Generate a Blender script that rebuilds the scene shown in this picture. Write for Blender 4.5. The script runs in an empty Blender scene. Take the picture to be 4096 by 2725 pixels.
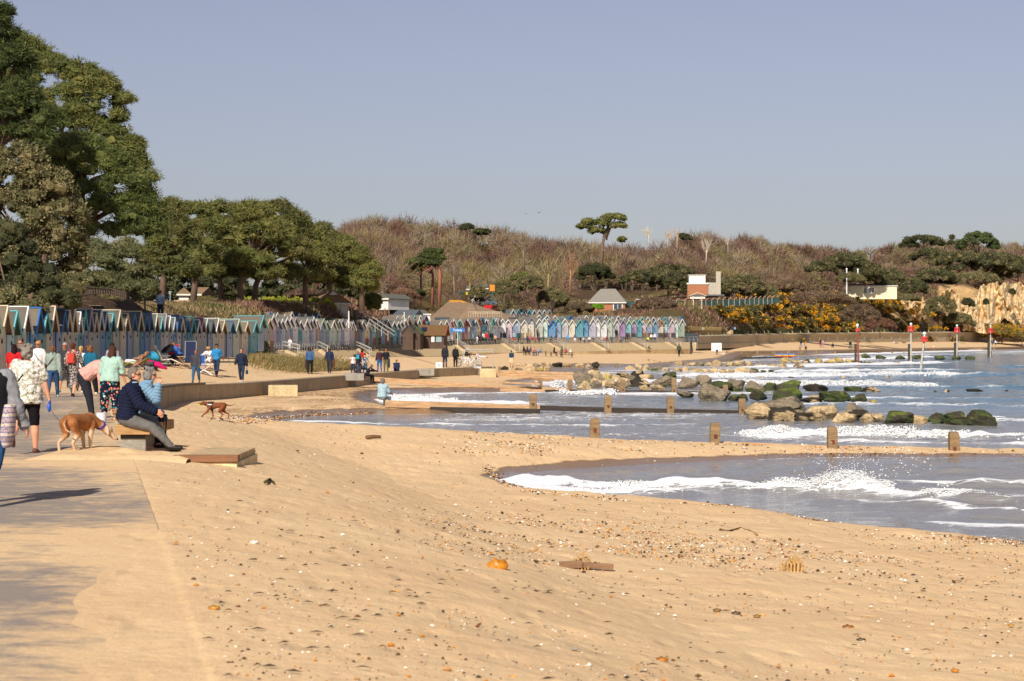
import bpy,bmesh,math,random
import numpy as np
from mathutils import Vector,Matrix,Quaternion
PI=math.pi
rnd=random.Random(7)
nr=np.random.RandomState(11)
scene=bpy.context.scene
COL=scene.collection
F,CX,CY,CAMZ=2000.0,512.0,340.5,1.7
def X(u,d):return(u-CX)/F*d
def ZV(v,d):return CAMZ-(v-CY)/F*d
def P(u,v,d):return Vector((X(u,d),d,ZV(v,d)))
def L(h):
 h=h.lstrip('#');o=[]
 for i in(0,2,4):
  c=int(h[i:i+2],16)/255.0
  o.append(c/12.92 if c<=0.04045 else((c+0.055)/1.055)**2.4)
 return tuple(o)
class NT:
 def __init__(s,name):
  s.m=bpy.data.materials.new(name);s.m.use_nodes=True
  s.t=s.m.node_tree;s.n=s.t.nodes;s.l=s.t.links
  s.b=s.n['Principled BSDF'];s.out=s.n['Material Output']
 def add(s,t,**k):
  n=s.n.new(t)
  for a,v in k.items():
   if a.startswith('_'):n.inputs[a[1:]].default_value=v
   else:setattr(n,a,v)
  return n
 def link(s,a,b):s.l.new(a,b)
 def coord(s,scale=(1,1,1),gen='Object',rot=(0,0,0)):
  if gen=='World':
   src=s.add('ShaderNodeNewGeometry').outputs['Position']
  else:
   src=s.add('ShaderNodeTexCoord').outputs[gen]
  mp=s.add('ShaderNodeMapping');mp.inputs['Scale'].default_value=scale
  mp.inputs['Rotation'].default_value=rot
  s.link(src,mp.inputs['Vector']);return mp.outputs['Vector']
 def noise(s,vec,scale,detail=4,rough=0.55,dist=0):
  n=s.add('ShaderNodeTexNoise');n.inputs['Scale'].default_value=scale
  n.inputs['Detail'].default_value=detail;n.inputs['Roughness'].default_value=rough
  n.inputs['Distortion'].default_value=dist
  s.link(vec,n.inputs['Vector']);return n.outputs['Fac']
 def voro(s,vec,scale,feat='F1',out='Distance'):
  n=s.add('ShaderNodeTexVoronoi');n.feature=feat;n.inputs['Scale'].default_value=scale
  s.link(vec,n.inputs['Vector']);return n.outputs[out]
 def ramp(s,fac,stops,interp='LINEAR'):
  r=s.add('ShaderNodeValToRGB');r.color_ramp.interpolation=interp
  e=r.color_ramp.elements
  while len(e)<len(stops):e.new(0.5)
  for i,(p,c)in enumerate(stops):
   e[i].position=p;e[i].color=(*c[:3],1)if not isinstance(c,(int,float))else(c,c,c,1)
  s.link(fac,r.inputs['Fac']);return r.outputs['Color']
 def mix(s,fac,a,b,mode='MIX'):
  m=s.add('ShaderNodeMix',data_type='RGBA',blend_type=mode)
  for v,i in((fac,0),(a,6),(b,7)):
   if isinstance(v,(int,float)):m.inputs[i].default_value=v
   elif isinstance(v,tuple):m.inputs[i].default_value=(*v[:3],1)
   else:s.link(v,m.inputs[i])
  return m.outputs[2]
 def math(s,op,a,b=0.0,clamp=False):
  m=s.add('ShaderNodeMath',operation=op,use_clamp=clamp)
  for v,i in((a,0),(b,1)):
   if isinstance(v,(int,float)):m.inputs[i].default_value=v
   else:s.link(v,m.inputs[i])
  return m.outputs[0]
 def attr(s,name,out='Color'):
  n=s.add('ShaderNodeAttribute');n.attribute_name=name;return n.outputs[out]
 def bump(s,h,strength=0.3,dist=0.02):
  b=s.add('ShaderNodeBump');b.inputs['Strength'].default_value=strength
  b.inputs['Distance'].default_value=dist;s.link(h,b.inputs['Height'])
  s.link(b.outputs['Normal'],s.b.inputs['Normal']);return b
 def base(s,c,rough=0.8,spec=None):
  if isinstance(c,tuple):s.b.inputs['Base Color'].default_value=(*c[:3],1)
  else:s.link(c,s.b.inputs['Base Color'])
  if isinstance(rough,(int,float)):s.b.inputs['Roughness'].default_value=rough
  else:s.link(rough,s.b.inputs['Roughness'])
  if spec is not None:s.b.inputs['Specular IOR Level'].default_value=spec
_mc={}
def paint(hexcol,rough=0.6,var=0.12,scale=3.0,name=None,spec=0.3):
 """weathered single-colour surface with mild blotches"""
 k=(hexcol,rough,var,scale,spec)
 if k in _mc:return _mc[k]
 t=NT(name or('surface_'+hexcol.strip('#')))
 c=L(hexcol)if isinstance(hexcol,str)else hexcol
 v=t.coord()
 n=t.noise(v,scale,5)
 lo=tuple(x*(1-var*1.6)for x in c);hi=tuple(min(1,x*(1+var))for x in c)
 t.base(t.ramp(n,[(0.3,lo),(0.7,hi)]),rough,spec)
 _mc[k]=t.m
 return t.m
def cloth(hexcol,fold=0.5,scale=9.0):
 k=('cloth',hexcol,fold)
 if k in _mc:return _mc[k]
 t=NT('cloth_'+hexcol.strip('#'));c=L(hexcol)
 v=t.coord((1,1,0.45));n=t.noise(v,scale,3,0.5,0.6)
 t.base(t.ramp(n,[(0.3,tuple(x*0.8 for x in c)),(0.7,c)]),0.9,0.15)
 t.bump(n,fold,0.03)
 _mc[k]=t.m;return t.m
def pattern(kind):
 k=('pat',kind)
 if k in _mc:return _mc[k]
 t=NT('cloth_'+kind);v=t.coord((1,1,1))
 if kind=='leopard':
  a=t.noise(v,34,3,.6);c=t.ramp(a,[(0.0,(0.02,0.018,0.017)),(0.5,(0.02,0.018,0.017)),(0.54,(0.5,0.43,0.38)),(1,(0.6,0.54,0.5))])
 elif kind=='scallops':
  a=t.voro(t.coord((1,0.3,1.25)),17);c=t.ramp(a,[(0,L('#57543f')),(0.1,L('#f2efe6')),(0.3,L('#f2efe6')),(0.36,L('#6d6a55')),(0.44,L('#f0ece3')),(0.54,L('#e5e0d4')),(0.6,L('#56533f')),(0.72,L('#cfcab8')),(.9,L('#4a4735'))])
 elif kind=='floral':
  a=t.voro(v,15);cc=t.voro(v,15,out='Color')
  fl=t.ramp(t.add_sep(cc),[(0.0,L('#e8775f')),(0.3,L('#3f8d90')),(0.55,L('#d9c9c4')),(0.75,L('#2f6f75')),(0.9,L('#c78d3e'))],'CONSTANT')if False else None
  sp=t.add('ShaderNodeSeparateColor');t.link(cc,sp.inputs[0])
  fl=t.ramp(sp.outputs[0],[(0.0,L('#e8775f')),(0.28,L('#3f8d90')),(0.55,L('#e0cfca')),(0.72,L('#2f6f75')),(0.9,L('#c78d3e'))],'CONSTANT')
  c=t.mix(t.ramp(a,[(0.34,1.0),(0.42,0.0)]),L('#141a2c'),fl)
 elif kind=='plum_spot':
  a=t.voro(v,22);c=t.ramp(a,[(0.0,(0.6,0.6,0.65)),(0.2,(0.5,0.5,0.55)),(0.26,(0.012,0.014,0.03))])
 elif kind=='black_flower':
  a=t.noise(v,14,2);c=t.ramp(a,[(0.5,(0.012,0.012,0.014)),(0.58,(0.55,0.58,0.6))])
 elif kind=='woven':
  w=t.add('ShaderNodeTexWave',wave_type='BANDS',bands_direction='Z');w.inputs['Scale'].default_value=3.2;w.inputs['Distortion'].default_value=0.6
  t.link(v,w.inputs['Vector'])
  n=t.voro(v,30)
  c0=t.ramp(w.outputs['Fac'],[(0,L('#b6a2a8')),(0.45,L('#a08c93')),(0.6,L('#2c4f8e')),(0.75,L('#b3a4ac')),(0.9,L('#d3bfae'))])
  c=t.mix(t.ramp(n,[(0.2,0.7),(0.35,0.0)]),c0,(0.08,0.05,0.06))
 elif kind=='rose':
  a=t.voro(v,7);c=t.ramp(a,[(0,L('#c83a35')),(0.22,L('#d96a5c')),(0.3,L('#efe9dc'))])
 t.base(c,0.9,0.15);n2=t.noise(t.coord((1,1,0.45)),8,3);t.bump(n2,0.5,0.03)
 _mc[k]=t.m;return t.m
def leafmat(name,attr='Col',rough=0.75,trans=0.15):
 k=('leaf',name)
 if k in _mc:return _mc[k]
 t=NT(name);t.base(t.attr(attr),rough,0.2)
 if trans:
  tr=t.add('ShaderNodeBsdfTranslucent');t.link(t.attr(attr),tr.inputs['Color'])
  mx=t.add('ShaderNodeMixShader');mx.inputs[0].default_value=trans
  t.link(t.b.outputs[0],mx.inputs[1]);t.link(tr.outputs[0],mx.inputs[2]);t.link(mx.outputs[0],t.out.inputs['Surface'])
 _mc[k]=t.m;return t.m
def props(o,label=None,cat=None,group=None,kind=None):
 if label:o['label']=label
 if cat:o['category']=cat
 if group:o['group']=group
 if kind:o['kind']=kind
 return o
def thing(name,label,cat,loc=(0,0,0),rz=0.0,group=None):
 o=bpy.data.objects.new(name,None);COL.objects.link(o)
 o.location=loc;o.rotation_euler=(0,0,rz);o.empty_display_size=0.2
 return props(o,label,cat,group)
def copy_tree(o,parent=None):
 c=o.copy();COL.objects.link(c);c.parent=parent
 if parent is not None:KIDS.setdefault(parent.name,[]).append(c)
 for ch in list(KIDS.get(o.name,[])):copy_tree(ch,c)
 return c
def recolor(root,mp):
 """gives a copy its own paint through object-level slots: mp {part name stem: material}"""
 for ch in KIDS.get(root.name,[]):
  st=ch.name.split('.')[0]
  if st in mp:
   for i,sl in enumerate(ch.material_slots):
    sl.link='OBJECT';sl.material=mp[st];break
  recolor(ch,mp)
KIDS={};COL_CH={}
def link_mesh(name,me,parent=None,mats=None):
 o=bpy.data.objects.new(name,me);COL.objects.link(o)
 if mats:
  for m in mats:me.materials.append(m)
 if parent is not None:
  o.parent=parent;KIDS.setdefault(parent.name,[]).append(o)
 return o
def npmesh(name,V,Fc,mats=None,parent=None,smooth=False,col=None,attrs=None,mi=None):
 """V (n,3); Fc (m,k) same-size faces, or list of such arrays"""
 me=bpy.data.meshes.new(name)
 V=np.asarray(V,np.float32)
 Fl=Fc if isinstance(Fc,list)else[Fc]
 Fl=[np.asarray(f,np.int32)for f in Fl if len(f)]
 nl=sum(f.size for f in Fl);nf=sum(len(f)for f in Fl)
 me.vertices.add(len(V));me.vertices.foreach_set('co',V.ravel())
 me.loops.add(nl);me.loops.foreach_set('vertex_index',np.concatenate([f.ravel()for f in Fl]))
 me.polygons.add(nf)
 st=np.concatenate([np.full(len(f),f.shape[1])for f in Fl]);start=np.concatenate([[0],np.cumsum(st)[:-1]])
 me.polygons.foreach_set('loop_start',start.astype(np.int32))
 me.polygons.foreach_set('use_smooth',np.full(nf,bool(smooth)))
 if mi is not None:me.polygons.foreach_set('material_index',np.asarray(mi,np.int32))
 me.update(calc_edges=True)
 if col is not None:
  a=me.color_attributes.new('Col','FLOAT_COLOR','POINT')
  c=np.ones((len(V),4),np.float32);c[:,:3]=np.asarray(col);a.data.foreach_set('color',c.ravel())
 for k,v in(attrs or{}).items():
  a=me.attributes.new(k,'FLOAT','POINT');a.data.foreach_set('value',np.asarray(v,np.float32))
 return link_mesh(name,me,parent,mats)
class MB:
 """collects shapes into one mesh"""
 def __init__(s):s.v=[];s.f=[];s.m=[];s.cur=0
 def put(s,vs,fs):
  n=len(s.v);s.v+=[tuple(p)for p in vs];s.f+=[tuple(i+n for i in f)for f in fs];s.m+=[s.cur]*len(fs)
  return s
 def box(s,c,d,rz=0.0,R=None,taper=1.0):
  M=R if R is not None else Matrix.Rotation(rz,3,'Z')
  vs=[]
  for z in(-.5,.5):
   t=taper if z>0 else 1.0
   for x,y in((-.5,-.5),(.5,-.5),(.5,.5),(-.5,.5)):
    vs.append(Vector(c)+M@Vector((x*d[0]*t,y*d[1]*t,z*d[2])))
  return s.put(vs,[(0,3,2,1),(4,5,6,7),(0,1,5,4),(1,2,6,5),(2,3,7,6),(3,0,4,7)])
 def bar(s,a,b,w,h=None,up=(0,0,1)):
  a=Vector(a);b=Vector(b);h=h or w;d=(b-a);ln=d.length;d.normalize()
  u=Vector(up)
  if abs(d.dot(u))>0.98:u=Vector((0,1,0))
  sx=d.cross(u).normalized();uz=sx.cross(d).normalized()
  R=Matrix((sx,d,uz)).transposed()
  return s.box((a+b)/2,(w,ln,h),R=R)
 def tube(s,pts,rs,n=8,cap=True):
  pts=[Vector(p)for p in pts]
  if isinstance(rs,(int,float)):rs=[rs]*len(pts)
  vs=[];prev=None
  for i,p in enumerate(pts):
   t=(pts[min(i+1,len(pts)-1)]-pts[max(i-1,0)]).normalized()
   if prev is None:
    a=Vector((0,0,1))if abs(t.z)<0.9 else Vector((0,1,0))
    x=t.cross(a).normalized()
   else:x=(prev-t*prev.dot(t)).normalized()
   prev=x;y=t.cross(x)
   for k in range(n):
    an=2*PI*k/n;vs.append(p+(x*math.cos(an)+y*math.sin(an))*rs[i])
  fs=[(i*n+k,i*n+(k+1)%n,(i+1)*n+(k+1)%n,(i+1)*n+k)for i in range(len(pts)-1)for k in range(n)]
  if cap:fs+=[tuple(range(n))[::-1],tuple((len(pts)-1)*n+k for k in range(n))]
  return s.put(vs,fs)
 def loft(s,rings,n=14,cap=True):
  """rings: (center, rx, ry[, xaxis, yaxis]) ellipses"""
  vs=[]
  for r in rings:
   c=Vector(r[0]);ax=Vector(r[3])if len(r)>3 else Vector((1,0,0));ay=Vector(r[4])if len(r)>4 else Vector((0,1,0))
   for k in range(n):
    an=2*PI*k/n;vs.append(c+ax*(r[1]*math.cos(an))+ay*(r[2]*math.sin(an)))
  m=len(rings)
  fs=[(i*n+k,i*n+(k+1)%n,(i+1)*n+(k+1)%n,(i+1)*n+k)for i in range(m-1)for k in range(n)]
  if cap:fs+=[tuple(range(n))[::-1],tuple((m-1)*n+k for k in range(n))]
  return s.put(vs,fs)
 def ball(s,c,r,n=10,m=7,R=None):
  c=Vector(c);r=(r,r,r)if isinstance(r,(int,float))else r
  M=R or Matrix.Identity(3)
  vs=[c+M@Vector((0,0,r[2]))]
  for i in range(1,m):
   t=PI*i/m
   for k in range(n):
    a=2*PI*k/n
    vs.append(c+M@Vector((r[0]*math.sin(t)*math.cos(a),r[1]*math.sin(t)*math.sin(a),r[2]*math.cos(t))))
  vs.append(c+M@Vector((0,0,-r[2])))
  fs=[(0,1+k,1+(k+1)%n)for k in range(n)]
  for i in range(m-2):
   fs+=[(1+i*n+k,1+(i+1)*n+k,1+(i+1)*n+(k+1)%n,1+i*n+(k+1)%n)for k in range(n)]
  e=len(vs)-1
  fs+=[(1+(m-2)*n+(k+1)%n,1+(m-2)*n+k,e)for k in range(n)]
  return s.put(vs,fs)
 def cap(s,p0,r0,p1,r1,n=10):
  """tapered capsule"""
  p0=Vector(p0);p1=Vector(p1);d=p1-p0;ln=d.length
  if ln<1e-5:return s.ball(p0,max(r0,r1),n,6)
  d/=ln
  a=Vector((0,0,1))if abs(d.z)<0.9 else Vector((0,1,0))
  x=d.cross(a).normalized();y=d.cross(x);rings=[]
  for t in(-0.95,-0.7,-0.35,0):rings.append((p0+d*(r0*t),r0*math.sqrt(1-t*t),r0*math.sqrt(1-t*t),x,y))
  for t in(0,0.35,0.7,0.95):rings.append((p1+d*(r1*t),r1*math.sqrt(1-t*t),r1*math.sqrt(1-t*t),x,y))
  return s.loft(rings,n)
 def extrude(s,pts,y0,y1,axis='y'):
  """polygon in (a,b) extruded; axis y: (x,z) points, axis z: (x,y) points"""
  n=len(pts)
  if axis=='y':vs=[(p[0],y0,p[1])for p in pts]+[(p[0],y1,p[1])for p in pts]
  elif axis=='x':vs=[(y0,p[0],p[1])for p in pts]+[(y1,p[0],p[1])for p in pts]
  else:vs=[(p[0],p[1],y0)for p in pts]+[(p[0],p[1],y1)for p in pts]
  fs=[tuple(range(n)),tuple(range(2*n-1,n-1,-1))]+[(i,i+n,(i+1)%n+n,(i+1)%n)for i in range(n)]
  return s.put(vs,fs)
 def mesh(s,name,mats=None,smooth=False,fix=True):
  me=bpy.data.meshes.new(name);me.from_pydata(s.v,[],s.f)
  for m in(mats or[]):me.materials.append(m)
  if s.cur:me.polygons.foreach_set('material_index',s.m)
  if fix:
   bm=bmesh.new();bm.from_mesh(me);bmesh.ops.recalc_face_normals(bm,faces=bm.faces);bm.to_mesh(me);bm.free()
  if smooth:me.polygons.foreach_set('use_smooth',[True]*len(me.polygons))
  me.update();return me
 def build(s,name,mats,parent=None,smooth=False,bevel=0.0,remesh=0.0,sm_it=0,disp=None):
  if not isinstance(mats,(list,tuple)):mats=[mats]
  if remesh:
   me=s.mesh(name,None,False,True)
   me=voxel(me,remesh,sm_it)
   for m in mats:me.materials.append(m)
   me.polygons.foreach_set('use_smooth',[True]*len(me.polygons))
  else:
   me=s.mesh(name,mats,smooth)
   if bevel:
    bm=bmesh.new();bm.from_mesh(me)
    bmesh.ops.bevel(bm,geom=[e for e in bm.edges if len(e.link_faces)==2 and e.calc_face_angle(0)>0.5],offset=bevel,segments=2,affect='EDGES',profile=0.6)
    bm.to_mesh(me);bm.free()
  return link_mesh(name,me,parent)
_tmp=None
def voxel(me,size,it=0):
 o=bpy.data.objects.new('tmp',me);COL.objects.link(o)
 m=o.modifiers.new('r','REMESH');m.mode='VOXEL';m.voxel_size=size;m.adaptivity=0
 if it:
  k=o.modifiers.new('s','SMOOTH');k.iterations=it;k.factor=0.5
 dg=bpy.context.evaluated_depsgraph_get();ev=o.evaluated_get(dg)
 out=bpy.data.meshes.new_from_object(ev,depsgraph=dg)
 out.name=me.name
 bpy.data.objects.remove(o);bpy.data.meshes.remove(me)
 return out
def ihash(x,y,s=0):
 x=np.asarray(x,np.int64);y=np.asarray(y,np.int64)
 h=(x*374761393+y*668265263+s*2147483647)&0xffffffff
 h=((h^(h>>13))*1274126177)&0xffffffff
 return((h^(h>>16))&0xffff)/65535.0
def vnoise(x,y,s=0):
 xi=np.floor(x);yi=np.floor(y);fx=x-xi;fy=y-yi
 fx=fx*fx*(3-2*fx);fy=fy*fy*(3-2*fy)
 a=ihash(xi,yi,s);b=ihash(xi+1,yi,s);c=ihash(xi,yi+1,s);d=ihash(xi+1,yi+1,s)
 return(a*(1-fx)+b*fx)*(1-fy)+(c*(1-fx)+d*fx)*fy-0.5
def fbm(x,y,o=4,s=0):
 t=0;a=1.0
 for i in range(o):
  t=t+a*vnoise(x*2**i+17.3*i,y*2**i+9.1*i,s+i);a*=0.5
 return t
SHORE=[(30,-20),(25,0),(16,15),(10.2,26),(8.2,31.9),(7.3,32.9),(6.1,34.3),(5.3,36.3),(4.4,38.7),(2.66,40.6),(.66,42.5),(-.28,45.9),(.2,48.1),(1.3,49.7),(3.6,51.8),(6.7,53.9),(8.6,54.9),(14,54.9),(18,55.2),(19,57),(16,58.4),(10,59.4),(4,60.5),(-1,63.5),(-5,68.5),(-8.6,75),(-9.8,79.5),(-8.5,84),(-6.6,86.2),(-4,87.0),(-2.5,87.4),(-2.3,88.8),(-4.5,91),(-6.6,100),(-7.5,112),(-7.2,118),(-5.8,122.5),(-2,124.4),(2,125.2),(2.6,127.5),(1,133),(1.5,145),(3,154),(5,157.5),(6,162),(7.5,185),(9.2,210),(14,222),(17.9,237),(26,275),(36.5,320),(45,380),(54,441),(89,512),(130,620),(192,750),(250,850),(450,1010),(900,1300),(2500,2400)]
EDGE=[(3.85,-15),(1.7,-5),(-1.5,10),(-5.4,28.5),(-9.9,49),(-13.5,73),(-14.6,88),(-13.2,101),(-10.4,119),(-8.8,129),(-5.6,151),(-1.4,163)]
ZW=-1.5
def seg_dist(x,y,pl):
 best=np.full(x.shape,1e9)
 for(ax,ay),(bx,by)in zip(pl[:-1],pl[1:]):
  dx,dy=bx-ax,by-ay
  t=np.clip(((x-ax)*dx+(y-ay)*dy)/(dx*dx+dy*dy),0,1)
  best=np.minimum(best,(x-ax-t*dx)**2+(y-ay-t*dy)**2)
 return np.sqrt(best)
def inside(x,y,poly):
 r=np.zeros(x.shape,bool);n=len(poly)
 for i in range(n):
  ax,ay=poly[i];bx,by=poly[(i+1)%n]
  if ay==by:continue
  c=((ay>y)!=(by>y))&(x<(bx-ax)*(y-ay)/(by-ay)+ax)
  r^=c
 return r
LANDP=SHORE+[(2500,6000),(-6000,6000),(-6000,-300),(30,-300)]
def shore_sd(x,y):
 d=seg_dist(x,y,SHORE);s=inside(x,y,LANDP)
 return np.where(s,d,-d)
EDGEX=lambda y:np.interp(y,[p[1]for p in EDGE],[p[0]for p in EDGE])
def zprom(y):return np.interp(y,[0,60,100,300,400,520],[0,0,-.45,-.45,.7,1.2])
def march(us,d0,s0,s1):
 pts=[];d=d0;n=len(us)
 for i,u in enumerate(us):
  if i==0:pts.append((X(u,d),d));continue
  s=s0+(s1-s0)*i/n;px,py=pts[-1]
  k=(u-CX)/F;a=1+k*k;b=-2*(k*px+py);c=px*px+py*py-s*s
  D=max(0,b*b-4*a*c);d=(-b+math.sqrt(D))/(2*a)
  pts.append((k*d,d))
 return pts
SRC1=[-42,0,38,83,132,161,193,231,252,274,297,317,341,362,383,405,430,459,489,517,544,566,585,609,630,647,663,682,698,714,734,757,781,798,814,837,860,884,916,943,977,1012,1041]
U1=[s/4.0 for s in SRC1]
ROW1=march(U1,81.0,1.9,2.75)
ROW1=[(x,y)for x,y in ROW1]
U2K=[(262,210),(380,270),(500,330),(590,350),(684,378)]
RAILK=[(255,196),(271,200),(375,262),(500,322),(590,338),(675,362),(690,368)]
def hutd(u):
 u1=[p[0]/p[1]*F+CX for p in ROW1];d1=[p[1]for p in ROW1]
 return np.interp(u,[-400]+u1+[262,380,500,590,684,700,774,870,987,1200],[70]+d1+[210,270,330,350,378,410,520,640,800,1080])
def hutz(u):return np.interp(u,[-400,0,40,124,255,262,355,430,500,590,684,700,774,870,987,1200],[0,0,.1,.33,.35,.9,.95,1.5,2.0,2.1,2.2,2.6,3.3,4.1,5.1,7])
BU=[-400,0,90,170,260,330,380,420,470,520,600,680,700,760,860,885,930,1024,1200]
BD=[90,108,135,190,235,260,305,335,365,400,425,440,470,570,700,735,830,900,1200]
BZ=[4,4,3.9,5.0,6.1,6.3,6.0,4.4,4.6,6.4,7.3,9.6,10.6,13.2,16.5,19,24.5,28,30]
SKU=[300,330,375,430,490,540,600,650,690,740,780,820,850,870,900,930,965,984,1024,1200]
SKV=[226,224,218,221,226,238,242,246,233,232,240,245,249,248,243,240,238,246,241,235]
def skyz(u,D,tree=6.5):return CAMZ+(CY-np.interp(u,SKU,SKV))*D/F-tree
def height(x,y):
 x=np.asarray(x,float);y=np.asarray(y,float)
 sd=shore_sd(x,y)
 k=np.interp(y,[0,42,52,62,95,150,250,330,450,1000],[.056,.056,.065,.065,.012,.02,.02,.03,.12,.12])
 bh=np.interp(y,[42,52],[.10,.3]);spit=((y>51)&(y<66)&(x>-3));bh=np.where(spit,np.interp(x,[-3,2,7,15],[.3,.24,.13,.05]),bh);k=np.where(spit,np.interp(x,[-3,2,14],[.065,.05,.03]),k);zb=ZW+bh*(1-np.exp(-np.maximum(sd,0)/.9))+k*np.maximum(sd,0)
 zp=zprom(y)
 ex=EDGEX(y);de=x-ex
 cp_=(np.where(y<52,zp+.012-.045*np.maximum(de,0)-.03*np.maximum(de,0)**2,-9))
 near=np.where(y<52,.5*(zb+cp_+np.sqrt((zb-cp_)**2+.012)),zb)
 land=np.minimum(near,zp+np.where(y<52,.012,-.004))
 left=(de<np.where(y>49,-.6,0))&(y<163)
 hb=np.interp(y,[60,80,115,200],[0,.0,.33,.35])
 t=np.clip((-de-3.2)/4.0,0,1);t=t*t*(3-2*t)
 lz=zp+(np.maximum(hb,zp)-zp)*t
 z=np.where(left,lz,land)
 z=np.where(sd<0,ZW+.10*np.maximum(sd,-8),z)
 u=np.where(y>20,x/np.maximum(y,1)*F+CX,np.where(x<0,-4000,4000));uc=np.clip(u,-400,1200)
 dh=hutd(uc);zh=hutz(uc);db=np.interp(uc,BU,BD);zbk=np.interp(uc,BU,BZ)
 D2=np.interp(uc,[-400,0,170,260,300,350],[160,185,260,305,450,650]);D2=np.where(uc>350,np.maximum(650,db+180),D2)
 z2=np.where(uc<350,np.interp(uc,[0,60,90,170,260,300,350],[8,6.5,5.0,6.4,7.2,9,float(skyz(350,650))]),np.maximum(skyz(uc,D2),zbk+2))
 dd=np.where(y>20,y,np.maximum(-x*3.2,0))
 t1=np.clip((dd-dh)/(db-dh),0,1);t1=np.sin(t1*PI/2)**.9
 hill=zh+(zbk-zh)*t1
 t2=np.clip((dd-db)/(D2-db),0,1)
 hill=hill+(z2-zbk)*np.where(uc>400,t2**1.5,t2)*np.where(dd>db,1,0)
 hill=np.where(dd>D2,z2-(dd-D2)*.03,hill)
 on=(dd>dh+1.2)&(u<1200)&(sd>0)
 z=np.where(on,hill,z)
 return z,sd,on
def gz(x,y):return float(height(np.array([x]),np.array([y]))[0][0])
def hit(u,v,dz=0.0,d0=8,d1=900):
 """distance at which the sight line through a point of the picture meets the ground"""
 d=d0*(d1/d0)**(np.arange(900)/899.0)
 x=(u-CX)/F*d;z=height(x,d)[0]+dz
 r=CAMZ-(v-CY)/F*d
 i=np.argmax(r<z)
 return float(d[i])if(r<z).any()else d1
def sand_colour(t,w,n2,n3):
 n1=t.noise(w,0.35,5,0.6)
 c=t.ramp(n1,[(0.3,L('#dab487')),(0.7,L('#eaca9c'))])
 c=t.mix(0.45,c,t.ramp(n3,[(0.28,L('#b5936c')),(0.5,L('#e4c091')),(0.75,L('#f6deb4'))]))
 return t.mix(t.ramp(n2,[(0.55,0.0),(0.8,0.3)]),c,L('#c29c72'))
def sand_mat():
 t=NT('beach_sand')
 w=t.coord((1,1,1),'World')
 n2=t.noise(w,9,4,0.6);n3=t.noise(w,60,3,0.7)
 c=sand_colour(t,w,n2,n3)
 sp=t.add('ShaderNodeSeparateColor');t.link(t.voro(w,26,out='Color'),sp.inputs[0])
 vd=t.voro(w,26)
 fleck=t.math('MULTIPLY',t.ramp(vd,[(0.16,1.0),(0.2,0.0)]),t.math('MULTIPLY',t.ramp(sp.outputs[0],[(0.72,0.0),(0.74,1.0)]),t.attr('grit','Fac')))
 fc=t.ramp(sp.outputs[1],[(0,L('#5b4530')),(0.35,L('#c98b3c')),(0.6,L('#f1e2c6')),(0.85,L('#8a5a34'))],'CONSTANT')
 c=t.mix(fleck,c,fc)
 sp2=t.add('ShaderNodeSeparateColor');t.link(t.voro(w,14,out='Color'),sp2 .inputs[0])
 sh=t.ramp(sp2 .outputs[0],[(0,L('#6b4c2b')),(0.2,L('#b98b4e')),(0.45,L('#d9bb8c')),(0.65,L('#8f8271')),(0.8,L('#c9772e')),(0.92,L('#efe3cd'))],'CONSTANT')
 c=t.mix(t.attr('shingle','Fac'),c,sh)
 wet=t.attr('wet','Fac')
 wn=t.math('ADD',wet,t.math('MULTIPLY',t.math('SUBTRACT',t.noise(w,1.6,4),0.5),0.5))
 wf=t.ramp(wn,[(0.42,0.0),(0.52,1.0)])
 c=t.mix(wf,c,t.mix(1.0,c,(0.36,0.33,0.33),'MULTIPLY'))
 t.base(c,0.9,0.2)
 rr=t.ramp(wn,[(0.42,0.92),(0.55,0.45),(0.85,0.12)]);t.link(rr,t.b.inputs['Roughness'])
 wa=t.coord((1,.42,1),'World');h=t.math('ADD',t.math('MULTIPLY',t.noise(wa,3.4,3,0.5),1.3),t.math('ADD',t.math('MULTIPLY',n2,0.5),t.math('MULTIPLY',n3,0.12)))
 fp=t.voro(wa,3.6,'SMOOTH_F1');h=t.math('ADD',h,t.math('MULTIPLY',t.ramp(fp,[(0.08,0.0),(0.34,1.0)]),0.6))
 bs=t.bump(h,0.6,0.05)
 st=t.math('MULTIPLY',t.math('SUBTRACT',1.0,wf),0.55);t.link(t.math('ADD',st,0.06),bs.inputs['Strength'])
 return t.m
def hill_mat():
 t=NT('hillside_ground');w=t.coord((1,1,1),'World')
 n=t.noise(w,1.1,6,0.7);n2=t.noise(w,5,4,0.7)
 c=t.mix(1.0,t.attr('Col'),t.ramp(n,[(0.3,0.55),(0.7,1.35)]),'MULTIPLY')
 c=t.mix(1.0,c,t.ramp(n2,[(0.3,0.6),(0.7,1.3)]),'MULTIPLY')
 t.base(c,0.95,0.1);t.bump(t.math('ADD',n,n2),1.0,0.5);return t.m
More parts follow.
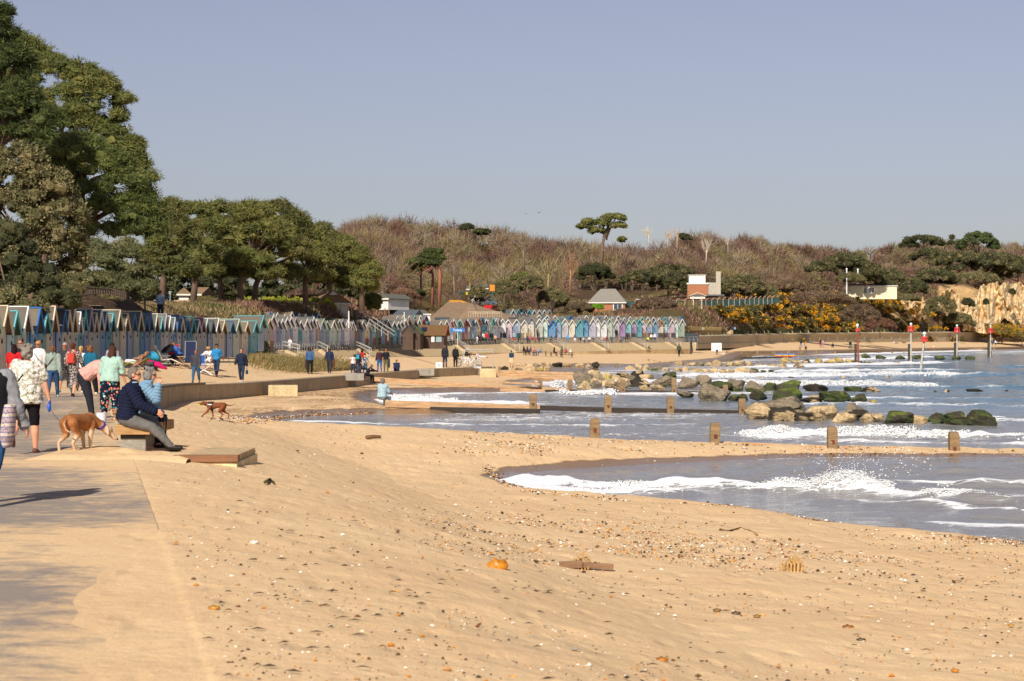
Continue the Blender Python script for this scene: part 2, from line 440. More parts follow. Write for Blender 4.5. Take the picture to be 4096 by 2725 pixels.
def make_land():
 us=np.concatenate([np.arange(-900,-100,20),np.arange(-100,1124,4.0),np.arange(1124,2200,20)])
 ds=7.0*(1500/7.0)**(np.arange(900)/899.0)
 U,D=np.meshgrid(us,ds);Xg=(U-CX)/F*D;Yg=D
 Z,sd,on=height(Xg,Yg)
 amp=np.clip((sd-.3)/3,0,1)*np.clip((Xg-EDGEX(Yg))/2,np.where(Yg<60,0,.12),1)*(~on)
 Z=Z+amp*(fbm(Xg*.9,Yg*.9,4,3)*.05+fbm(Xg*3.1,Yg*3.1,2,8)*.018)
 Z=Z+np.where((sd>0)&(sd<3),fbm(Xg*1.3,Yg*1.3,3,5)*.08*np.clip(sd,0,1),0)
 hl=on&(D<1400)
 dh=hutd(np.clip(U,-400,1200));rel=np.clip((D-dh-1.2)/12,0,1)
 rough=np.where(U>880,3.2,1.3)
 Z=Z+np.where(hl,rel*fbm(Xg*.09,Yg*.035,4,2)*rough+rel*fbm(Xg*.5,Yg*.2,3,6)*.5,0)
 n,m=U.shape
 V=np.stack([Xg,Yg,Z],-1).reshape(-1,3)
 idx=np.arange(n*m).reshape(n,m)
 Q=np.stack([idx[:-1,:-1],idx[:-1,1:],idx[1:,1:],idx[1:,:-1]],-1).reshape(-1,4)
 onq=on.reshape(-1)[Q].sum(1)>=2
 wet=np.clip(1.0-sd/np.interp(Yg,[0,50,60,120,200,400],[.55,.9,1.6,3.0,5,9]),0,1)
 wet=np.where((Yg>140)&(Yg<240)&(U>535)&(sd>0),np.maximum(wet,np.clip(.9-sd/24,0,1)),wet)
 sh=np.exp(-((Yg-104)/17)**2)*np.clip(1.3-np.abs(sd-3)/4,0,1)*(Xg<4)
 sh=np.maximum(sh,np.clip(1.0-np.abs(sd-2.0)/1.5,0,.8)*((Yg>75)&(Yg<90)))
 sh=np.maximum(sh,np.clip(1.1-seg_dist(Xg,Yg,[(-8,119),(0,123),(2.5,124)])/5,0,1)*(sd>.4))
 sh=sh*(fbm(Xg*.8,Yg*.5,3,4)>-.18)
 sh=np.clip(sh,0,1)*(Xg>EDGEX(Yg))
 grit=np.clip(.35+fbm(Xg*.25,Yg*.12,3,9)*1.2,0,1)
 grit=np.maximum(grit,np.exp(-((Yg-21+.25*Xg)/2.6)**2)*(Xg>-3))
 grit=np.where((Yg>40)&(Yg<60)&(Xg>-3),np.maximum(grit,.9),grit)
 def comp(mask,name,mat,col=None,attrs=None,skirt=False):
  q=Q[mask];used=np.unique(q);mp=np.zeros(len(V),np.int64);mp[used]=np.arange(len(used))
  return npmesh(name,V[used],mp[q],[mat],smooth=True,col=None if col is None else col[used],attrs={k:a.reshape(-1)[used]for k,a in(attrs or{}).items()})
 b=comp(~onq,'beach',sand_mat(),attrs=dict(wet=wet,shingle=sh,grit=grit));props(b,kind='structure')
 Uf,Df=U,D
 vf=CY-(Z-CAMZ)/D*F
 c=np.zeros((n,m,3));c[:]=L('#6f5a45')
 nz=fbm(Xg*.05,Yg*.05,3,7)
 c=np.where((nz>.1)[...,None],np.array(L('#7a6a45')),c)
 c=np.where((Uf<330)[...,None]&(Df<400)[...,None],np.array(L('#6b5442')),c)
 gr=(Uf>405)&(Uf<450)&(Df<345)|(Uf>165)&(Uf<240)&(Df>BD[3])&(Df<260)
 c=np.where(gr[...,None],np.array(L('#5a6a33')),c)
 c=np.where(((Uf>680)&(Uf<890)&(rel<.35))[...,None],np.array(L('#5f623c')),c)
 cliff=((Uf>938)&(vf>284+fbm(Xg*.05,Yg*.01,2,1)*20)&(vf<326))|((Uf>888)&(Uf<926)&(vf>299)&(vf<320))
 cliff&=(fbm(Xg*.12,Yg*.04,3,31)<.30)
 cc=np.array(L('#d9b27c'))[None,None]*(1+fbm(Xg*.4,Z*.9,3,5)[...,None]*.35)
 c=np.where(cliff[...,None],cc*1.25,c)
 h=comp(onq,'hillside',hill_mat(),col=c.reshape(-1,3));props(h,kind='structure')
 mb=MB();mb.put([(-900,-300,-.35),(10,-300,-.35),(10,7.4,-.35),(-900,7.4,-.35)],[(0,1,2,3)])
 o=mb.build('ground',paint('#c9a67c',.95,.15,.8));props(o,kind='structure')
make_land()
def path_mat():
 t=NT('promenade_path');w=t.coord((1,1,1),'World')
 ws=t.coord((.9,1.2,1),'World')
 asph=t.mix(t.noise(w,90,2),L('#857a70'),L('#9b8f84'))
 asph=t.mix(t.noise(w,3,3),asph,L('#968a80'))
 sand=sand_colour(t,w,t.noise(w,9,4,.6),t.noise(w,60,3,.7))
 n=t.noise(ws,2.2,9,.78,.3);n2=t.noise(w,.16,3)
 s=t.math('ADD',n,t.math('MULTIPLY',t.math('SUBTRACT',n2,.5),.5))
 s=t.math('ADD',s,t.math('MULTIPLY',t.attr('sandy','Fac'),.5))
 f=t.ramp(s,[(0.51,0.03),(0.73,1.0)])
 t.base(t.mix(f,asph,sand),0.92,.2);t.bump(t.math('ADD',t.math('MULTIPLY',n,.5),t.math('ADD',t.math('MULTIPLY',t.noise(t.coord((1,.42,1),'World'),3.4,3),1.0),t.math('MULTIPLY',t.noise(w,9,4,.6),.5))),.35,.05);return t.m
def make_path():
 ys=np.concatenate([np.arange(-12,60,.5),np.arange(60,163,1.0)]);R=[]
 for y in ys:
  ex=EDGEX(y);w=np.interp(y,[0,40,70,100,163],[14,12,5.4,4.2,3.6])
  e2=ex-(.02+.3*(.5+float(fbm(np.array(y*.9),np.array(0.),3,6))))*min(1,max(0,(17.6-y)/.8))
  for s in np.linspace(0,1,25):R.append((e2-w*s,y))
 R=np.array(R);Z=height(R[:,0],R[:,1])[0]+.008
 Z=np.where(R[:,1]<7.5,.008,Z);Z[::25]-=np.where(R[::25,1]<18,.03,0)
 n,m=len(ys),25;idx=np.arange(n*m).reshape(n,m)
 Q=np.stack([idx[:-1,:-1],idx[1:,:-1],idx[1:,1:],idx[:-1,1:]],-1).reshape(-1,4)
 Y=R[:,1];ed=EDGEX(Y)-R[:,0]
 sandy=.55*np.exp(-((Y-27.8)/1.6)**2)+.5*np.clip(1-ed/.9,0,1)*(Y<17.5)+.35*np.clip(1-ed/1.6,0,1)+np.interp(Y,[0,11.5,12.3,14.8,15.6,17.8,18.6,60,75,163],[.17,.15,.03,.02,.26,.26,-.04,.06,.5,.6])
 o=npmesh('promenade_path',np.column_stack([R,Z]),Q,[path_mat()],smooth=True,attrs={'sandy':sandy});props(o,kind='structure')
 for nm,a,b,hx in():
  V=[];
  for y in np.arange(18.2,28.4,.4):
   ex=EDGEX(y);V+=[(ex-b,y,.014),(ex-a,y,.014),(ex-a,y,-.15)]
  V=np.array(V);k=len(V)//3;i=np.arange(k-1)*3
  Q=np.concatenate([np.stack([i,i+1,i+4,i+3],1),np.stack([i+1,i+2,i+5,i+4],1)])
  o=npmesh(nm,V,Q,[path_mat()],attrs={'sandy':np.full(len(V),.36)});props(o,kind='structure')
make_path()
def water_mat():
 t=NT('sea_water');w=t.coord((1,1,1),'World')
 wv=t.coord((.55,1.5,1),'World')
 foam=t.attr('foam','Fac');depth=t.attr('deep','Fac')
 n=t.noise(wv,1.9,7,.72,1.0);lace=t.voro(t.coord((.7,1.7,1),'World'),2.6,'DISTANCE_TO_EDGE')
 lc=t.ramp(lace,[(0.0,.22),(0.09,0.0)])
 k=t.math('ADD',t.math('ADD',t.math('MULTIPLY',t.math('SUBTRACT',n,.5),1.5),foam),lc)
 ff=t.ramp(k,[(0.55,0.0),(0.72,1.0)])
 body=t.ramp(depth,[(0.0,L('#8c8885')),(0.35,L('#738594')),(1.0,L('#3d7088'))])
 t.base(t.mix(ff,body,L('#f2f2f2')),.1,.6)
 rf=t.math('ADD',t.math('MULTIPLY',ff,.7),.09);t.link(rf,t.b.inputs['Roughness'])
 t.b.inputs['IOR'].default_value=1.33
 h=t.math('ADD',t.math('MULTIPLY',t.noise(t.coord((.6,1.6,1),'World'),1.4,5,.6,.4),1.0),t.math('MULTIPLY',t.noise(wv,9,3,.6),.15))
 h=t.math('ADD',h,t.math('MULTIPLY',ff,.12))
 b=t.bump(h,.55,.16);return t.m
WAVES=[([(.2,45.0),(.8,44.0),(3.0,43.7),(4.9,43.4),(7.4,42.5),(7.9,41.6)],.17,.5,.75),([(.6,42.9),(1.8,42.0),(3.4,41.8)],.07,.5,.6),([(8.0,43.9),(9.6,43.7),(11.5,43.5)],.09,.5,.5),([(8.3,40.7),(8.9,39.8),(10.2,38.9),(13,38)],.22,.6,.65),([(6.5,39.5),(8.2,38.6),(9.6,36.6),(12,35)],.08,.6,.3),([(7.4,35.2),(9,34.4)],.04,.5,.35),([(-8.5,79),(-4,76),(2,74.5),(8,75.5)],.04,.6,.35),([(8.5,66),(12,66.8),(18,65),(25,63)],.16,.7,.9),([(10,63),(16,61.5),(24,60)],.08,.5,.7),([(-7,115),(-3,120),(2,121),(8,120),(14,121)],.06,.9,.8),([(-6.4,106),(-3,103),(0,101)],.18,.9,1.5),([(14,100),(20,97),(30,95)],.14,1,1.0),([(16,112),(26,108),(40,106)],.1,1,.9),([(18,80),(26,78),(36,77)],.18,1,1.3),([(2,150),(6,153),(14,156),(24,152)],.15,1.2,1.6),([(16,180),(26,176),(38,182),(50,190)],.2,1.6,2.2),([(20,205),(34,207),(46,215)],.2,2,2.4),([(20,140),(30,136),(50,135)],.12,1.2,1.0),([(30,240),(44,262),(60,285)],.2,2,2.6),([(44,300),(58,340),(80,390)],.2,2,3),([(70,440),(110,540),(150,640)],.2,3,3.5),([(60,240),(90,235)],.2,2,.9),([(70,170),(50,168)],.15,2,.8)]
def make_sea():
 us=np.concatenate([np.arange(-100,200,20),np.arange(200,1130,3.0),np.arange(1130,2400,30)])
 ds=22.0*(1500/22.0)**(np.arange(1000)/999.0)
 U,D=np.meshgrid(us,ds);x=(U-CX)/F*D;y=D
 sd=-shore_sd(x,y)
 Z=np.full(x.shape,ZW)+(fbm(x*.35,y*.9,3,21)*.07+fbm(x*1.4,y*2.8,3,22)*.035)*np.clip(sd/3,.15,1.4)*np.clip(60/D,.5,1)*1.3
 foam=.16*np.ones(x.shape)
 foam+=.34*np.exp(-np.maximum(sd,0)/np.interp(y,[40,80,150,400],[.35,.6,2,6]))
 belt=np.clip(1-np.abs(sd-np.interp(y,[60,100,200,500],[4,8,14,30]))/np.interp(y,[60,100,200,500],[5,10,18,40]),0,1)
 foam+=belt*np.interp(y,[50,70,120,250],[0,.2,.3,.4])
 foam+=np.clip(fbm(x*.12,y*.22,3,40),-.2,.4)*.45
 foam-=np.clip((sd-np.interp(y,[60,100,200,500],[14,22,34,60]))/10,0,1)*.5
 for pts,h,wd,fw in WAVES:
  dist=seg_dist(x,y,pts);nz=fbm(x*1.1,y*1.1,3,77)
  near=(dist<8*max(wd,fw))
  Z=Z+np.where(near,h*np.exp(-(dist/wd)**2)*(1+nz*1.2),0)
  foam=foam+np.where(near,.62*np.exp(-(dist/fw)**2),0)
 calm=(y>50)&(y<62)&(x>0)
 deep=np.clip((sd-10)/25,0,1)*np.clip((y-60)/60,0,1)
 n,m=U.shape;V=np.stack([x,y,Z],-1).reshape(-1,3);idx=np.arange(n*m).reshape(n,m)
 Q=np.stack([idx[:-1,:-1],idx[:-1,1:],idx[1:,1:],idx[1:,:-1]],-1).reshape(-1,4)
 keep=(sd.reshape(-1)[Q].max(1)>-1.5)
 Q=Q[keep];used=np.unique(Q);mp=np.zeros(len(V),np.int64);mp[used]=np.arange(len(used))
 o=npmesh('sea',V[used],mp[Q],[water_mat()],smooth=True,attrs={'foam':foam.reshape(-1)[used],'deep':deep.reshape(-1)[used]});props(o,kind='structure')
 mb=MB();s=9000;z=ZW-.6
 mb.put([(10,-3000,z),(s,-3000,z),(s,9000,z),(-s,9000,z),(-s,1400,z),(10,1400,z)],[(0,1,2,3,4,5)])
 o=mb.build('water',paint('#5d7480',.15,.1,.05));props(o,kind='structure')
make_sea()
def concrete(c='#a3917a',name='concrete'):
 t=NT(name);w=t.coord((1,1,1),'World');n=t.noise(w,1.2,6,.65);n2=t.noise(w,14,4,.7);st=t.noise(t.coord((1.5,1.5,.12),'World'),2.2,4,.6)
 b=L(c);f=t.math('ADD',t.math('MULTIPLY',n,.5),t.math('MULTIPLY',st,.5))
 col=t.ramp(f,[(.3,tuple(x*.62 for x in b)),(.5,b),(.7,tuple(min(1,x*1.25)for x in b))])
 col=t.mix(t.ramp(n2,[(.35,.5),(.6,0.0)]),col,tuple(x*.45 for x in b))
 t.base(col,.95,.15);t.bump(t.math('ADD',n2,n),.6,.03);return t.m
CONC=concrete();CONC2=concrete('#c9b491','pale_concrete');CONC3=concrete('#b8aa98','grey_concrete')
def strip_wall(name,pts,ztop,zbot,thick,mat,side=1,cap=None,parent=None):
 """vertical wall along pts, front face on the right hand (sea) side"""
 n=len(pts);V=[];
 for i,(x,y)in enumerate(pts):
  a=pts[max(i-1,0)];b=pts[min(i+1,n-1)];t=Vector((b[0]-a[0],b[1]-a[1],0)).normalized();nrm=Vector((t.y,-t.x,0))
  zt=ztop(x,y);zb=zbot(x,y)
  f=Vector((x,y,0))+nrm*.06;g=Vector((x,y,0))-nrm*thick
  V+=[(f.x,f.y,zb),(f.x,f.y,zt),(g.x,g.y,zt),(g.x,g.y,zb)]
 V=np.array(V);i=np.arange(n-1)*4
 Q=np.concatenate([np.stack([i+k,i+4+k,i+4+(k+1)%4,i+(k+1)%4],1)for k in range(4)]+[np.array([[0,1,2,3],[4*n-1,4*n-2,4*n-3,4*n-4]])])
 return npmesh(name,V,Q,[mat],parent=parent)
def resample(pts,step):
 out=[pts[0]]
 for a,b in zip(pts[:-1],pts[1:]):
  d=math.hypot(b[0]-a[0],b[1]-a[1]);k=max(1,int(d/step))
  for j in range(1,k+1):out.append((a[0]+(b[0]-a[0])*j/k,a[1]+(b[1]-a[1])*j/k))
 return out
W1=resample([p for p in EDGE if p[1]>=49],1.2)
W1=[(-9.3,45.5),(-9.6,47)]+W1
lw=thing('sea_wall','low rough concrete wall between the promenade and the lower beach, curving past the bench','wall',(0,0,0))
strip_wall('wall_face',W1,lambda x,y:float(zprom(y))+.03,lambda x,y:-2.2,.8,concrete('#b3a084','rough_wall'),parent=lw)
cpn=[p for p in W1 if 66<p[1]<92]
strip_wall('coping',[(x+.05,y)for x,y in cpn],lambda x,y:float(zprom(y))+.12,lambda x,y:float(zprom(y))+.033,.6,concrete('#7f7468','coping_stone'),parent=lw)
def block(u,v0,v1,w,dep,d,label,hexc='#cdb98f',rz=0.0):
 x=X(u,d);zt=ZV(v0,d);zb=ZV(v1,d)-.3
 mb=MB();mb.box((0,0,(zt-zb)/2),(w,dep,zt-zb))
 o=mb.build('concrete_block',concrete(hexc,'block_concrete'),bevel=.05);o.location=(x,d,zb);o.rotation_euler[2]=rz
 props(o,label,'concrete block')
block(283,385,394,1.5,1.1,102.5,'long pale rough concrete block against the low wall behind the running brown dog',rz=.12)
block(487.5,368.5,379,1.25,1.6,154,'pale square concrete block at the far end of the low wall, beside the seated person',rz=.08)
block(425,368.8,371.5,1.25,1.5,144,'flat grey concrete slab resting across the top of the low wall','#a39c90',.1)
block(354,373.0,375.6,1.2,1.4,121.5,'flat grey concrete slab on the wall top under the seated person in plum trousers','#a39c90',.1)
railz=lambda u:np.interp(u,[240,375,500,590,675,700],[.60,.63,1.14,1.25,1.35,1.45])
raild=lambda u:np.interp(u,[r[0]for r in RAILK],[r[1]for r in RAILK])
def RP(u,off=0.0):
 d=float(raild(u))+off;return Vector((X(u,d),d,float(railz(u))))
def deck():
 us=np.arange(252,693,3.0);V=[]
 for u in us:
  a=RP(u,-.5);b0=RP(u,-12.5);zb=max(gz(b0 .x,b0 .y),ZV(np.interp(u,[252,375,500,600,690],[357,358.8,352.7,351,348.8]),b0 .y))
  h=float(hutd(u));hz=float(hutz(u));m=RP(u,min(5.5,h-raild(u)-4));c=Vector((X(u,h-3.0),h-3.0,hz))
  V+=[(b0 .x,b0 .y,-2),(b0 .x,b0 .y,zb),(a.x,a.y,a.z-.02),(m.x,m.y,a.z),(X(u,h-3.4),h-3.4,a.z),(X(u,h-3.4),h-3.4,hz),(X(u,h+9),h+9,hz+.02)]
 n=len(us);k=7;V=np.array(V);idx=np.arange(n*k).reshape(n,k)
 Q=np.stack([idx[:-1,:-1],idx[1:,:-1],idx[1:,1:],idx[:-1,1:]],-1)
 o=npmesh('apron',V,Q[:,:2].reshape(-1,4),[concrete('#cdb287','apron_concrete')]);props(o,kind='structure')
 o=npmesh('upper_promenade',V,Q[:,2:].reshape(-1,4),[concrete('#bba98d','deck_paving')]);props(o,kind='structure')
deck()
mb=MB();mb.box((0,0,0),(1.2,3,1.7));o=mb.build('stone_pier',NT('rubble_stone').m,bevel=.04)
t=NT('rubble');v=t.coord();t.base(t.ramp(t.voro(v,5),[(.0,L('#8a7860')),(.5,L('#5b4d3d')),(.8,L('#a8967a'))]),.95);t.bump(t.voro(v,5),1,.05);o.data.materials[0]=t.m
o.location=(X(266,197),197,ZV(349.5,197));props(o,'rough rubble stone pier between the last near hut and the railing','stone pier')
GALV=paint('#8d8a84',.45,.1,4,spec=.5)
GALV2=paint('#b9b6ae',.4,.1,4,spec=.5)
STEPS=[(1130,1192),(1269,1310),(1419,1478),(1615,1671),(1820,1867),(2010,2060),(2194,2254),(2369,2420),(2526,2579),(2668,2710),(2793,2835)]
def railings():
 cuts=[271]+[a/4 for a,b in STEPS][0:]+[703]
 cuts=[c for c in cuts if c<700]+[694]
 post=MB();post.box((0,0,.47),(.07,.05,.94));post.bar((0,-.30,.05),(0,-.03,.62),.045,.05)
 pm=post.mesh('post',[GALV]);desc=['by the stone pier','under the first hut rows','behind the standing group on the wall','below the woman in pink jacket','before the large brown kiosk','before the orange and yellow picket gates','beside the crowded café terrace','beside the picnic tables','behind the woman in the light blue jacket','below the purple hut','below the last turquoise huts','at the bins by the end of the promenade']
 for k in range(len(cuts)-1):
  a,b=cuts[k]+.4,cuts[k+1]-.6
  if b-a<2:continue
  A,B=RP(a),RP(b);t=thing('railing','grey promenade railing section '+desc[min(k,11)],'railing',A,group='railing sections along the upper promenade')
  n=max(2,int((B-A).length/1.35));n=min(n,60)
  pts=[RP(a+(b-a)*i/n)-A for i in range(n+1)]
  m=MB();m.tube([p+Vector((0,0,.95))for p in pts],.035,6);m.build('top_rail',GALV,t)
  m=MB();m.tube([p+Vector((0,0,.5))for p in pts],.022,5);m.build('middle_rail',GALV,t)
  rz=math.atan2((B-A).y,(B-A).x)
  for p in pts:
   o=link_mesh('post',pm,t);o.location=p;o.rotation_euler[2]=rz
 for k,(sa,sb)in enumerate(STEPS):
  ua,ub=sa/4,sb/4
  if ua>690:break
  A=RP(ua);B=RP(ub,-12.3);zg=ZV(np.interp(ub,[252,375,500,600,700],[357,358.8,352.7,351,349]),B.y);B.z=zg
  t=thing('step_handrail','pale twin handrail down the concrete apron '+['by the dune grass','behind the woman carrying a coat','above the standing group','right of the seated man in the navy gilet','above the two people sitting on the apron foot','beside the café terrace','right of the picnic tables','below the seated couple at the railing','near the woman in purple lying on the apron','in front of the far white huts','at the red lifebuoy'][k],'handrail',A,group='handrails on the beach steps')
  sd=(RP(ua+1)-RP(ua-1)).normalized()*1.1
  for j,off in enumerate((Vector((0,0,0)),sd)):
   a=Vector((0,0,.98))+off;b=B-A+Vector((0,0,1.3))+off
   m=MB();m.tube([a,b,b-Vector((0,0,1.5))],.045,6);m.tube([a-Vector((0,0,.35)),b-Vector((0,0,.4))],.035,5);m.build('handrail',GALV2,t)
  m=MB()
  for q in range(12):
   c=(B-A)*((q+.5)/12)+sd*.5;m.box(c+Vector((0,0,.07)),(1.3,1.1,.16),rz=math.atan2(sd.y,sd.x))
  m.build('steps',CONC2,t)
railings()
def curved():
 K=[(697,405),(720,440),(774,520),(820,575),(870,640),(930,722),(987,800)]
 us=np.arange(693,988,1.5);ds=np.interp(us,[k[0]for k in K],[k[1]for k in K])*.982
 top=np.interp(us,[697,774,870,987],[336.3,334.3,333,332]);bot=np.interp(us,[697,774,870,987],[345.5,343.8,342.8,342.2])
 V=[]
 prof=[(0.0,1.0),(-.9,1.0),(-.95,.93),(-.35,.80),(.0,.62),(.1,.35),(.0,.34),(-.1,.18),(-1.2,.17),(-1.25,-.35)]
 for u,d,a,b in zip(us,ds,top,bot):
  zt=ZV(a,d);zb=ZV(b,d);sc=(zt-zb)*.45;col=[(X(u,d+14),d+14,zt+.35)]
  for p,q in prof:dd=d-p*-1*sc*0+p*sc;col.append((X(u,dd),dd,zb+(zt-zb)*q))
  V+=col
 k=11;n=len(us);V=np.array(V);idx=np.arange(n*k).reshape(n,k)
 Q=np.stack([idx[:-1,:-1],idx[:-1,1:],idx[1:,1:],idx[1:,:-1]],-1).reshape(-1,4)
 t=thing('sea_wall','long pale curved concrete sea wall below the gorse slope','wall',(0,0,0))
 npmesh('wall_face',V,Q,[concrete('#c9b795','curved_wall_concrete')],parent=t)
 for i in range(0,n,6):
  d=ds[i];zt=ZV(top[i],d);zb=ZV(bot[i],d);s=(zt-zb)*.45
  m=MB();pts=[(p*s-.05,zb+(zt-zb)*q)for p,q in prof[2:6]]
  vs=[(X(us[i],d+a),d+a,b)for a,b in pts]+[(X(us[i],d+a)+.16,d+a,b)for a,b in pts]
  m.put(vs,[(j,j+1,j+5,j+4)for j in range(3)]);m.build('wall_joint',CONC2,t)
  if i>480:break
curved()
PAL=dict(sage='#a9ae98',cream='#d6c8aa',beige='#bcae97',slate='#7187a8',blue='#3576a8',teal='#2f7f93',turquoise='#5fb8bd',paleblue='#a9c4d6',white='#e3e4e2',pink='#cc9cae',mint='#b3d5c5',brown='#54423a',red='#7c3a35',orange='#b4642f',yellow='#d9c884',navy='#3d4a6b',lilac='#a7a2b9',grey='#a2a3a1',lime='#a9bd68',purple='#8f5b9b',green='#7d9a72',brightblue='#1f6fc0',palegrey='#c3c6c6',darkteal='#1f5f74')
CN=dict(paleblue='pale blue',brightblue='bright blue',palegrey='pale grey',slate='slate blue',darkteal='dark teal')
nm=lambda c:CN.get(c,c)
def PAINT(c,k):h=PAL[c].lstrip('#');return '#'+''.join('%02x'%int(int(h[i:i+2],16)*(1-k)+255*k)for i in(0,2,4))
def hut_proto(cap=True):
 w,dp,e,a=1.0,2.3,2.12,3.0
 t=thing('beach_hut','x','beach hut')
 m=MB();m.extrude([(-.92*w,0),(.92*w,0),(.92*w,e),(0,a-.08),(-.92*w,e)],-dp,0,'x');m.build('wall',paint(PAL['sage'],.7,.1,1.5),t)
 m=MB()
 for s in(-1,1):
  A=Vector((0,0,a));B=Vector((0,s*1.06*w,e-.12));n=Vector((0,(a-e+.12)*s,1.06)).normalized()*.05
  x0,x1=-dp-.1,.30
  m.put([(x0,A.y,A.z),(x1,A.y,A.z),(x1,B.y,B.z),(x0,B.y,B.z),(x0,A.y+n.y*0,A.z+.07),(x1,A.y,A.z+.07),(x1,B.y+n.y,B.z+n.z),(x0,B.y+n.y,B.z+n.z)],[(0,1,2,3),(4,7,6,5),(0,4,5,1),(1,5,6,2),(2,6,7,3),(3,7,4,0)])
 m.build('roof',ROOFM[0],t)
 m=MB()
 for s in(-1,1):m.bar((.33,0,a+.02),(.33,s*1.08*w,e-.14),.05,.15,up=(1,0,0))if False else m.put([(x,y,z)for x in(.302,.36)for(y,z)in((0,a+.10),(s*1.11*w,e-.10),(s*1.05*w,e-.25),(0,a-.10))],[(0,1,2,3),(7,6,5,4),(0,4,5,1),(1,5,6,2),(2,6,7,3),(3,7,4,0)])
 if cap:m.bar((-dp-.1,0,a+.075),(.36,0,a+.075),.14,.05)
 m.build('bargeboard',paint('#e3e4e2',.6,.08,2),t)
 m=MB();m.box((.03,0,2.10),(.06,1.74*w,.10));m.box((.03,-.87*w,1.03),(.06,.09,2.04));m.box((.03,.87*w,1.03),(.06,.09,2.04));m.build('frame',paint('#e3e4e2',.6,.08,2),t)
 m=MB()
 for s in(-1,1):m.box((.025,s*.42*w,1.08),(.045,.80*w,1.92))
 for k in range(1,5):
  for s in(-1,1):m.box((.052,s*(.03+.165*k),1.08),(.012,.018,1.9))
 d=m.build('door',paint(PAL['sage'],.6,.1,1.5),t)
 m=MB();m.box((.08,.06,1.62),(.05,.09,.13));m.tube([(.08,.03,1.68),(.08,.06,1.75),(.08,.09,1.68)],.012,5);m.build('padlock',paint('#2b2724',.4,.05),d)
 return t
def roofm(c):
 t=NT('roof_felt');v=t.coord();t.base(t.mix(t.noise(v,2.5,5,.7),tuple(x*.7 for x in L(c)),tuple(x*1.2 for x in L(c))),.95,.1);t.bump(t.noise(v,30,3),.3,.01);return t.m
ROOFM=[roofm('#6f675d'),roofm('#7a6f5f'),roofm('#5f625e')]
HUTP={1:hut_proto(True),0:hut_proto(False)};HUTS_USED={}
def hut(x,y,z,rz,wall,trim,label,group,w=1.0,h=1.0,roof=0,door=None,dp=1.0):
 kk=1 if 'near row' in group else 0
 if kk not in HUTS_USED:o=HUTP[kk];HUTS_USED[kk]=True
 else:o=copy_tree(HUTP[kk])
 o.location=(x,y,z);o.rotation_euler[2]=rz;o.scale=(dp,w,h)
 o['label']=label;o['category']='beach hut';o['group']=group
 lk=.5 if kk else.42;W=paint(PAINT(wall,lk),.7,.1,1.5)
 recolor(o,dict(wall=W,roof=ROOFM[roof%3],bargeboard=paint(PAL[trim],.6,.08,2),frame=paint(PAL[trim],.6,.08,2),door=paint(PAINT(door or wall,lk*.8),.6,.1,1.5)))
 return o
C1=('sage:mint beige:cream paleblue:turquoise sage:white blue:brightblue teal:turquoise beige:cream slate:brightblue sage:cream beige:cream sage:white teal:turquoise slate:lilac beige:cream sage:white slate:paleblue teal:turquoise ''sage:cream beige:cream slate:blue sage:cream teal:blue slate:blue sage:cream blue:turquoise grey:lilac beige:white slate:paleblue blue:brightblue sage:cream slate:blue teal:turquoise sage:white ''beige:pink sage:mint slate:navy sage:white beige:cream slate:blue sage:mint beige:cream teal:turquoise slate:turquoise').split()
def nth(i):
 W=['first','second','third','fourth','fifth','sixth','seventh','eighth','ninth','tenth','eleventh','twelfth','thirteenth','fourteenth','fifteenth','sixteenth','seventeenth','eighteenth','nineteenth','twentieth']
 T=['','','twenty','thirty','forty','fifty']
 if i<=20:return W[i-1]
 if i%10==0:return T[i//10][:-1]+'ieth'
 return T[i//10]+'-'+W[i%10-1]
def row1():
 n=len(ROW1)
 for i,(x,y)in enumerate(ROW1):
  a=ROW1[max(i-3,0)];b=ROW1[min(i+3,n-1)]
  rz=math.atan2(b[1]-a[1],b[0]-a[0])-PI/2
  s=1.9+.85*i/n
  wl,tr=C1[i].split(':')
  z=float(hutz(U1[i]))-.02
  if i==n-1:lab='%s beach hut, %s trim, last at the right end of the near row'%(nm(wl),nm(tr))
  elif i==1:lab='beige beach hut with cream trim, at the left edge behind the bald man in sunglasses'
  else:lab='%s beach hut with %s trim, %s from the left in the near row'%(nm(wl),nm(tr),nth(i))
  if i==0:lab='sage beach hut with mint trim, cut off by the left edge of the picture'
  hut(x,y,z,rz,wl,tr,lab,'beach huts of the near row',w=s/2.25,h=1.0+.04*math.sin(i*2.3),roof=i)
row1()
C2=('grey:white beige:cream pink:white slate:lilac paleblue:white grey:white slate:white white:lilac sage:white teal:white palegrey:white slate:lilac paleblue:white orange:white slate:paleblue lime:lime slate:paleblue grey:white mint:white sage:green ''paleblue:white slate:lilac white:white lilac:white grey:white paleblue:white brown:brown blue:blue grey:white yellow:white blue:white mint:turquoise green:lime slate:white red:brown paleblue:white orange:white turquoise:white teal:white grey:white pink:white brown:brown ''brown:brown paleblue:white turquoise:white brown:red blue:blue cream:cream lilac:white paleblue:paleblue green:white orange:orange paleblue:white white:pink cream:white turquoise:turquoise beige:white red:red cream:white slate:blue mint:turquoise paleblue:white yellow:orange blue:blue teal:white grey:white mint:turquoise white:white palegrey:lilac slate:turquoise white:white ''pink:white slate:white cream:white cream:slate sage:white mint:white mint:mint blue:brightblue slate:turquoise grey:white cream:white teal:turquoise blue:blue lilac:white white:white teal:turquoise white:white sage:mint grey:white purple:lilac turquoise:mint purple:mint teal:turquoise pink:white mint:white slate:cream blue:paleblue cream:orange paleblue:turquoise pink:white mint:white green:white cream:mint').split()
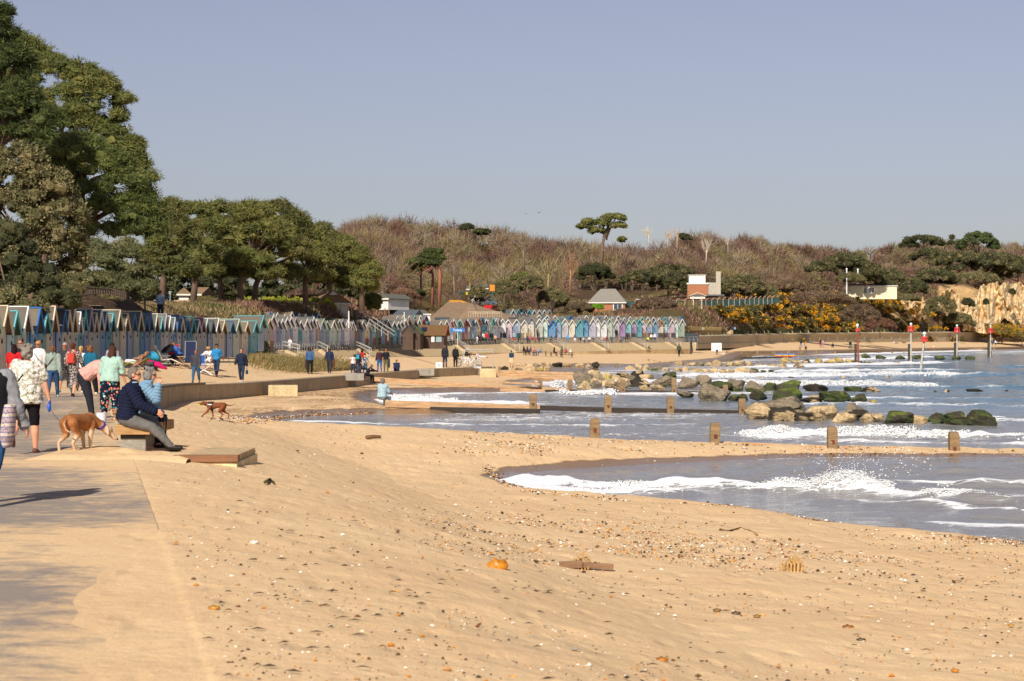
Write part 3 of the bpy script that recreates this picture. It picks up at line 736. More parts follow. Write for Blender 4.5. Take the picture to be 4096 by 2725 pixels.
def polyrow(keys,step,doff=0.0):
 pts=[(X(u,d+doff),d+doff)for u,d in keys];out=[];seg=0;pos=0.0
 tot=[math.hypot(b[0]-a[0],b[1]-a[1])for a,b in zip(pts[:-1],pts[1:])]
 L_=sum(tot);s=0
 while s<L_:
  r=s
  for k,tl in enumerate(tot):
   if r<=tl:break
   r-=tl
  a,b=pts[k],pts[k+1];f=r/tot[k]
  out.append((a[0]+(b[0]-a[0])*f,a[1]+(b[1]-a[1])*f,math.atan2(b[1]-a[1],b[0]-a[0])));s+=step
 return out
ROW2=polyrow(U2K,1.98,-2.2)
def uof(x,y):return x/y*F+CX
def row2():
 n=len(ROW2);skip=(434,443);q=0
 for i,(x,y,an)in enumerate(ROW2):
  u=uof(x,y)
  if 427<u<441:continue
  c=C2[int(i*len(C2)/n)%len(C2)];wl,tr=c.split(':');q+=1
  jit=(ihash(i,3)-.5);rz=an-PI/2+jit*.08-.25
  z=float(hutz(u))+max(0,(ihash(i,9)-.55))*.5
  part='under the bank' if u<330 else 'below the grassy steps' if u<400 else 'near the brown kiosk' if u<450 else 'near the café' if u<510 else 'behind the promenade railing'
  side=nth(max(1,int(round((u-262)/5))))if False else ''
  L1=C2[int((i-1)*len(C2)/n)%len(C2)].split(':')[0];L2=C2[int((i+1)*len(C2)/n)%len(C2)].split(':')[0]
  lab='%s beach hut with %s trim %s, between a %s and a %s hut, number %d along'%(nm(wl),nm(tr),part,nm(L1),nm(L2),q)
  lab='%s hut, %s trim, %s, %s in the far front row'%(nm(wl),nm(tr),part,ordn(q))
  hut(x+jit*.5,y,z,rz,wl,tr,lab,'beach huts of the far front row',w=.85+.12*ihash(i,5),h=.98+.16*ihash(i,4),roof=i,dp=.9)
def ordn(i):
 return nth(i)if i<60 else('sixt sevent eight ninet'.split()[i//10-6]+('ieth' if i%10==0 else 'y-'+nth(i%10)))if i<100 else 'last'
row2()
def backrows():
 B=polyrow([(268,222),(320,245)],3.1)+polyrow([(396,285),(430,300)],2.6)+polyrow([(505,341),(590,358),(682,386)],2.15)
 cs='blue:brightblue white:white slate:white paleblue:white cream:white white:lilac teal:white pink:white turquoise:turquoise cream:white sage:white red:white mint:white slate:lilac paleblue:white brown:orange white:white teal:turquoise lilac:white white:white blue:brightblue grey:white yellow:white sage:mint blue:blue mint:turquoise'.split()
 for i,(x,y,an)in enumerate(B):
  u=uof(x,y);wl,tr=cs[(i*7)%len(cs)].split(':')
  z=float(hutz(u))+.75+.4*ihash(i,8)
  lab='%s hut with %s trim peeping over the roofs, %s of the second row behind'%(nm(wl),nm(tr),ordn(i+1))
  hut(x,y,z,an-PI/2-.25,wl,tr,lab,'beach huts of the far second row',w=.88,h=.98,roof=i+1,dp=.9)
 T=polyrow([(512,385),(552,400)],2.2);cs='white:white mint:turquoise white:white turquoise:turquoise pink:white teal:white cream:white paleblue:paleblue'.split()
 for i in range(min(len(T),9)):
  x,y,an=T[i];wl,tr=cs[i%8].split(':')
  hut(x,y,ZV(326,y),an-PI/2-.2,wl,tr,'%s hut, %s trim, on the raised terrace, %s from its left end'%(nm(wl),nm(tr),nth(i+1)),'beach huts on the raised terrace',w=.9,h=1.05,roof=2)
 m=MB();a=T[0];b=T[-1]
 m.bar((a[0]-14,a[1]-1.5,ZV(326,a[1])-2.05),(b[0]+2,b[1]+1,ZV(326,b[1])-2.05),9,4);o=m.build('terrace',CONC);props(o,kind='structure')
backrows()
def kiosk():
 d=268;u=433.5;z=float(hutz(430))-.9;s=d/F
 t=thing('kiosk','large dark brown timber kiosk with a solar panel on its mossy roof','kiosk',(X(u,d),d,z),-.12)
 w=3.3;h=2.0;D=3.4;m=MB();m.box((0,0,h/2),(w,D,h));m.extrude([(-D/2,h),(D/2,h),(0,h+1.05)],w/2-.01,w/2-.16,'x');m.build('wall',paint('#57463c',.85,.12,2),t)
 m=MB();
 for s_ in(-1,1):m.put([(-w/2-.2,0,h+1.2),(w/2+.3,0,h+1.2),(w/2+.3,s_*(D/2+.3),h-.15),(-w/2-.2,s_*(D/2+.3),h-.15),(-w/2-.2,0,h+1.1),(w/2+.3,0,h+1.1),(w/2+.3,s_*(D/2+.3),h-.25),(-w/2-.2,s_*(D/2+.3),h-.25)],[(0,1,2,3),(7,6,5,4),(1,5,6,2),(2,6,7,3),(3,7,4,0)])
 m.build('roof',roofm('#75583c'),t)
 m=MB();m.put([(w/2+.31,y,zz)for y,zz in((0,h+1.25),(-D/2-.3,h-.1),(-D/2-.3,h-.3),(0,h+1.02))]+[(w/2+.36,y,zz)for y,zz in((0,h+1.25),(-D/2-.3,h-.1),(-D/2-.3,h-.3),(0,h+1.02))],[(0,1,2,3),(7,6,5,4),(0,4,5,1),(2,6,7,3)]);m.build('bargeboard',paint('#a33a34',.6),t)
 for xx,ww,hx,nm_ in((.2,.42,'#e6e6df','poster_board'),(1.0,.75,'#8fa0a8','window')):
  m=MB();m.box((xx,-D/2-.03,1.3),(ww,.06,.8));f=m.build(nm_,paint(hx,.3,.05),t)
 m=MB();m.box((-1.1,-D/2-.03,.9),(.6,.06,1.75));m.build('door',paint('#4b3b32',.8),t)
 m=MB();m.box((-1.1,-D/2+.5,h+.62),(.7,.8,.08),R=Matrix.Rotation(.6,3,'X'));m.build('solar_panel',paint('#232c44',.2,.05),t)
kiosk()
def shed(u,d,w,h,ap,hexw,label,roofhex='#5f625e',rz=-.12,dz=-.9,dep=2.6):
 z=float(hutz(u))+dz;t=thing('timber_shed',label,'shed',(X(u,d),d,z),rz)
 m=MB();m.extrude([(-w/2,0),(w/2,0),(w/2,h),(0,h+ap),(-w/2,h)],-dep/2,dep/2,'y');m.build('wall',paint(hexw,.8,.12,2),t)
 m=MB()
 for s in(-1,1):m.put([(0,-dep/2-.2,h+ap+.08),(s*(w/2+.2),-dep/2-.2,h-.08),(s*(w/2+.2),dep/2,h-.08),(0,dep/2,h+ap+.08),(0,-dep/2-.2,h+ap),(s*(w/2+.2),-dep/2-.2,h-.18),(s*(w/2+.2),dep/2,h-.18),(0,dep/2,h+ap)],[(0,1,2,3),(7,6,5,4),(0,4,5,1),(1,5,6,2)])
 m.build('roof',roofm(roofhex),t)
 m=MB();m.box((0,-dep/2-.03,1),(w*.45,.06,1.95));m.build('door',paint(hexw,.7,.1,3),t)
shed(409.5,263,1.35,2.3,.9,'#55443a','tall dark brown timber shed with steep gable, left of the green-roofed one')
shed(417,264,1.3,2.2,.8,'#4f3f36','dark brown timber shed with a green felt roof beside the pale blue hut','#5f7350')
def wood(c,name,wetc=None):
 t=NT(name);v=t.coord((1,12,12));w=t.coord((1,1,1),'World')
 n=t.noise(v,1.4,6,.65,.4);n2=t.noise(w,3,4);b=L(c)
 col=t.ramp(n,[(.3,tuple(x*.55 for x in b)),(.55,b),(.75,tuple(min(1,x*1.3)for x in b))])
 col=t.mix(t.ramp(n2,[(.5,0.0),(.75,.4)]),col,tuple(x*.5 for x in b))
 t.base(col,.85 if not wetc else.35,.3);t.bump(n,.6,.02);return t.m
WD_PALE=wood('#c19b74','pale_timber');WD_WET=wood('#3d332b','wet_timber',1);WD_POST=wood('#8d7454','post_timber');RUST=paint('#6b3420',.8,.3,6)  # the pale planks are plain sand-coloured timber
def groyne(label,pts,posts,ztops,planks,phs,pw=.3,wet_from=None,rail=None):
 """pts: list of (x,y); planks: list of (i0,i1,ztop0,ztop1,h,mat)"""
 o0=pts[0];t=thing('groyne',label,'groyne',(o0[0],o0[1],0))
 for(a,b,z0,z1,h,mat)in planks:
  m=MB();A=Vector((a[0]-o0[0],a[1]-o0[1],z0-h/2));B=Vector((b[0]-o0[0],b[1]-o0[1],z1-h/2));m.bar(A,B,.16,h)
  m.build('plank',mat,t,bevel=.015)
 for i,((x,y),zt,ph)in enumerate(zip(posts,ztops,phs)):
  m=MB();tw=pw*(.95+.12*math.sin(i*3.1));lean=.03*math.sin(i*1.7)
  m.put([(sx*tw/2*k+lean*z,sy*tw/2*k,z)for z,k in((-ph-.9,1),(-ph*.5,1),(-.12,1.0),(-.02,.8))for sx,sy in((-1,-1),(1,-1),(1,1),(-1,1))],[(0,3,2,1),(12,13,14,15)]+[(r*4+k,r*4+(k+1)%4,r*4+4+(k+1)%4,r*4+4+k)for r in range(3)for k in range(4)])
  m.v=[(p[0]+x-o0[0],p[1]+y-o0[1]-.2,p[2]+zt)for p in m.v]
  m.build('post',WD_POST if not(wet_from and x>wet_from)else wood('#5d4636','dark_post_timber'),t,bevel=.02)
  if ph>.1:
   m=MB();m.box((x-o0[0],y-o0[1]-.2-tw/2-.012,zt-ph+.05),(.09,.03,.1));m.build('rusty_bolt',RUST,t)
 return t
def gp(us,vt,ds,vb):
 P_=[(X(u,d),d)for u,d in zip(us,ds)];zt=[ZV(v,d)for v,d in zip(vt,ds)];ph=[(b-a)*d/F for a,b,d in zip(vt,vb,ds)]
 return P_,zt,ph
p,zt,ph=gp([594.5,714.5,831,952],[417,421.5,425.5,430.5],[57.4,57.2,57,56.7],[431.5,437.5,443,450])
groyne('nearest timber groyne with four posts on the shingle spit behind the near wave',[(2,57.3),(20,56.4)],p,zt,[((6.5,57.35),(12.6,57),ZV(442.2,57.3),ZV(450.4,57),.22,WD_PALE),((12.6,57),(19,56.5),ZV(450.2,57),ZV(453.4,56.5),.2,WD_WET),((12.6,57.1),(19,56.6),ZV(452,57),ZV(456,56.5),.3,WD_WET)],ph,.29)
p,zt,ph=gp([533,608,670,741.5],[393,394.8,395.8,397.8],[88.2,88.2,88.2,88.2],[405,407.2,408,411])
Z88=lambda v:ZV(v,88)
groyne('second timber groyne with dark wet planks, where the woman in pale blue sits',[(-5.6,88),(10.2,88)],p,zt,[((X(385,88),88),(X(462,88),88),Z88(400.2),Z88(402.6),.3,WD_PALE),((X(462,88),88),(X(540,88),88),Z88(402.4),Z88(405.2),.24,WD_PALE),((X(540,88),88),(X(608,88),88),Z88(405.3),Z88(407.3),.22,WD_WET),((X(608,88),88),(X(741,88),88),Z88(407.3),Z88(410.3),.45,WD_WET),((X(430,88),87.9),(X(540,88),87.9),Z88(406.5),Z88(408.6),.3,WD_WET)],ph,.34)
p,zt,ph=gp([540,570,622.5,673.5,725],[379.5,379,379,377.2,384.3],[126,125,124,124,124],[387.5,390,390.5,391.5,391])
groyne('third timber groyne running from the low wall across the shingle to two tall posts',[(-8.7,126),(13.4,124)],p,zt,[((X(373,126),126.5),(X(484,126),126),ZV(377,126),ZV(384.6,126),.26,WD_PALE),((X(450,126),126.1),(X(570,126),125.3),ZV(384.9,126),ZV(387.8,126),.3,WD_PALE),((X(484,126),125.9),(X(540,126),125),ZV(380.5,126),ZV(382.8,126),.12,WD_PALE),((X(500,125),124.8),(X(572,125),124.6),ZV(388.3,125),ZV(390,125),.25,WD_PALE),((X(545,124),124),(X(640,124),124),ZV(389.6,124),ZV(390.3,124),.3,WD_WET),((X(640,124),124),(X(728,124),124),ZV(390,124),ZV(391.6,124),.34,WD_WET)],ph,.33)
p,zt,ph=gp([499.5,536,574.5],[366,367.5,372.6],[156,156,156],[381,382,383])
groyne('fourth groyne of four stacked pale planks between the concrete block and the boulders',[(-1.3,156),(5.2,156)],p,zt,[((X(496,156),155.5),(X(576,156),155.5),ZV(370.3+2.75*k,156),ZV(372.2+2.5*k,156),.19,WD_PALE)for k in range(4)],ph,.22)
p,zt,ph=gp([640,672,700,724,748],[361,360,358.5,357,355.8],[300,310,325,340,355],[363,362,360.6,358.6,358])
groyne('low dark groyne far along the beach behind the boulder rows',[(X(652,305),305),(X(748,355),355)],p,zt,[((X(600,290),290),(X(660,308),308),ZV(358.5,290),ZV(360.2,308),.3,WD_PALE),((X(660,308),308),(X(765,360),360),ZV(360,308),ZV(356.5,360),.7,WD_WET),((X(765,360),360),(X(792,372),372),ZV(356.5,360),ZV(356.8,372),.8,WD_WET)],ph,.4)
us=[716,727,741,757,773,788,801,816,835,855,867,879,892,904];ds=[395+i*8 for i in range(14)]
p,zt,ph=gp(us,[352.6,351,350.8,351,351.5,351,351,350.8,351.6,351.4,352.2,351.8,352.2,352.4],ds,[354.5]*14)
groyne('farthest row of short timber groyne posts on the wide beach by the windbreaks',[(X(716,395),395),(X(910,500),500)],p,zt,[((X(710,390),390),(X(870,475),475),ZV(353.6,390),ZV(353.6,475),.35,WD_PALE),((X(870,475),475),(X(925,500),500),ZV(354.2,475),ZV(354.6,500),.9,paint('#4f6330',.8,.3,1))],ph,.55)
def rock_mat():
 t=NT('boulder_stone');w=t.coord((1,1,1),'World');g=t.attr('Col');n=t.noise(w,1.3,6,.7);n2=t.noise(w,7,4,.7)
 c=t.mix(1.0,g,t.ramp(n,[(.3,.5),(.5,1.0),(.7,1.25)]),'MULTIPLY');c=t.mix(t.ramp(n2,[(.45,0.0),(.7,.55)]),c,L('#40382c'))
 t.base(c,.85,.25);t.bump(t.math('ADD',n,n2),.8,.12);return t.m
ROCK=rock_mat()
TAN=L('#c9ae84');GREY=L('#8d7f6a');GRN=L('#46512c');DGRN=L('#39382a');BLK=L('#3a342b');LICH=L('#b5a25a')
def rock(u,vb,wpx,hpx,d,kind,label,group='boulders at the groyne ends',seed=0,dep=1.0,rz=None):
 s=d/F;w=wpx*s/2;h=hpx*s;r=np.random.RandomState(seed*7+int(u*3)%997)
 x=X(u,d);zb=ZV(vb,d)
 n=18;m=28;th=np.linspace(0,PI,n);ph=np.linspace(0,2*PI,m,endpoint=False)
 T,H=np.meshgrid(th,ph,indexing='ij');dx=np.sin(T)*np.cos(H);dy=np.sin(T)*np.sin(H);dz=np.cos(T)
 rad=np.ones(T.shape)*9
 for k in range(16):
  a=r.normal(size=3);a/=np.linalg.norm(a)
  if k<6:a=np.eye(3)[k%3]*(1 if k<3 else-1)+r.normal(size=3)*.32;a/=np.linalg.norm(a)
  dt=dx*a[0]+dy*a[1]+dz*a[2];lim=r.uniform(.5,.95)
  rad=np.where(dt>.05,np.minimum(rad,lim/np.maximum(dt,.05)),rad)
 rad=np.minimum(rad,1.25);rad=rad*(1+fbm(dx*2.5+u,dz*2.5+dy*2,3,seed)*.22+fbm(dx*6+u,dz*6+dy*5,2,seed)*.08)
 hh=h*.62
 rad=rad/np.abs(dx*rad).max();V=np.stack([dx*rad*w,dy*rad*w*dep,dz*rad*hh],-1);V[...,2]*=hh/max(.2*hh,V[...,2].max());V[...,2]+=h-V[...,2].max();
 V[...,2]*=1
 zz=(V[...,2]-V[...,2].min())/max(1e-6,np.ptp(V[...,2]))
 nz=fbm(V[...,0]*1.2+u,V[...,2]*2+V[...,1],3,5+seed)
 base=dict(tan=TAN,grey=GREY,green=GRN,dark=BLK,lich=TAN)[kind];col=np.array(base)[None,None]*np.ones(T.shape+(1,))
 zw=V[...,2]+zb
 if kind=='green':col=np.where((fbm(V[...,0]*2.2+3,V[...,2]*3,2,seed)>.1)[...,None],np.array(L('#4a4433')),col);col=np.where((nz>.12)[...,None],np.array(L('#66702f')),col);col=np.where((zz<.45+nz)[...,None],np.array(DGRN),col)
 if kind in('tan','lich'):col=np.where((nz>(.22 if kind=='tan' else.05))[...,None],np.array(GREY if kind=='tan' else LICH),col)
 if kind=='grey':col=np.where((zw<ZW+.22)[...,None]&(nz>-.1)[...,None],np.array(L('#4c5a2c')),col)
 if kind=='dark':col=np.where((nz>.12)[...,None],np.array(TAN),col)
 idx=np.arange(n*m).reshape(n,m);j=np.roll(idx,-1,1)
 Q=np.stack([idx[:-1],idx[1:],j[1:],j[:-1]],-1).reshape(-1,4)
 o=npmesh('boulder',V.reshape(-1,3),Q,[ROCK],smooth=False,col=col.reshape(-1,3));o.location=(x,d,zb)
 o.rotation_euler[2]=0;props(o,label,'boulder',group)
RK=[(742,767,404,418,'tan','pale flat-topped boulder right beside the last post of the second groyne'),(757,803,397.6,413,'grey','big brown-topped boulder lying over two others in the nearest boulder row'),(766,794,407.7,419.5,'dark','dark boulder under the big brown-topped one in the nearest boulder row'),(797,831,409.6,420,'dark','mottled dark and cream boulder fourth from the left in the nearest row'),(806,836,406.5,418,'lich','boulder with a yellow lichen flank behind the mottled dark one'),(835,866,410,421,'dark','peaked dark boulder with green foot in the middle of the nearest row'),(847,866,404,418,'grey','brown pointed boulder leaning behind the peaked dark one'),(858,873,413.5,421.7,'tan','small cream boulder beside the peaked dark one'),(870,883,413.5,421,'tan','small cream boulder left of the green wedge'),(883,913,411.5,423,'green','green weedy wedge-shaped boulder left of the long green ridge'),(911,928,416,423,'lich','low ochre boulder between the green wedge and the long green ridge'),(927,944,413.5,423,'green','dark green boulder right of the low ochre one'),(940,970,412,424,'green','long green weed-covered boulder with an ochre foot'),(965,993,410.6,423.8,'green','green weed-covered boulder with the highest hump at the seaward end'),(698,728,384.4,400,'grey','large lone brown boulder right of the third groyne, with green foot'),(678,696,391,397,'grey','low brown boulder left of the large lone brown one'),(727,740,395,400,'green','small green boulder touching the large lone brown one'),(739,748,394,400,'green','small peaked green boulder right of the large lone brown one'),(751,768,390.6,400.7,'green','bright green rounded boulder behind the nearest row'),(772,800,389,401,'green','dark green pyramid boulder behind the big brown-topped boulder'),(800,822,396,402,'dark','low dark boulder with cream spots between the green ones'),(823,852,392,403,'green','large green domed boulder in the second row'),(853,869,394.4,404,'green','steep green boulder right of the large green dome'),(868,878,400,404,'lich','low ochre boulder at the seaward end of the second row'),(729,745,380,390,'grey','grey-green boulder left in the third row by the dark post'),(746,764,381.5,391,'grey','tall dark grey boulder in the third row'),(764,777,383,390,'green','low green boulder between two taller ones in the third row'),(778,799,381,391,'green','highest green boulder of the third row with an ochre foot'),(801,826,384,390.6,'dark','isolated dark slab boulder with orange waterline in the third row'),(845,860,386.8,390.6,'green','low dark boulder just above the waves, right of the dark slab'),(862,879,386.8,391,'dark','last boulder of the third row, low and ochre-footed'),(574,592,371.7,383,'grey','largest grey boulder leaning at the upper left of the pile'),(589,601,377,386.5,'tan','cream boulder in the left part of the pile'),(578,591,381.5,388,'tan','pale boulder at the left foot of the pile by the splash'),(600,611,373,380,'lich','ochre boulder on the back of the pile'),(598,609,378,384.5,'tan','rounded buff boulder at the middle of the pile'),(604,619,380,388,'tan','large pale boulder in front of the pile by the left post'),(611,622,375,381,'tan','buff boulder behind the large pale one'),(616,630,378,388,'tan','tall pale smooth boulder beside the left tall post'),(629,643,370.4,379,'dark','dark peaked boulder crowning the pile, near the wading dog'),(616,628,372.5,377,'dark','small black weedy boulder at the back of the pile'),(626,635,375,380,'tan','small cream boulder under the dark peaked one'),(588,601,370.5,378,'tan','grey-white boulder at the top left of the pile'),(640,653,374.5,380,'tan','cream slab behind the long mottled boulder'),(630,651,378,386,'dark','long mottled cream and black boulder right of the left tall post'),(638,650,385,389,'tan','small cream boulder under the long mottled one'),(651,666,385,389.3,'tan','low cream boulder at the water beneath the long dark brown one'),(651,674,376.4,386,'grey','long dark brown boulder between the two tall posts'),(663,676,372.4,377,'green','low green boulder behind the long dark brown one'),(675,698,377.6,389,'grey','big brown boulder right of the second tall post'),(696,711,376,386,'grey','grey boulder behind the big brown one'),(711,732,381.5,390,'green','long yellow-green weedy boulder left of the grey-green one'),]
for i,(u0,u1,vt,vb,kd,lab)in enumerate(RK):rock((u0+u1)/2,vb+.6,(u1-u0)*1.22,(vb-vt)*1.1+.8,6400/(vb-CY)*.985,kd,lab,seed=i,dep=.9)
def far_rocks():
 rr=random.Random(5);k=0
 rows=[(613,750,369.3,374.2,9.5,5.5,'tan','pool row behind the big pile'),(642,800,364.6,367.8,10,5,'tan','farther row behind the big pile'),(514,598,367.0,366.8,9,4.5,'tan','line of slabs below the picnic tables'),(500,548,370.3,370.6,8,4,'tan','pale stones beside the man in shorts'),(744,768,372,372.2,9,3.6,'green','dark clump right of the pool boulders'),(781,856,362.6,363,10,5.5,'lich','surf line below the windbreaks'),(862,970,359,360,10,4.5,'green','line among the red-topped markers'),(849,896,363.5,363.9,6,2.2,'dark','line by the solid red marker')]
 for ra,(u0,u1,v0,v1,st,hh,kind,nm_)in enumerate(rows):
  u=u0;j=0
  while u<u1:
   f=(u-u0)/(u1-u0);w=st*rr.uniform(.6,1.35);hgt=hh*rr.uniform(.6,1.3);kd=kind if rr.random()<.6 else rr.choice(['grey','tan','dark','green' if ra in(4,5,6)else 'lich'])
   j+=1;v=v0+(v1-v0)*f;d=6400/(v-CY);
   if ra in(2,3):d=hit((u0+u1)/2,v)
   desc=dict(tan='cream',grey='grey',dark='dark mottled',lich='ochre',green='green weedy')[kd]
   rock(u+w/2,v+.5,w*1.1,hgt+.5,d,kd,'%s boulder, %s from the left in the %s'%(desc,nth(j),nm_),nm_,seed=100+k);k+=1
   u+=w*rr.uniform(.85,1.25)*(1.4 if ra==6 else 1)
 for j,(u,v,w,h)in enumerate([(1006,340.5,14,4),(1020,340,16,4.5),(990,339,8,6),(998,341,9,3)]):
  rock(u,v,w,h,770,'tan',['long pale boulder of the bank','last pale boulder of the bank','pale leaning boulder','low pale boulder'][j]+' beyond the end of the curved sea wall','pale boulders past the sea wall',seed=300+j)
 rock(724,331.5,9,4.5,455,'tan','left pale angular boulder tumbled on the grass slope above the curved wall','pale boulders on the slope',seed=331);rock(730,334,8,4,450,'tan','right pale angular boulder tumbled on the grass slope above the curved wall','pale boulders on the slope',seed=332)
 for j,(u,v,w,h)in enumerate([(760,377.4,7,1.4),(791,377.6,10,1.2),(843,377.8,7,1.8),(887,377.6,6,1.4),(935,391.5,5,1.2),(947.5,391.8,7,2.4),(974,391.6,20,3),(1007,391,6,1.4),(975,406.6,10,2.2)]):
  d=6400/(v-CY);rock(u,v+1,w,h+1,d,'dark',['tiny black rock awash left of the leaning marker','thin black rock awash behind the third row','small black rock awash behind the green boulders','tiny dark rock awash below the leaning marker','little orange-brown rock awash in the blue water','orange-brown rock awash near the right edge','long orange and black rock awash near the right edge','farthest right dark rock awash','dark rock just breaking the surface right of the second row'][j],'rocks awash',seed=340+j)
far_rocks()
def marker(u,vb,vt,lean,cage,timb,d,label,hexp='#b9b2a6'):
 s=d/F;t=thing('groyne_marker',label,'marker post',(X(u,d),d,ZW-.6),group='red-topped groyne markers');H=(vb-vt)*s+.6;top=H-1.2*.0
 dx=lean*s;rc=(6 if cage else 4.4)*s/2;ch=4.6*s
 m=MB();m.tube([(-dx,0,0),(0,0,H-.3)],[.14,.1],8);m.build('pole',paint(hexp,.6,.2,1),t)
 m=MB();RED=paint('#d8433a',.5,.08,2)
 if cage:
  n=8
  for z,r in((H-ch-.3,rc*1.0),(H-.45,rc*.62)):m.tube([(r*math.cos(a),r*math.sin(a),z)for a in np.linspace(0,2*PI,17)],.11,6,cap=False)
  for k in range(n):
   a=2*PI*k/n;c,s_=math.cos(a),math.sin(a);m.bar((rc*c,rc*s_,H-ch-.3),(rc*.62*c,rc*.62*s_,H-.45),.12,.06)
  m.tube([(rc*.62*math.cos(a),rc*.62*math.sin(a),H-.45)for a in np.linspace(0,2*PI,13)],.16,6,cap=False)
 else:
  m.loft([((0,0,H-ch-.2),rc*.95,rc*.95),((0,0,H-.5),rc*.85,rc*.85),((0,0,H-.42),rc*.3,rc*.3)],14)
 m.build('red_topmark',RED,t)
 m=MB();m.tube([(0,0,H-.5),(0,0,H-.1)],.1,6);m.ball((0,0,H),.2,8,6);m.build('beacon_light',paint('#cfe5dc',.3,.05),t)
 if timb:
  th=timb*s;m=MB();m.box((-1.5*s,.3,th/2+.3),(2.1*s,.35,th+.6));m.build('timber_pile',wood('#4a4030','pile_timber'),t,bevel=.05)
  m=MB();m.box((.2,.45,th*.3),(.22,.3,th*.6));m.build('timber_fender',WD_WET,t)
 return t
marker(857.5,364.7,325,-1,False,21,264,'groyne marker with a solid red can on a rusty pole and a tall timber pile','#8c4a36')
marker(911,362.4,324,0,True,18.5,292,'groyne marker on a pale pole just left of the leaning one')
marker(924.5,370.8,333.5,4.5,True,0,211,'leaning groyne marker with no timber pile, standing alone in deeper water')
marker(957,359.4,325.5,0,True,17,338,'groyne marker on a pale pole, second from the right edge')
marker(990.5,356.8,326.3,0,True,15,392,'rightmost groyne marker, red cage on a pale pole in front of the wall end')
def stump(u,vb,wpx,hpx,label,seed):
 d=hit(u,vb);s=d/F;w=wpx*s;h=hpx*s;r=random.Random(seed);t=thing('timber_stump',label,'stump',(X(u,d),d,gz(X(u,d),d)))
 m=MB();n=7
 for i in range(n):
  for j in range(3):
   hh=h*r.uniform(.55,1.0)*(1.0 if 1<i<n-1 else.7);x=(i-(n-1)/2)*w/n;y=(j-1)*.07
   m.put([(x+sx*w/n*.52*k+r.uniform(-.004,.004),y+sy*.036*k,z)for z,k in((-.2,1.15),(hh*.6,1),(hh,.45))for sx,sy in((-1,-1),(1,-1),(1,1),(-1,1))],[(8,9,10,11)]+[(q*4+k,q*4+(k+1)%4,q*4+4+(k+1)%4,q*4+4+k)for q in range(2)for k in range(4)])
 m.build('splintered_wood',wood('#cda469','splintered_timber'),t,remesh=.008,sm_it=1)
 return t,d
stump(792,572,25,19,'pale rotten split timber stump standing alone in the sand at the right',3)
tt,d_=stump(580,569,22,18,'pale rotten splintered timber stump with a weathered plank through its foot',4)
m=MB();m.bar((-.23,-.11,.045),(.02,-.10,.06),.05,.08);m.bar((.03,-.09,.05),(.36,-.03,.02),.05,.06);m.build('plank',wood('#8a6a50','old_plank'),tt,bevel=.008)
def stone(u,v,wpx,label,hexc,flat=.55,name='stone',cat='stone',group=None):
 d=hit(u,v);s=d/F;r=wpx*s/2;m=MB();m.ball((0,0,r*flat*.55),(r,r*.8,r*flat*1.0),14,9)
 rr=random.Random(int(u));m.v=[tuple(c*(1+.14*math.sin(7*p[0]/r+rr.random()*.3+3*p[2]/r))for c in p)for p in m.v]
 t=NT('flint');w=t.coord();t.base(t.ramp(t.noise(w,18,4),[(.35,tuple(x*.5 for x in L(hexc))),(.55,L(hexc)),(.7,tuple(min(1,x*1.4)for x in L(hexc)))]),.4,.5)
 o=m.build(name,t.m,smooth=True);o.location=(X(u,d),d,gz(X(u,d),d));props(o,label,cat,group)
stone(497.5,570.5,19.5,'large glossy orange flint in the foreground sand left of the stumps','#c98022',.75)
for u,v,w,lab,hx in[(214,610,11,'flat amber leaf-shaped stone at the lower left','#b5812f'),(662,662,12,'amber pebble lying near the bottom centre','#a86a22'),(848,629.5,11,'dark amber stone at lower right beside two smaller ones','#8f5a22'),(717,612,8,'brown stone right of a darker one under the right stump','#7b6038'),(736,615,9,'dark brown angular stone below the right stump','#5b4a33'),(757,618,7,'small ochre-brown stone right of the dark angular one','#8c6a33'),(955,672,8,'amber pebble at the bottom right corner','#c07c2a'),(602,606,7,'white shell fragment left of the brown stones','#e6dcc6'),(432,627,6,'small white shell in the lower middle sand','#e9e0cf'),(861,642,9,'dark olive stone below the dark amber one','#5a4c2c'),(254,544,8,'small white shell on the sand below the platform','#eee6d4'),(1011,627,6,'small amber stone near the right edge','#b3842f')]:
 stone(u,v,w,lab,hx,.5)
def stick(pts,r,label,hexc='#7b5a3c',name='driftwood_stick'):
 P3=[]
 for u,v in pts:d=hit(u,v);P3 .append(Vector((X(u,d),d,gz(X(u,d),d)+r*1.3)))
 o0=P3[0].copy();m=MB();m.tube([p-o0 for p in P3],[r*(1.1-.5*i/len(P3))for i in range(len(P3))],7);o=m.build(name,wood(hexc,'driftwood'),smooth=True);o.location=o0;props(o,label,'driftwood')
stick([(720,532),(731,533.5),(741,530.5),(749,533),(757,537)],.022,'crooked pale brown driftwood stick right of centre','#9a6f42')
stick([(265,484.5),(270,481.5),(274,484.5)],.02,'small dark green seaweed twig on the sand','#54512b')
stick([(367,440.5),(374,439.5),(381,439.8)],.05,'dark flat piece of driftwood on the sand below the pool edge')
stick([(171,452.2),(185,453.2),(200,453.6)],.015,'thin twig lying on the sand right of the seated man shoes','#5f4630')
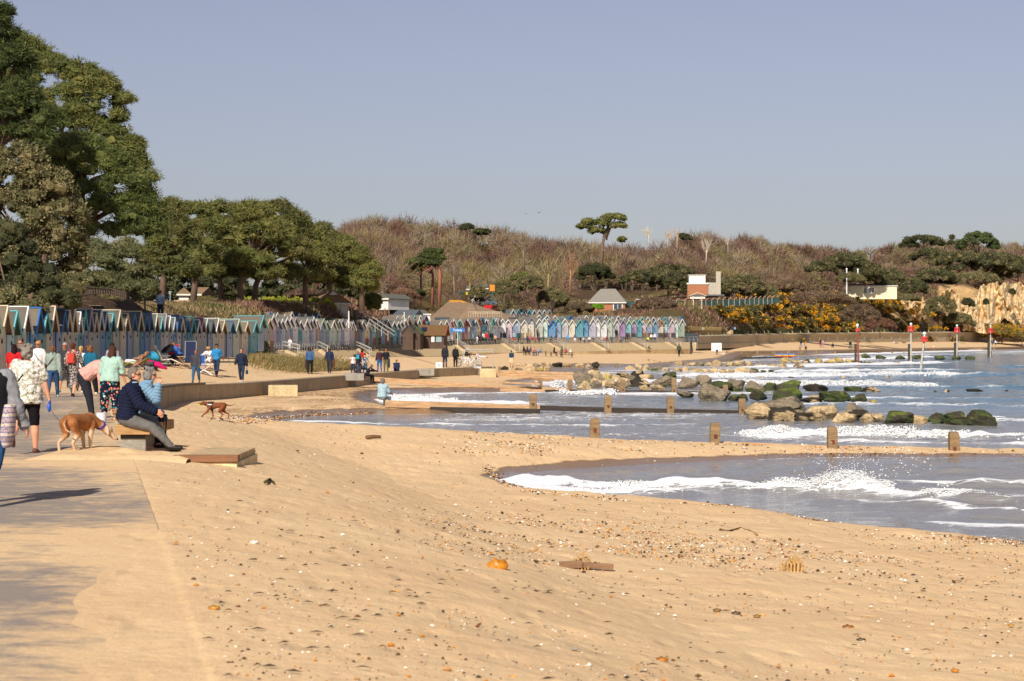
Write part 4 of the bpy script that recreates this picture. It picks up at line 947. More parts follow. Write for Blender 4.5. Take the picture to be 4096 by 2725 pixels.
def platform():
 d1=28.6;x0,x1=-5.95,X(237,d1);zt=.055;t=thing('concrete_plinth','cream concrete plinth with weathered timber edge, half buried in sand under the bench','plinth',(x0,d1,zt))
 x0=X(146,d1);t.location.x=x0;W_=x1-x0;m=MB();m.box((W_/2,1.15,-.35-.10),(W_,2.3,.7));m.build('plinth_body',concrete('#e6d3a6','cream_plinth'),t,bevel=.01)
 m=MB();m.box((W_/2+.2,.06,-.045),(W_-.36,.2,.10));m.build('timber_edge',wood('#8f6547','edge_timber'),t,bevel=.01)
 m=MB();m.box((W_/2-.02,1.22,-.06),(W_-.03,2.14,.1));m.build('paving',concrete('#cbb08a','sandy_paving'),t,bevel=.01)
platform()
def drift():
 xs=np.linspace(-7.6,-4.6,61);ys=np.linspace(27.6,32.4,61);A,B=np.meshgrid(xs,ys);q=np.maximum(np.abs((A+5.75)/1.5)**3,np.abs((B-30.0)/2.2)**3);h=np.clip(1-q,0,1)**.7
 Z=-.22+.282*np.clip(h*1.25,0,1)+fbm(A*2.2,B*2.2,3,4)*.02*h+.07*np.exp(-((A+5.62)/.22)**2-((B-29.1)/.25)**2);n=61;idx=np.arange(n*n).reshape(n,n);Q=np.stack([idx[:-1,:-1],idx[:-1,1:],idx[1:,1:],idx[1:,:-1]],-1).reshape(-1,4)
 o=npmesh('sand_drift',np.stack([A,B,Z],-1).reshape(-1,3),Q,[sand_mat()],smooth=True,attrs=dict(wet=np.zeros(n*n),shingle=np.zeros(n*n),grit=np.full(n*n,.3)));props(o,kind='structure')
drift()
def pebbles():
 r=np.random.RandomState(3)
 def strip(n,pu,pv,su,sv):
  k=r.randint(0,len(pu)-1,n);f=r.rand(n);u=np.array(pu)[k]*(1-f)+np.array(pu)[k+1]*f+r.normal(size=n)*su;v=np.array(pv)[k]*(1-f)+np.array(pv)[k+1]*f+r.normal(size=n)*sv;return u,v
 S=[strip(5200,[440,520,600,700,830,1000],[520,535,540,552,562,560],40,13),strip(3200,[500,560,650,760,830],[424,430,432,437,442],40,4),strip(2500,[470,520,600,700,850,1024],[445,447,441,444,450,458],20,5),strip(2200,[485,505,545,640,740,830,900,1024],[466,483,494,500,508,520,531,543],3,1.5),strip(900,[800,860,920,1024],[517,526,533,545],9,3),strip(2600,[225,260,300,370],[417,420.5,416,414],8,1.5)]
 u=r.uniform(0,1024,5200);v=400+281*r.rand(5200)**.8;S.append((u,v))
 u=np.concatenate([a for a,b in S]);v=np.concatenate([b for a,b in S])
 ug=np.linspace(-60,1100,150);dg=7.5*(140/7.5)**(np.arange(700)/699.0);UU,DD=np.meshgrid(ug,dg,indexing='ij');HH=height((UU-CX)/F*DD,DD)[0];VV=CY-(HH-CAMZ)/DD*F
 ui=np.clip(((u+60)/1160*149).astype(int),0,149);D=np.empty(len(u))
 for k in range(150):
  s=np.where(ui==k)[0]
  if len(s):vv=np.minimum.accumulate(VV[k]);D[s]=np.interp(-v[s],-vv,dg)
 x=(u-CX)/F*D;z,sd,on=height(x,D);ok=(sd>.05)&(~on)&(x>EDGEX(D)+.1);x=x[ok];D=D[ok];z=z[ok];n=len(x)
 s=np.clip(r.lognormal(-4.35,.45,n),.006,.05)*np.interp(D,[10,20,50,90],[.62,.78,1.4,2.2])
 base=np.array([(1,0,0),(.3,.9,0),(-.8,.6,0),(-.8,-.6,0),(.3,-.9,0),(0,0,1),(0,0,-1)]);tri=np.array([(0,1,5),(1,2,5),(2,3,5),(3,4,5),(4,0,5),(1,0,6),(2,1,6),(3,2,6),(4,3,6),(0,4,6)])
 a=r.rand(n)*6.28;ca,sa=np.cos(a),np.sin(a);V=np.empty((n,7,3));el=r.uniform(.5,1,n)
 bx=base[None,:,0]*s[:,None];by=base[None,:,1]*(s*el)[:,None]
 V[...,0]=x[:,None]+bx*ca[:,None]-by*sa[:,None];V[...,1]=D[:,None]+bx*sa[:,None]+by*ca[:,None];V[...,2]=z[:,None]+base[None,:,2]*(s*.5)[:,None]+(s*.2)[:,None]
 pal=np.array([L(h)for h in('#4d3b2a','#6e5236','#c98328','#d9a04a','#efe6d3','#f4efe4','#9d9284','#7a3f22','#b98b55','#3b352f')]);c=pal[r.choice(10,n,p=[.16,.16,.13,.1,.12,.08,.07,.05,.08,.05])]
 F_=(tri[None]+(np.arange(n)*7)[:,None,None]).reshape(-1,3)
 t=NT('pebble_flint');t.base(t.attr('Col'),.5,.4)
 o=npmesh('pebbles',V.reshape(-1,3),F_,[t.m],col=np.repeat(c,7,0));props(o,'mixed flint pebbles and shell bits strewn over the sand','pebbles',kind='stuff')
 n=480;u=r.uniform(150,1024,n);v=455+226*r.rand(n)**.75
 ok=(r.rand(n)<.3)|((u>250)&(v>520)&(v<600));u=u[ok];v=v[ok];m=MB();cols=[]
 V=[];Fc=[]
 for uu,vv in zip(u,v):
  k=int(np.clip((uu+60)/1160*149,0,149));d=float(np.interp(-vv,-np.minimum.accumulate(VV[k]),dg));xx=(uu-CX)/F*d
  if xx<EDGEX(d):continue
  zz,sdd,_=height(np.array([xx]),np.array([d]));
  if sdd[0]<.3:continue
  ln=r.uniform(.015,.06);an=r.normal()*.5;c,s_=math.cos(an)*ln,math.sin(an)*ln;w=r.uniform(.003,.009);zz=float(zz[0])+.012;b=len(V)
  V+=[(xx-c,d-s_,zz),(xx,d+w,zz+.012),(xx+c,d+s_,zz),(xx,d-w,zz+.004)];Fc.append((b,b+1,b+2,b+3))
 o=npmesh('seaweed_scraps',np.array(V),np.array(Fc),[paint('#4a3a26',.9,.3,5)]);props(o,'dry dark scraps of weed and twigs scattered over the sand','seaweed',kind='stuff')
pebbles()
def foam():
 r=np.random.RandomState(9);C=[]
 def run(pts,n,h,spread,sz):
  pts=np.array(pts);k=r.randint(0,len(pts)-1,n);f=r.rand(n)[:,None];p=pts[k]*(1-f)+pts[k+1]*f;hh=h*(.55+.9*np.clip(fbm(p[:,0]*1.7,p[:,1],2,3)+.45,0,1))
  t=r.rand(n);zz=ZW+hh*t**.8;off=r.normal(size=n)*spread*(1.15-t);C.append(np.column_stack([p[:,0]+r.normal(size=n)*.12,p[:,1]+off,zz,sz*(1.3-t*.8)*r.uniform(.5,1.3,n)]))
 run([(.3,44.8),(.9,43.9),(3.0,43.6),(4.9,43.3)],2600,.12,.22,.02);run([(4.6,43.4),(6.2,42.9),(7.0,42.6)],5200,.2,.22,.021)
 run([(6.5,42.8),(7.2,42.5),(7.8,42.0)],6000,.40,.16,.02);run([(7.6,42.2),(8.2,41.2)],500,.16,.15,.025);run([(8.2,43.8),(9.6,43.6),(11.3,43.4)],1500,.1,.2,.026);run([(8.5,40.4),(9.2,39.5),(11,38.5)],8000,.26,.2,.021)
 run([(.8,42.6),(1.8,42.0),(3.4,41.8)],1500,.09,.2,.026)
 run([(7.8,66.6),(9.2,66.9),(11.5,66.7),(15,66)],5200,.30,.4,.035);run([(15,66),(19,64.6),(26,62)],3500,.14,.5,.035);run([(-6.4,106),(-3,103)],2600,.3,.6,.04)
 run([(2.6,127),(3.8,130)],1800,.5,.6,.05);run([(3,120),(6,119)],1500,.25,.6,.05);run([(16,148),(30,142)],2600,.28,1.4,.06);run([(18,178),(40,184)],3200,.35,1.8,.07)
 n=260;x=r.normal(7.2,.5,n);z=ZW+.3+np.abs(r.normal(0,.28,n));C.append(np.column_stack([x,42.4+r.normal(size=n)*.15,z,r.uniform(.006,.014,n)]));C.append(np.column_stack([r.uniform(8.2,9.2,24),r.uniform(43,43.3,24),ZW+r.uniform(.35,.9,24),r.uniform(.01,.022,24)]))
 C=np.concatenate(C);n=len(C)
 base=np.array([(1,0,0),(0,1,0),(-1,0,0),(0,-1,0),(0,0,1),(0,0,-1)],float);tri=np.array([(0,1,4),(1,2,4),(2,3,4),(3,0,4),(1,0,5),(2,1,5),(3,2,5),(0,3,5)])
 jit=r.uniform(.6,1.5,(n,6,1));V=C[:,None,:3]+base[None]*jit*C[:,None,3:4]*np.array([1.5,1.0,.8]);Fc=(tri[None]+(np.arange(n)*6)[:,None,None]).reshape(-1,3)
 t=NT('sea_foam');t.base((.86,.86,.85),.6,.3);t.b.inputs['Subsurface Weight'].default_value=.25;t.b.inputs['Subsurface Radius'].default_value=(.05,.05,.05)
 o=npmesh('breaking_foam',V.reshape(-1,3),Fc,[t.m],smooth=True);props(o,'white foam and spray of the small waves breaking between the groynes','foam',kind='stuff')
foam()
def dirv(p,out=0.0,side=1):
 """direction hanging down, swung forward by p degrees and outward by out degrees"""
 a=math.radians(p);o=math.radians(out)
 return Vector((side*math.sin(o),math.sin(a)*math.cos(o),-math.cos(a)*math.cos(o)))
SKIN=dict(fair='#d89c7c',tan='#b87a58',brown='#6b452f',dark='#3f2b22')
def skinmat(k):
 if('skin',k)in _mc:return _mc[('skin',k)]
 t=NT('skin_'+k);t.base(L(SKIN[k]),.55,.35);t.b.inputs['Subsurface Weight'].default_value=.08;_mc[('skin',k)]=t.m;return t.m
def joints(ps):
 J={};lean=math.radians(ps.get('lean',0));sp=Vector((math.sin(math.radians(ps.get('side',0))),math.sin(lean),math.cos(lean))).normalized();fy=Vector((0,math.cos(lean),-math.sin(lean)))
 J['sp']=sp;J['fy']=fy;pv=Vector((0,0,0));J['pelvis']=pv
 curve=ps.get('curl',0)
 sp2=(sp+fy*math.tan(math.radians(curve))).normalized();fy2=(fy-sp*math.tan(math.radians(curve))).normalized();J['sp2']=sp2;J['fy2']=fy2
 J['waist']=pv+sp*.14;J['chest']=J['waist']+(sp+sp2).normalized()*.22;J['shc']=J['chest']+sp2*.11;J['neck']=J['shc']+sp2*.06
 hp=math.radians(ps.get('head',0));hd=Vector((0,math.sin(hp),math.cos(hp)));J['hd']=(hd*.7+sp2*.6).normalized()if ps.get('lean',0)>40 else hd
 J['head']=J['neck']+J['hd']*.135
 for s,k in((-1,'l'),(1,'r')):
  sh=J['shc']+Vector((s*.185,0,0))-sp2*.02;J['sh'+k]=sh
  a=ps.get('arm'+k,(0,12,12,0));up=dirv(a[0],a[1],s);el=sh+up*.285;fo=dirv(a[0]+a[2],a[1]+a[3],s);wr=el+fo*.25
  J['el'+k]=el;J['wr'+k]=wr;J['fo'+k]=fo
  h=pv+Vector((s*.088,0,-.03));J['hip'+k]=h;g=ps.get('leg'+k,(0,3,0));th=dirv(g[0],g[1],s);kn=h+th*.42;shn=dirv(g[0]-g[2],g[1]*(.3 if len(g)<4 else 0)+(g[3]if len(g)>3 else 0),s);an=kn+shn*.40
  J['kn'+k]=kn;J['an'+k]=an;fp=math.radians(ps.get('foot'+k,0));J['ft'+k]=Vector((s*.06,math.cos(fp),-math.sin(fp))).normalized()
 return J
def rings(J,rows,sx=1.0,sy=1.0,add=0.0):
 R=[]
 for(k,off,rx,ry)in rows:
  c=J[k]+(J['sp']if k in('pelvis','waist')else J['sp2'])*off;fy=J['fy']if k in('pelvis','waist')else J['fy2']
  R.append((c,rx*sx+add,ry*sy+add,(1,0,0),tuple(fy)))
 return R
TORSO=[('pelvis',-.10,.10,.09),('pelvis',-.04,.155,.115),('pelvis',.03,.16,.12),('waist',0,.135,.10),('chest',-.12,.14,.105),('chest',0,.16,.115),('shc',-.02,.165,.095),('shc',.03,.10,.07),('shc',.06,.055,.055)]
def figure(ps,top=('tee','#444444',.45),bottom=('trousers','#33405a',1.0),hair=('short','#4a3526'),skin='fair',shoe='#3b3733',bulk=1.0,sex='f',q=2,glasses=False,coat=0.0,name='person',extras=None,hat=None):
 """q 0 near, 1 middle, 2 far"""
 J=joints(ps);vx=(.010,.016,.03)[q];nn=(14,11,8)[q];root=bpy.data.objects.new(name,None);COL.objects.link(root);root.empty_display_size=.1
 zmin=min(J['anl'].z,J['anr'].z)-.075;off=Vector((0,0,-zmin if 'seat' not in ps else-zmin));
 for k in list(J):
  if k not in('sp','sp2','fy','fy2','hd','fol','for','ftl','ftr'):J[k]=J[k]+off
 b=bulk;m=MB();hipk=1.06 if sex=='f' else.96;shk=.93 if sex=='f' else 1.06
 m.loft(rings(J,TORSO,b*.94,b*.94,0),nn);m.cap(J['shc']+J['sp2']*.0,.055,J['neck']+J['hd']*.05,.05,nn)
 for k,s in(('l',-1),('r',1)):
  m.cap(J['sh'+k]-Vector((s*.03,0,0)),.052*b,J['el'+k],.037*b,nn);m.cap(J['el'+k],.038*b,J['wr'+k],.025,nn)
  m.cap(J['hip'+k],.085*b,J['kn'+k],.052*b,nn);kk=J['kn'+k]+(J['an'+k]-J['kn'+k])*.35+Vector((0,-.012,0));m.cap(J['kn'+k],.05*b,kk,.052*b,nn);m.cap(kk,.052*b,J['an'+k],.034,nn)
  m.cap(J['an'+k]+Vector((0,0,-.02)),.035,J['an'+k]+J['ft'+k]*.12+Vector((0,0,-.045)),.026,nn)
  fo=J['fo'+k];w=J['wr'+k];ax=Vector((0,1,0))if abs(fo.y)<.8 else Vector((0,0,1));px=fo.cross(ax).normalized();py=px.cross(fo).normalized();pc=w+fo*.055
  m.loft([(w,.02,.022,tuple(px),tuple(py)),(w+fo*.03,.02,.034,tuple(px),tuple(py)),(w+fo*.085,.016,.040,tuple(px),tuple(py))],nn)
  if q<2:
   curl=-s*px
   for i,(o,ln)in enumerate(((-.030,.058),(-.010,.072),(.010,.078),(.030,.068))):
    a=w+fo*.08+py*o;c1=a+(fo*.9+curl*.3).normalized()*ln*.5;c2=c1+(fo*.6+curl*.8).normalized()*ln*.5;m.cap(a,.0105,c1,.010,6);m.cap(c1,.010,c2,.008,6)
   a=w+fo*.035+py*.032;c1=a+(fo*.6+py*.6+curl*.3).normalized()*.035;m.cap(a,.013,c1,.011,6);m.cap(c1,.011,c1+(fo+curl*.4).normalized()*.028,.009,6)
  else:m.cap(w+fo*.08,.026,w+fo*.14,.018,6)
 yaw=math.radians(ps.get('turn',0));HF=Vector((-math.sin(yaw),math.cos(yaw),0));hd=J['hd'];HF=(HF-hd*HF.dot(hd)).normalized();HS=HF.cross(hd).normalized();Rh=Matrix((HS,HF,hd)).transposed();hc=J['head']
 H=lambda x,y,z:hc+Rh@Vector((x,y,z))
 m.ball(H(0,-.008,.03),(.074,.092,.088),nn+2,9,Rh);m.ball(H(0,.022,-.035),(.056,.064,.072),nn,7,Rh);m.cap(H(0,.09,-.0),.011,H(0,.106,-.026),.014,6);m.ball(H(0,.062,-.085),(.026,.026,.02),8,5)
 for s in(-1,1):m.ball(H(s*.076,-.008,-.005),(.014,.02,.032),6,5,Rh)
 body=m.build('body',skinmat(skin),root,remesh=vx,sm_it=1)
 st,hcol=hair[0],hair[1];hm=MB();HM=cloth(hcol,.9,22)
 if st!='bald':
  hm.ball(H(0,-.022,.045),(.085,.094,.085),12,8,Rh);hm.ball(H(0,-.05,.0),(.08,.06,.075),12,8,Rh)
  if st in('bob','curly'):
   for s in(-1,1):hm.ball(H(s*.062,-.02,-.02),(.034,.06,.08),8,6,Rh)
   hm.ball(H(0,-.06,-.04),(.078,.05,.08),10,6,Rh)
  if st=='curly':
   rr=random.Random(3)
   for i in range(26):a=rr.uniform(0,6.28);z=rr.uniform(-.08,.12);hm.ball(H(.085*math.cos(a),-.035+.075*math.sin(a)*(1 if math.sin(a)<.3 else.6),z),rr.uniform(.02,.034),6,5)
  if st=='long':hm.loft([(H(0,-.05,.02),.07,.05),(H(0,-.075,-.08),.085,.05),(H(0,-.085,-.2),.075,.04),(H(0,-.09,-.26),.05,.03)],10);[hm.cap(H(s*.066,.0,.02),.028,H(s*.075,.01,-.15),.024,8)for s in(-1,1)]
  if st=='bun':hm.ball(H(.0,-.10,.09),.045,10,7)
  if st=='pony':hm.cap(H(0,-.10,.05),.03,H(0,-.16,-.12),.018,8)
  if st=='thin':hm=MB();hm.ball(H(0,-.04,.0),(.083,.07,.062),12,8,Rh)
  hm.build('hair',HM,root,remesh=(.009,.014,.026)[q],sm_it=1)
 if hat:
  hm=MB();hm.ball(H(0,-.012,.07),(.092,.1,.07),12,7,Rh);hm.loft([(H(0,.09,.07),.06,.05,tuple(HS),tuple(HF)),(H(0,.095,.06),.07,.06,tuple(HS),tuple(HF))],10);hm.build('cap',cloth(hat,.3),root,smooth=True)
 if glasses:
  g=MB()
  for s in(-1,1):g.box(H(s*.034,.083,.018),(.046,.014,.032),R=Rh);g.bar(H(s*.06,.085,.022),H(s*.078,-.01,.018),.005,.008)
  g.bar(H(-.06,.086,.028),H(.06,.086,.028),.006,.006);g.build('sunglasses',paint('#1c1715',.15,.05,spec=.8),root)
 if q==0 or(q==1 and glasses):
  g=MB();g.box(H(0,.088,-.052),(.04,.01,.008),R=Rh);g.build('mouth',paint('#8b4038',.6,.05),root)
 bt,bc,bl=bottom;BM=pattern(bc)if not bc.startswith('#')else cloth(bc,.6);wf={'trousers':1.0,'wide':1.35,'leggings':.82,'jeans':.95,'shorts':1.25,'skirt':1.0}[bt]
 if bt!='none':
  m=MB();m.loft(rings(J,TORSO[:4],b*hipk,b*1.06,.012),nn+2)
  if bt=='skirt':
   A=(J['hipl']+J['hipr'])/2;kn=(J['knl']+J['knr'])/2;an=(J['anl']+J['anr'])/2;sp_=abs(J['knl'].y-J['knr'].y)/2;t_=[A];L1=min(bl,.5)*2;m_=A+(kn-A)*L1;rw=.17*b
   rr=[(A+Vector((0,0,.06)),.165*b,.13*b),(A-Vector((0,0,.05)),.185*b,.15*b),(m_,rw,.12*b+sp_)]
   if bl>.5:rr.append((kn+(an-kn)*(bl-.5)*2,rw,.12*b+sp_*1.3))
   m.loft(rr,16)
  else:
   for k in('l','r'):
    h,kn,an=J['hip'+k],J['kn'+k],J['an'+k];l1=min(1,bl*2);e=h+(kn-h)*l1;m.cap(h,.102*b*max(1,wf*.95),e,(.102-.04*l1)*b*wf+.008,nn)
    if bl>.5:l2=(bl-.5)*2;e2=kn+(an-kn)*l2;m.cap(kn,.064*b*wf+.006,e2,(.062-.016*l2)*wf*(1.0 if wf>.9 else.9)+.006,nn)
  m.build({'skirt':'skirt','shorts':'shorts','leggings':'leggings','jeans':'jeans'}.get(bt,'trousers'),BM,root,remesh=vx*1.15,sm_it=2)
  if q<2:folds(root_child(root),J,.45)
 tt,tc,sl=top[:3];hem=top[3]if len(top)>3 else 0.0;TM=pattern(tc)if not tc.startswith('#')else cloth(tc,.7 if tt in('puffer','gilet')else.55);th={'tee':.018,'vest':.014,'hoodie':.03,'coat':.038,'puffer':.048,'shirt':.022,'loose':.045,'dress':.026,'gilet':.045}[tt]
 m=MB();R=rings(J,TORSO[1:],b*(hipk+1)/2,b*1.02,th)
 R[0]=(J['pelvis']-J['sp']*(.02+hem)+J['fy']*hem*.1,R[0][1]+th*.3,R[0][2]+th*.3,R[0][3],R[0][4]);m.loft(R,nn+4)
 for k,s in(('l',-1),('r',1)):
  sh,el,wr=J['sh'+k]-Vector((s*.03,0,0)),J['el'+k],J['wr'+k];m.ball(sh+Vector((s*.012,0,-.01)),.06*b+th*.7,8,6)
  if sl>0:
   l1=min(1,sl*2);m.cap(sh,.058*b+th*.8,sh+(el-sh)*l1,.046*b+th*.8,nn)
   if sl>.5:m.cap(el,.046*b+th*.75,el+(wr-el)*(sl-.5)*2,.032+th*.7,nn)
 if tt in('hoodie','coat'):m.loft([(J['shc']+J['sp2']*.055,.085,.08),(J['neck']+J['sp2']*.02,.095,.09)],12);m.ball(J['neck']-J['fy2']*.07-J['sp2']*.02,(.11,.06,.07),10,6)
 if tt=='puffer':m.cap(J['shc']+J['sp2']*.03,.09,J['neck']+J['sp2']*.02,.082,12)
 o=m.build({'tee':'tee_shirt','vest':'vest_top','hoodie':'hoodie','coat':'coat','puffer':'padded_jacket','shirt':'shirt','loose':'loose_top','dress':'dress_top','gilet':'gilet'}[tt],TM,root,remesh=vx*1.15,sm_it=2)
 if q<2 and tt not in('puffer','gilet'):folds(o,J)
 if tt in('puffer','gilet')and q<2:
  me=o.data;n=len(me.vertices);co=np.empty(n*3,np.float32);me.vertices.foreach_get('co',co);co=co.reshape(-1,3);no=np.empty(n*3,np.float32);me.vertices.foreach_get('normal',no);no=no.reshape(-1,3)
  tpar=np.full(n,0.0);best=np.full(n,9.0)
  for a,b_,ln in[(J['pelvis'],J['shc'],0)]+[(J['sh'+k],J['el'+k],1)for k in 'lr']+[(J['el'+k],J['wr'+k],2)for k in 'lr']:
   d=np.array(b_-a);l2=d@d;t=np.clip(((co-np.array(a))@d)/l2,0,1);dist=np.linalg.norm(co-np.array(a)-t[:,None]*d,axis=1)-(.10 if ln==0 else.0);w=dist<best;best=np.where(w,dist,best);tpar=np.where(w,t*math.sqrt(l2),tpar)
  co+=no*(np.abs(np.sin(tpar*PI/.052))*.016-.010)[:,None];me.vertices.foreach_set('co',co.ravel());me.update()
 for k in('l','r'):
  m=MB();a=J['an'+k];f=J['ft'+k];up=Vector((0,0,1))-f*f.z;m.cap(a-f*.03-up*.03,.042,a+f*.10-up*.045,.036,9);m.cap(a+f*.06-up*.045,.04,a+f*.16-up*.052,.028,9)
  m.build('shoe',paint(shoe,.5,.1),root,smooth=True)
 root['J']=0;del root['J']
 PJ[root.name]=J
 if extras:
  for e in extras:EX[e[0]](root,J,*e[1:])
 return root
PJ={}
def root_child(root):return KIDS[root.name][-1]
def folds(o,J,k=1.0):
 me=o.data;n=len(me.vertices);co=np.empty(n*3,np.float32);me.vertices.foreach_get('co',co);co=co.reshape(-1,3);no=np.empty(n*3,np.float32);me.vertices.foreach_get('normal',no);no=no.reshape(-1,3)
 a=fbm(co[:,0]*9+co[:,2]*5,co[:,2]*7-co[:,1]*6,3,3)+fbm(co[:,1]*11+3,co[:,2]*16+co[:,0]*7,2,9)*.6;rg=1-np.abs(a)*3.2
 co+=no*(np.clip(rg,-1,1)*.011+fbm(co[:,0]*3,co[:,2]*4,2,1)*.016)[:,None]*k;me.vertices.foreach_set('co',co.ravel());me.update()
def ex_strap(root,J,colr,s=1):
 m=MB();a=J['sh'+('r' if s>0 else 'l')]-Vector((s*.07,0,-.05));b=J['pelvis']+Vector((-s*.2,0,.08));n=12
 for fr in(-1,1):
  P_=[]
  for i in range(n+1):
   t=i/n;p=a*(1-t)+b*t;P_.append(p+J['fy']*fr*(.155*math.sin(PI*min(1,.12+t*.8)))*1.12)
  m.tube(P_,.013,6)
 m.build('bag_strap',cloth(colr,.2),root)
def ex_bag(root,J,colr,s=-1,size=.14,low=0.0):
 m=MB();c=J['pelvis']+Vector((s*.26,-.04,.06-low));m.ball(c,(size*.55,size*.8,size),12,8);m.ball(c-Vector((0,0,size*.4)),(size*.6,size*.95,size*.7),12,8);m.build('shoulder_bag',cloth(colr,.4),root,remesh=.014,sm_it=2);ex_strap(root,J,colr,-s)
def ex_backpack(root,J,colr):
 m=MB();c=J['chest']-J['fy2']*.2-J['sp2']*.06;m.box(c,(.25,.13,.32),taper=.82);m.box(c+Vector((0,-.06,-.06)),(.19,.07,.15));m.build('backpack',cloth(colr,.4),root,bevel=.03)
 m=MB()
 for s in(-1,1):m.tube([J['shc']+Vector((s*.10,-.13,-.04)),J['shc']+Vector((s*.10,-.05,.085)),J['shc']+Vector((s*.10,.11,-.0)),J['chest']+Vector((s*.11,.14,-.12))],.016,6)
 m.build('backpack_strap',cloth(colr,.2),root)
def ex_coat(root,J,colr,k='r'):
 m=MB();w=J['wr'+k];m.cap(w+Vector((0,0,.03)),.07,w+Vector((.02,0,-.34)),.10,10);m.cap(w+Vector((.03,.04,.0)),.06,w+Vector((-.03,.05,-.5)),.06,10);m.cap(J['el'+k]*.4+w*.6,.06,w,.08,10);m.build('carried_coat',cloth(colr,.8),root,remesh=.016,sm_it=2)
def ex_tote(root,J,colr,k='r'):
 m=MB();w=J['wr'+k]+J['fo'+k]*.08;m.box(w+Vector((0,.04,-.24)),(.07,.30,.2));m.tube([w+Vector((0,-.06,-.15)),w,w+Vector((0,.14,-.15))],.008,5);m.build('handbag',cloth(colr,.3),root,bevel=.01)
def ex_rings(root,J,colr,z):pass
EX=dict(strap=ex_strap,bag=ex_bag,backpack=ex_backpack,coat=ex_coat,tote=ex_tote)
STAND=dict();
POSES=dict(stand=dict(arml=(4,8,14,-4),armr=(-2,8,12,-4),legl=(2,4,2),legr=(-3,4,0)),walk=dict(lean=3,arml=(24,7,22,-4),armr=(-20,7,14,-4),legl=(-16,2,18),legr=(22,2,5),footl=30,footr=-5),walk2=dict(lean=3,arml=(-18,9,14,-4),armr=(22,9,24,-4),legl=(20,2,4),legr=(-14,2,16),footr=28),hips=dict(arml=(-22,24,70,-40),armr=(-10,10,20,-4),legl=(2,5,0),legr=(-2,5,0)),hold=dict(arml=(10,8,60,-14),armr=(12,8,70,-16),legl=(4,4,4),legr=(-4,4,2)),sit=dict(lean=8,arml=(28,8,40,-8),armr=(26,8,45,-8),legl=(82,5,84),legr=(84,5,82)),sitfwd=dict(lean=28,curl=14,head=20,arml=(58,6,30,-8),armr=(62,6,20,-8),legl=(80,6,86),legr=(78,6,72)),lie=dict(lean=-60,head=-35,arml=(20,12,40,-10),armr=(10,12,60,-10),legl=(96,4,22),legr=(90,4,10)),floor=dict(lean=10,curl=10,head=10,arml=(48,8,30,-6),armr=(54,8,34,-6),legl=(112,8,118),legr=(118,8,112)))
_pc={}
def put(u,v,hpx,yaw,pose,label,top,bottom,hair,skin='fair',shoe='#3b3733',q=2,sex='f',bulk=1.0,glasses=False,extras=None,hat=None,dz=0.0,d=None,z=None,group=None,name='person',sc=None):
 ps=POSES[pose]if isinstance(pose,str)else pose
 if d is None:d=hit(u,v,dz)
 key=None
 if q==2 and isinstance(pose,str)and not extras:
  key=(pose,top[0],top[2],bottom[0],bottom[2],hair[0],sex,hat is None,bool(glasses))
 if key and key in _pc:
  o=copy_tree(_pc[key]);g=lambda c:pattern(c)if not c.startswith('#')else cloth(c,.55)
  recolor(o,{'body':skinmat(skin),'hair':cloth(hair[1],.9,22),'shoe':paint(shoe,.5,.1)}|{n:g(top[1])for n in('tee_shirt','vest_top','hoodie','coat','padded_jacket','shirt','loose_top','dress_top','gilet')}|{n:g(bottom[1])for n in('skirt','shorts','leggings','jeans','trousers')}|({'cap':cloth(hat,.3)}if hat else{}))
 else:
  o=figure(ps,top,bottom,hair,skin,shoe,bulk,sex,q,glasses,extras=extras,hat=hat,name=name)
  if key:_pc[key]=o
 s=sc if sc else max(.55,min(1.3,hpx*d/F/1.70))
 o.scale=(s,s,s);x=X(u,d);o.location=(x,d,(gz(x,d)if z is None else z)+dz);o.rotation_euler[2]=math.radians(yaw)
 if label=='tmp':label='x'
 props(o,label,'person',group);return o
W=dict;BK='#23242a';JN='#3d5878';DJ='#26324a';GH=('short','#8f8880');BR=('short','#4a3222');DKH=('long','#2a1d18');BL=('bob','#b88a52');
put(27,453.7,109,2,W(lean=2,arml=(-4,14,22,-6),armr=(4,17,6,-4),legl=(-24,3,30),legr=(6,3,2),footl=38),'person with grey hair in a black and cream patterned top, holding the dog lead',('loose','scallops',.36,.12),('leggings','#17171a',.62),('curly','#8c847b'),shoe='#6d4038',q=0,bulk=1.22,extras=[('strap','#121217',1)])
o=put(-10,507,166,-6,W(lean=4,arml=(10,12,20,-4),armr=(-2,16,26,-2),legl=(24,3,4),legr=(-22,3,30),footr=48),'person cut off by the left edge, grey sleeves, black gilet, woven scarf',('hoodie','#8c8c90',1.0),('jeans','#2f5480',.97),('bob','#5a4a3c'),shoe='#a88a55',q=0,bulk=1.12,d=20.6)
Jx=PJ[o.name];m=MB();m.loft(rings(Jx,TORSO[1:8],1.2,1.2,.045),18);m.build('gilet',cloth('#1d1e24',.6),o,remesh=.014,sm_it=2)
m=MB();e=Jx['elr'];m.loft([(e+Vector((-.03,-.06,.0)),.06,.09),(e+Vector((-.045,-.08,-.16)),.07,.11),(e+Vector((-.055,-.09,-.32)),.075,.11),(e+Vector((-.07,-.09,-.44)),.05,.07)],14);m.build('scarf',pattern('woven'),o,remesh=.012,sm_it=2)
put(84,421,80,-88,W(lean=54,curl=16,head=50,arml=(-2,6,10,0),armr=(4,6,8,0),legl=(12,5,4),legr=(18,5,8)),'person in a pink cardigan and black trousers bending right over beside the tan dog',('coat','#dba79c',.95,-.03),('trousers','#2a2c33',.95),('long','#a8703f'),shoe='#c7b9b0',q=0,d=43,bulk=1.14)
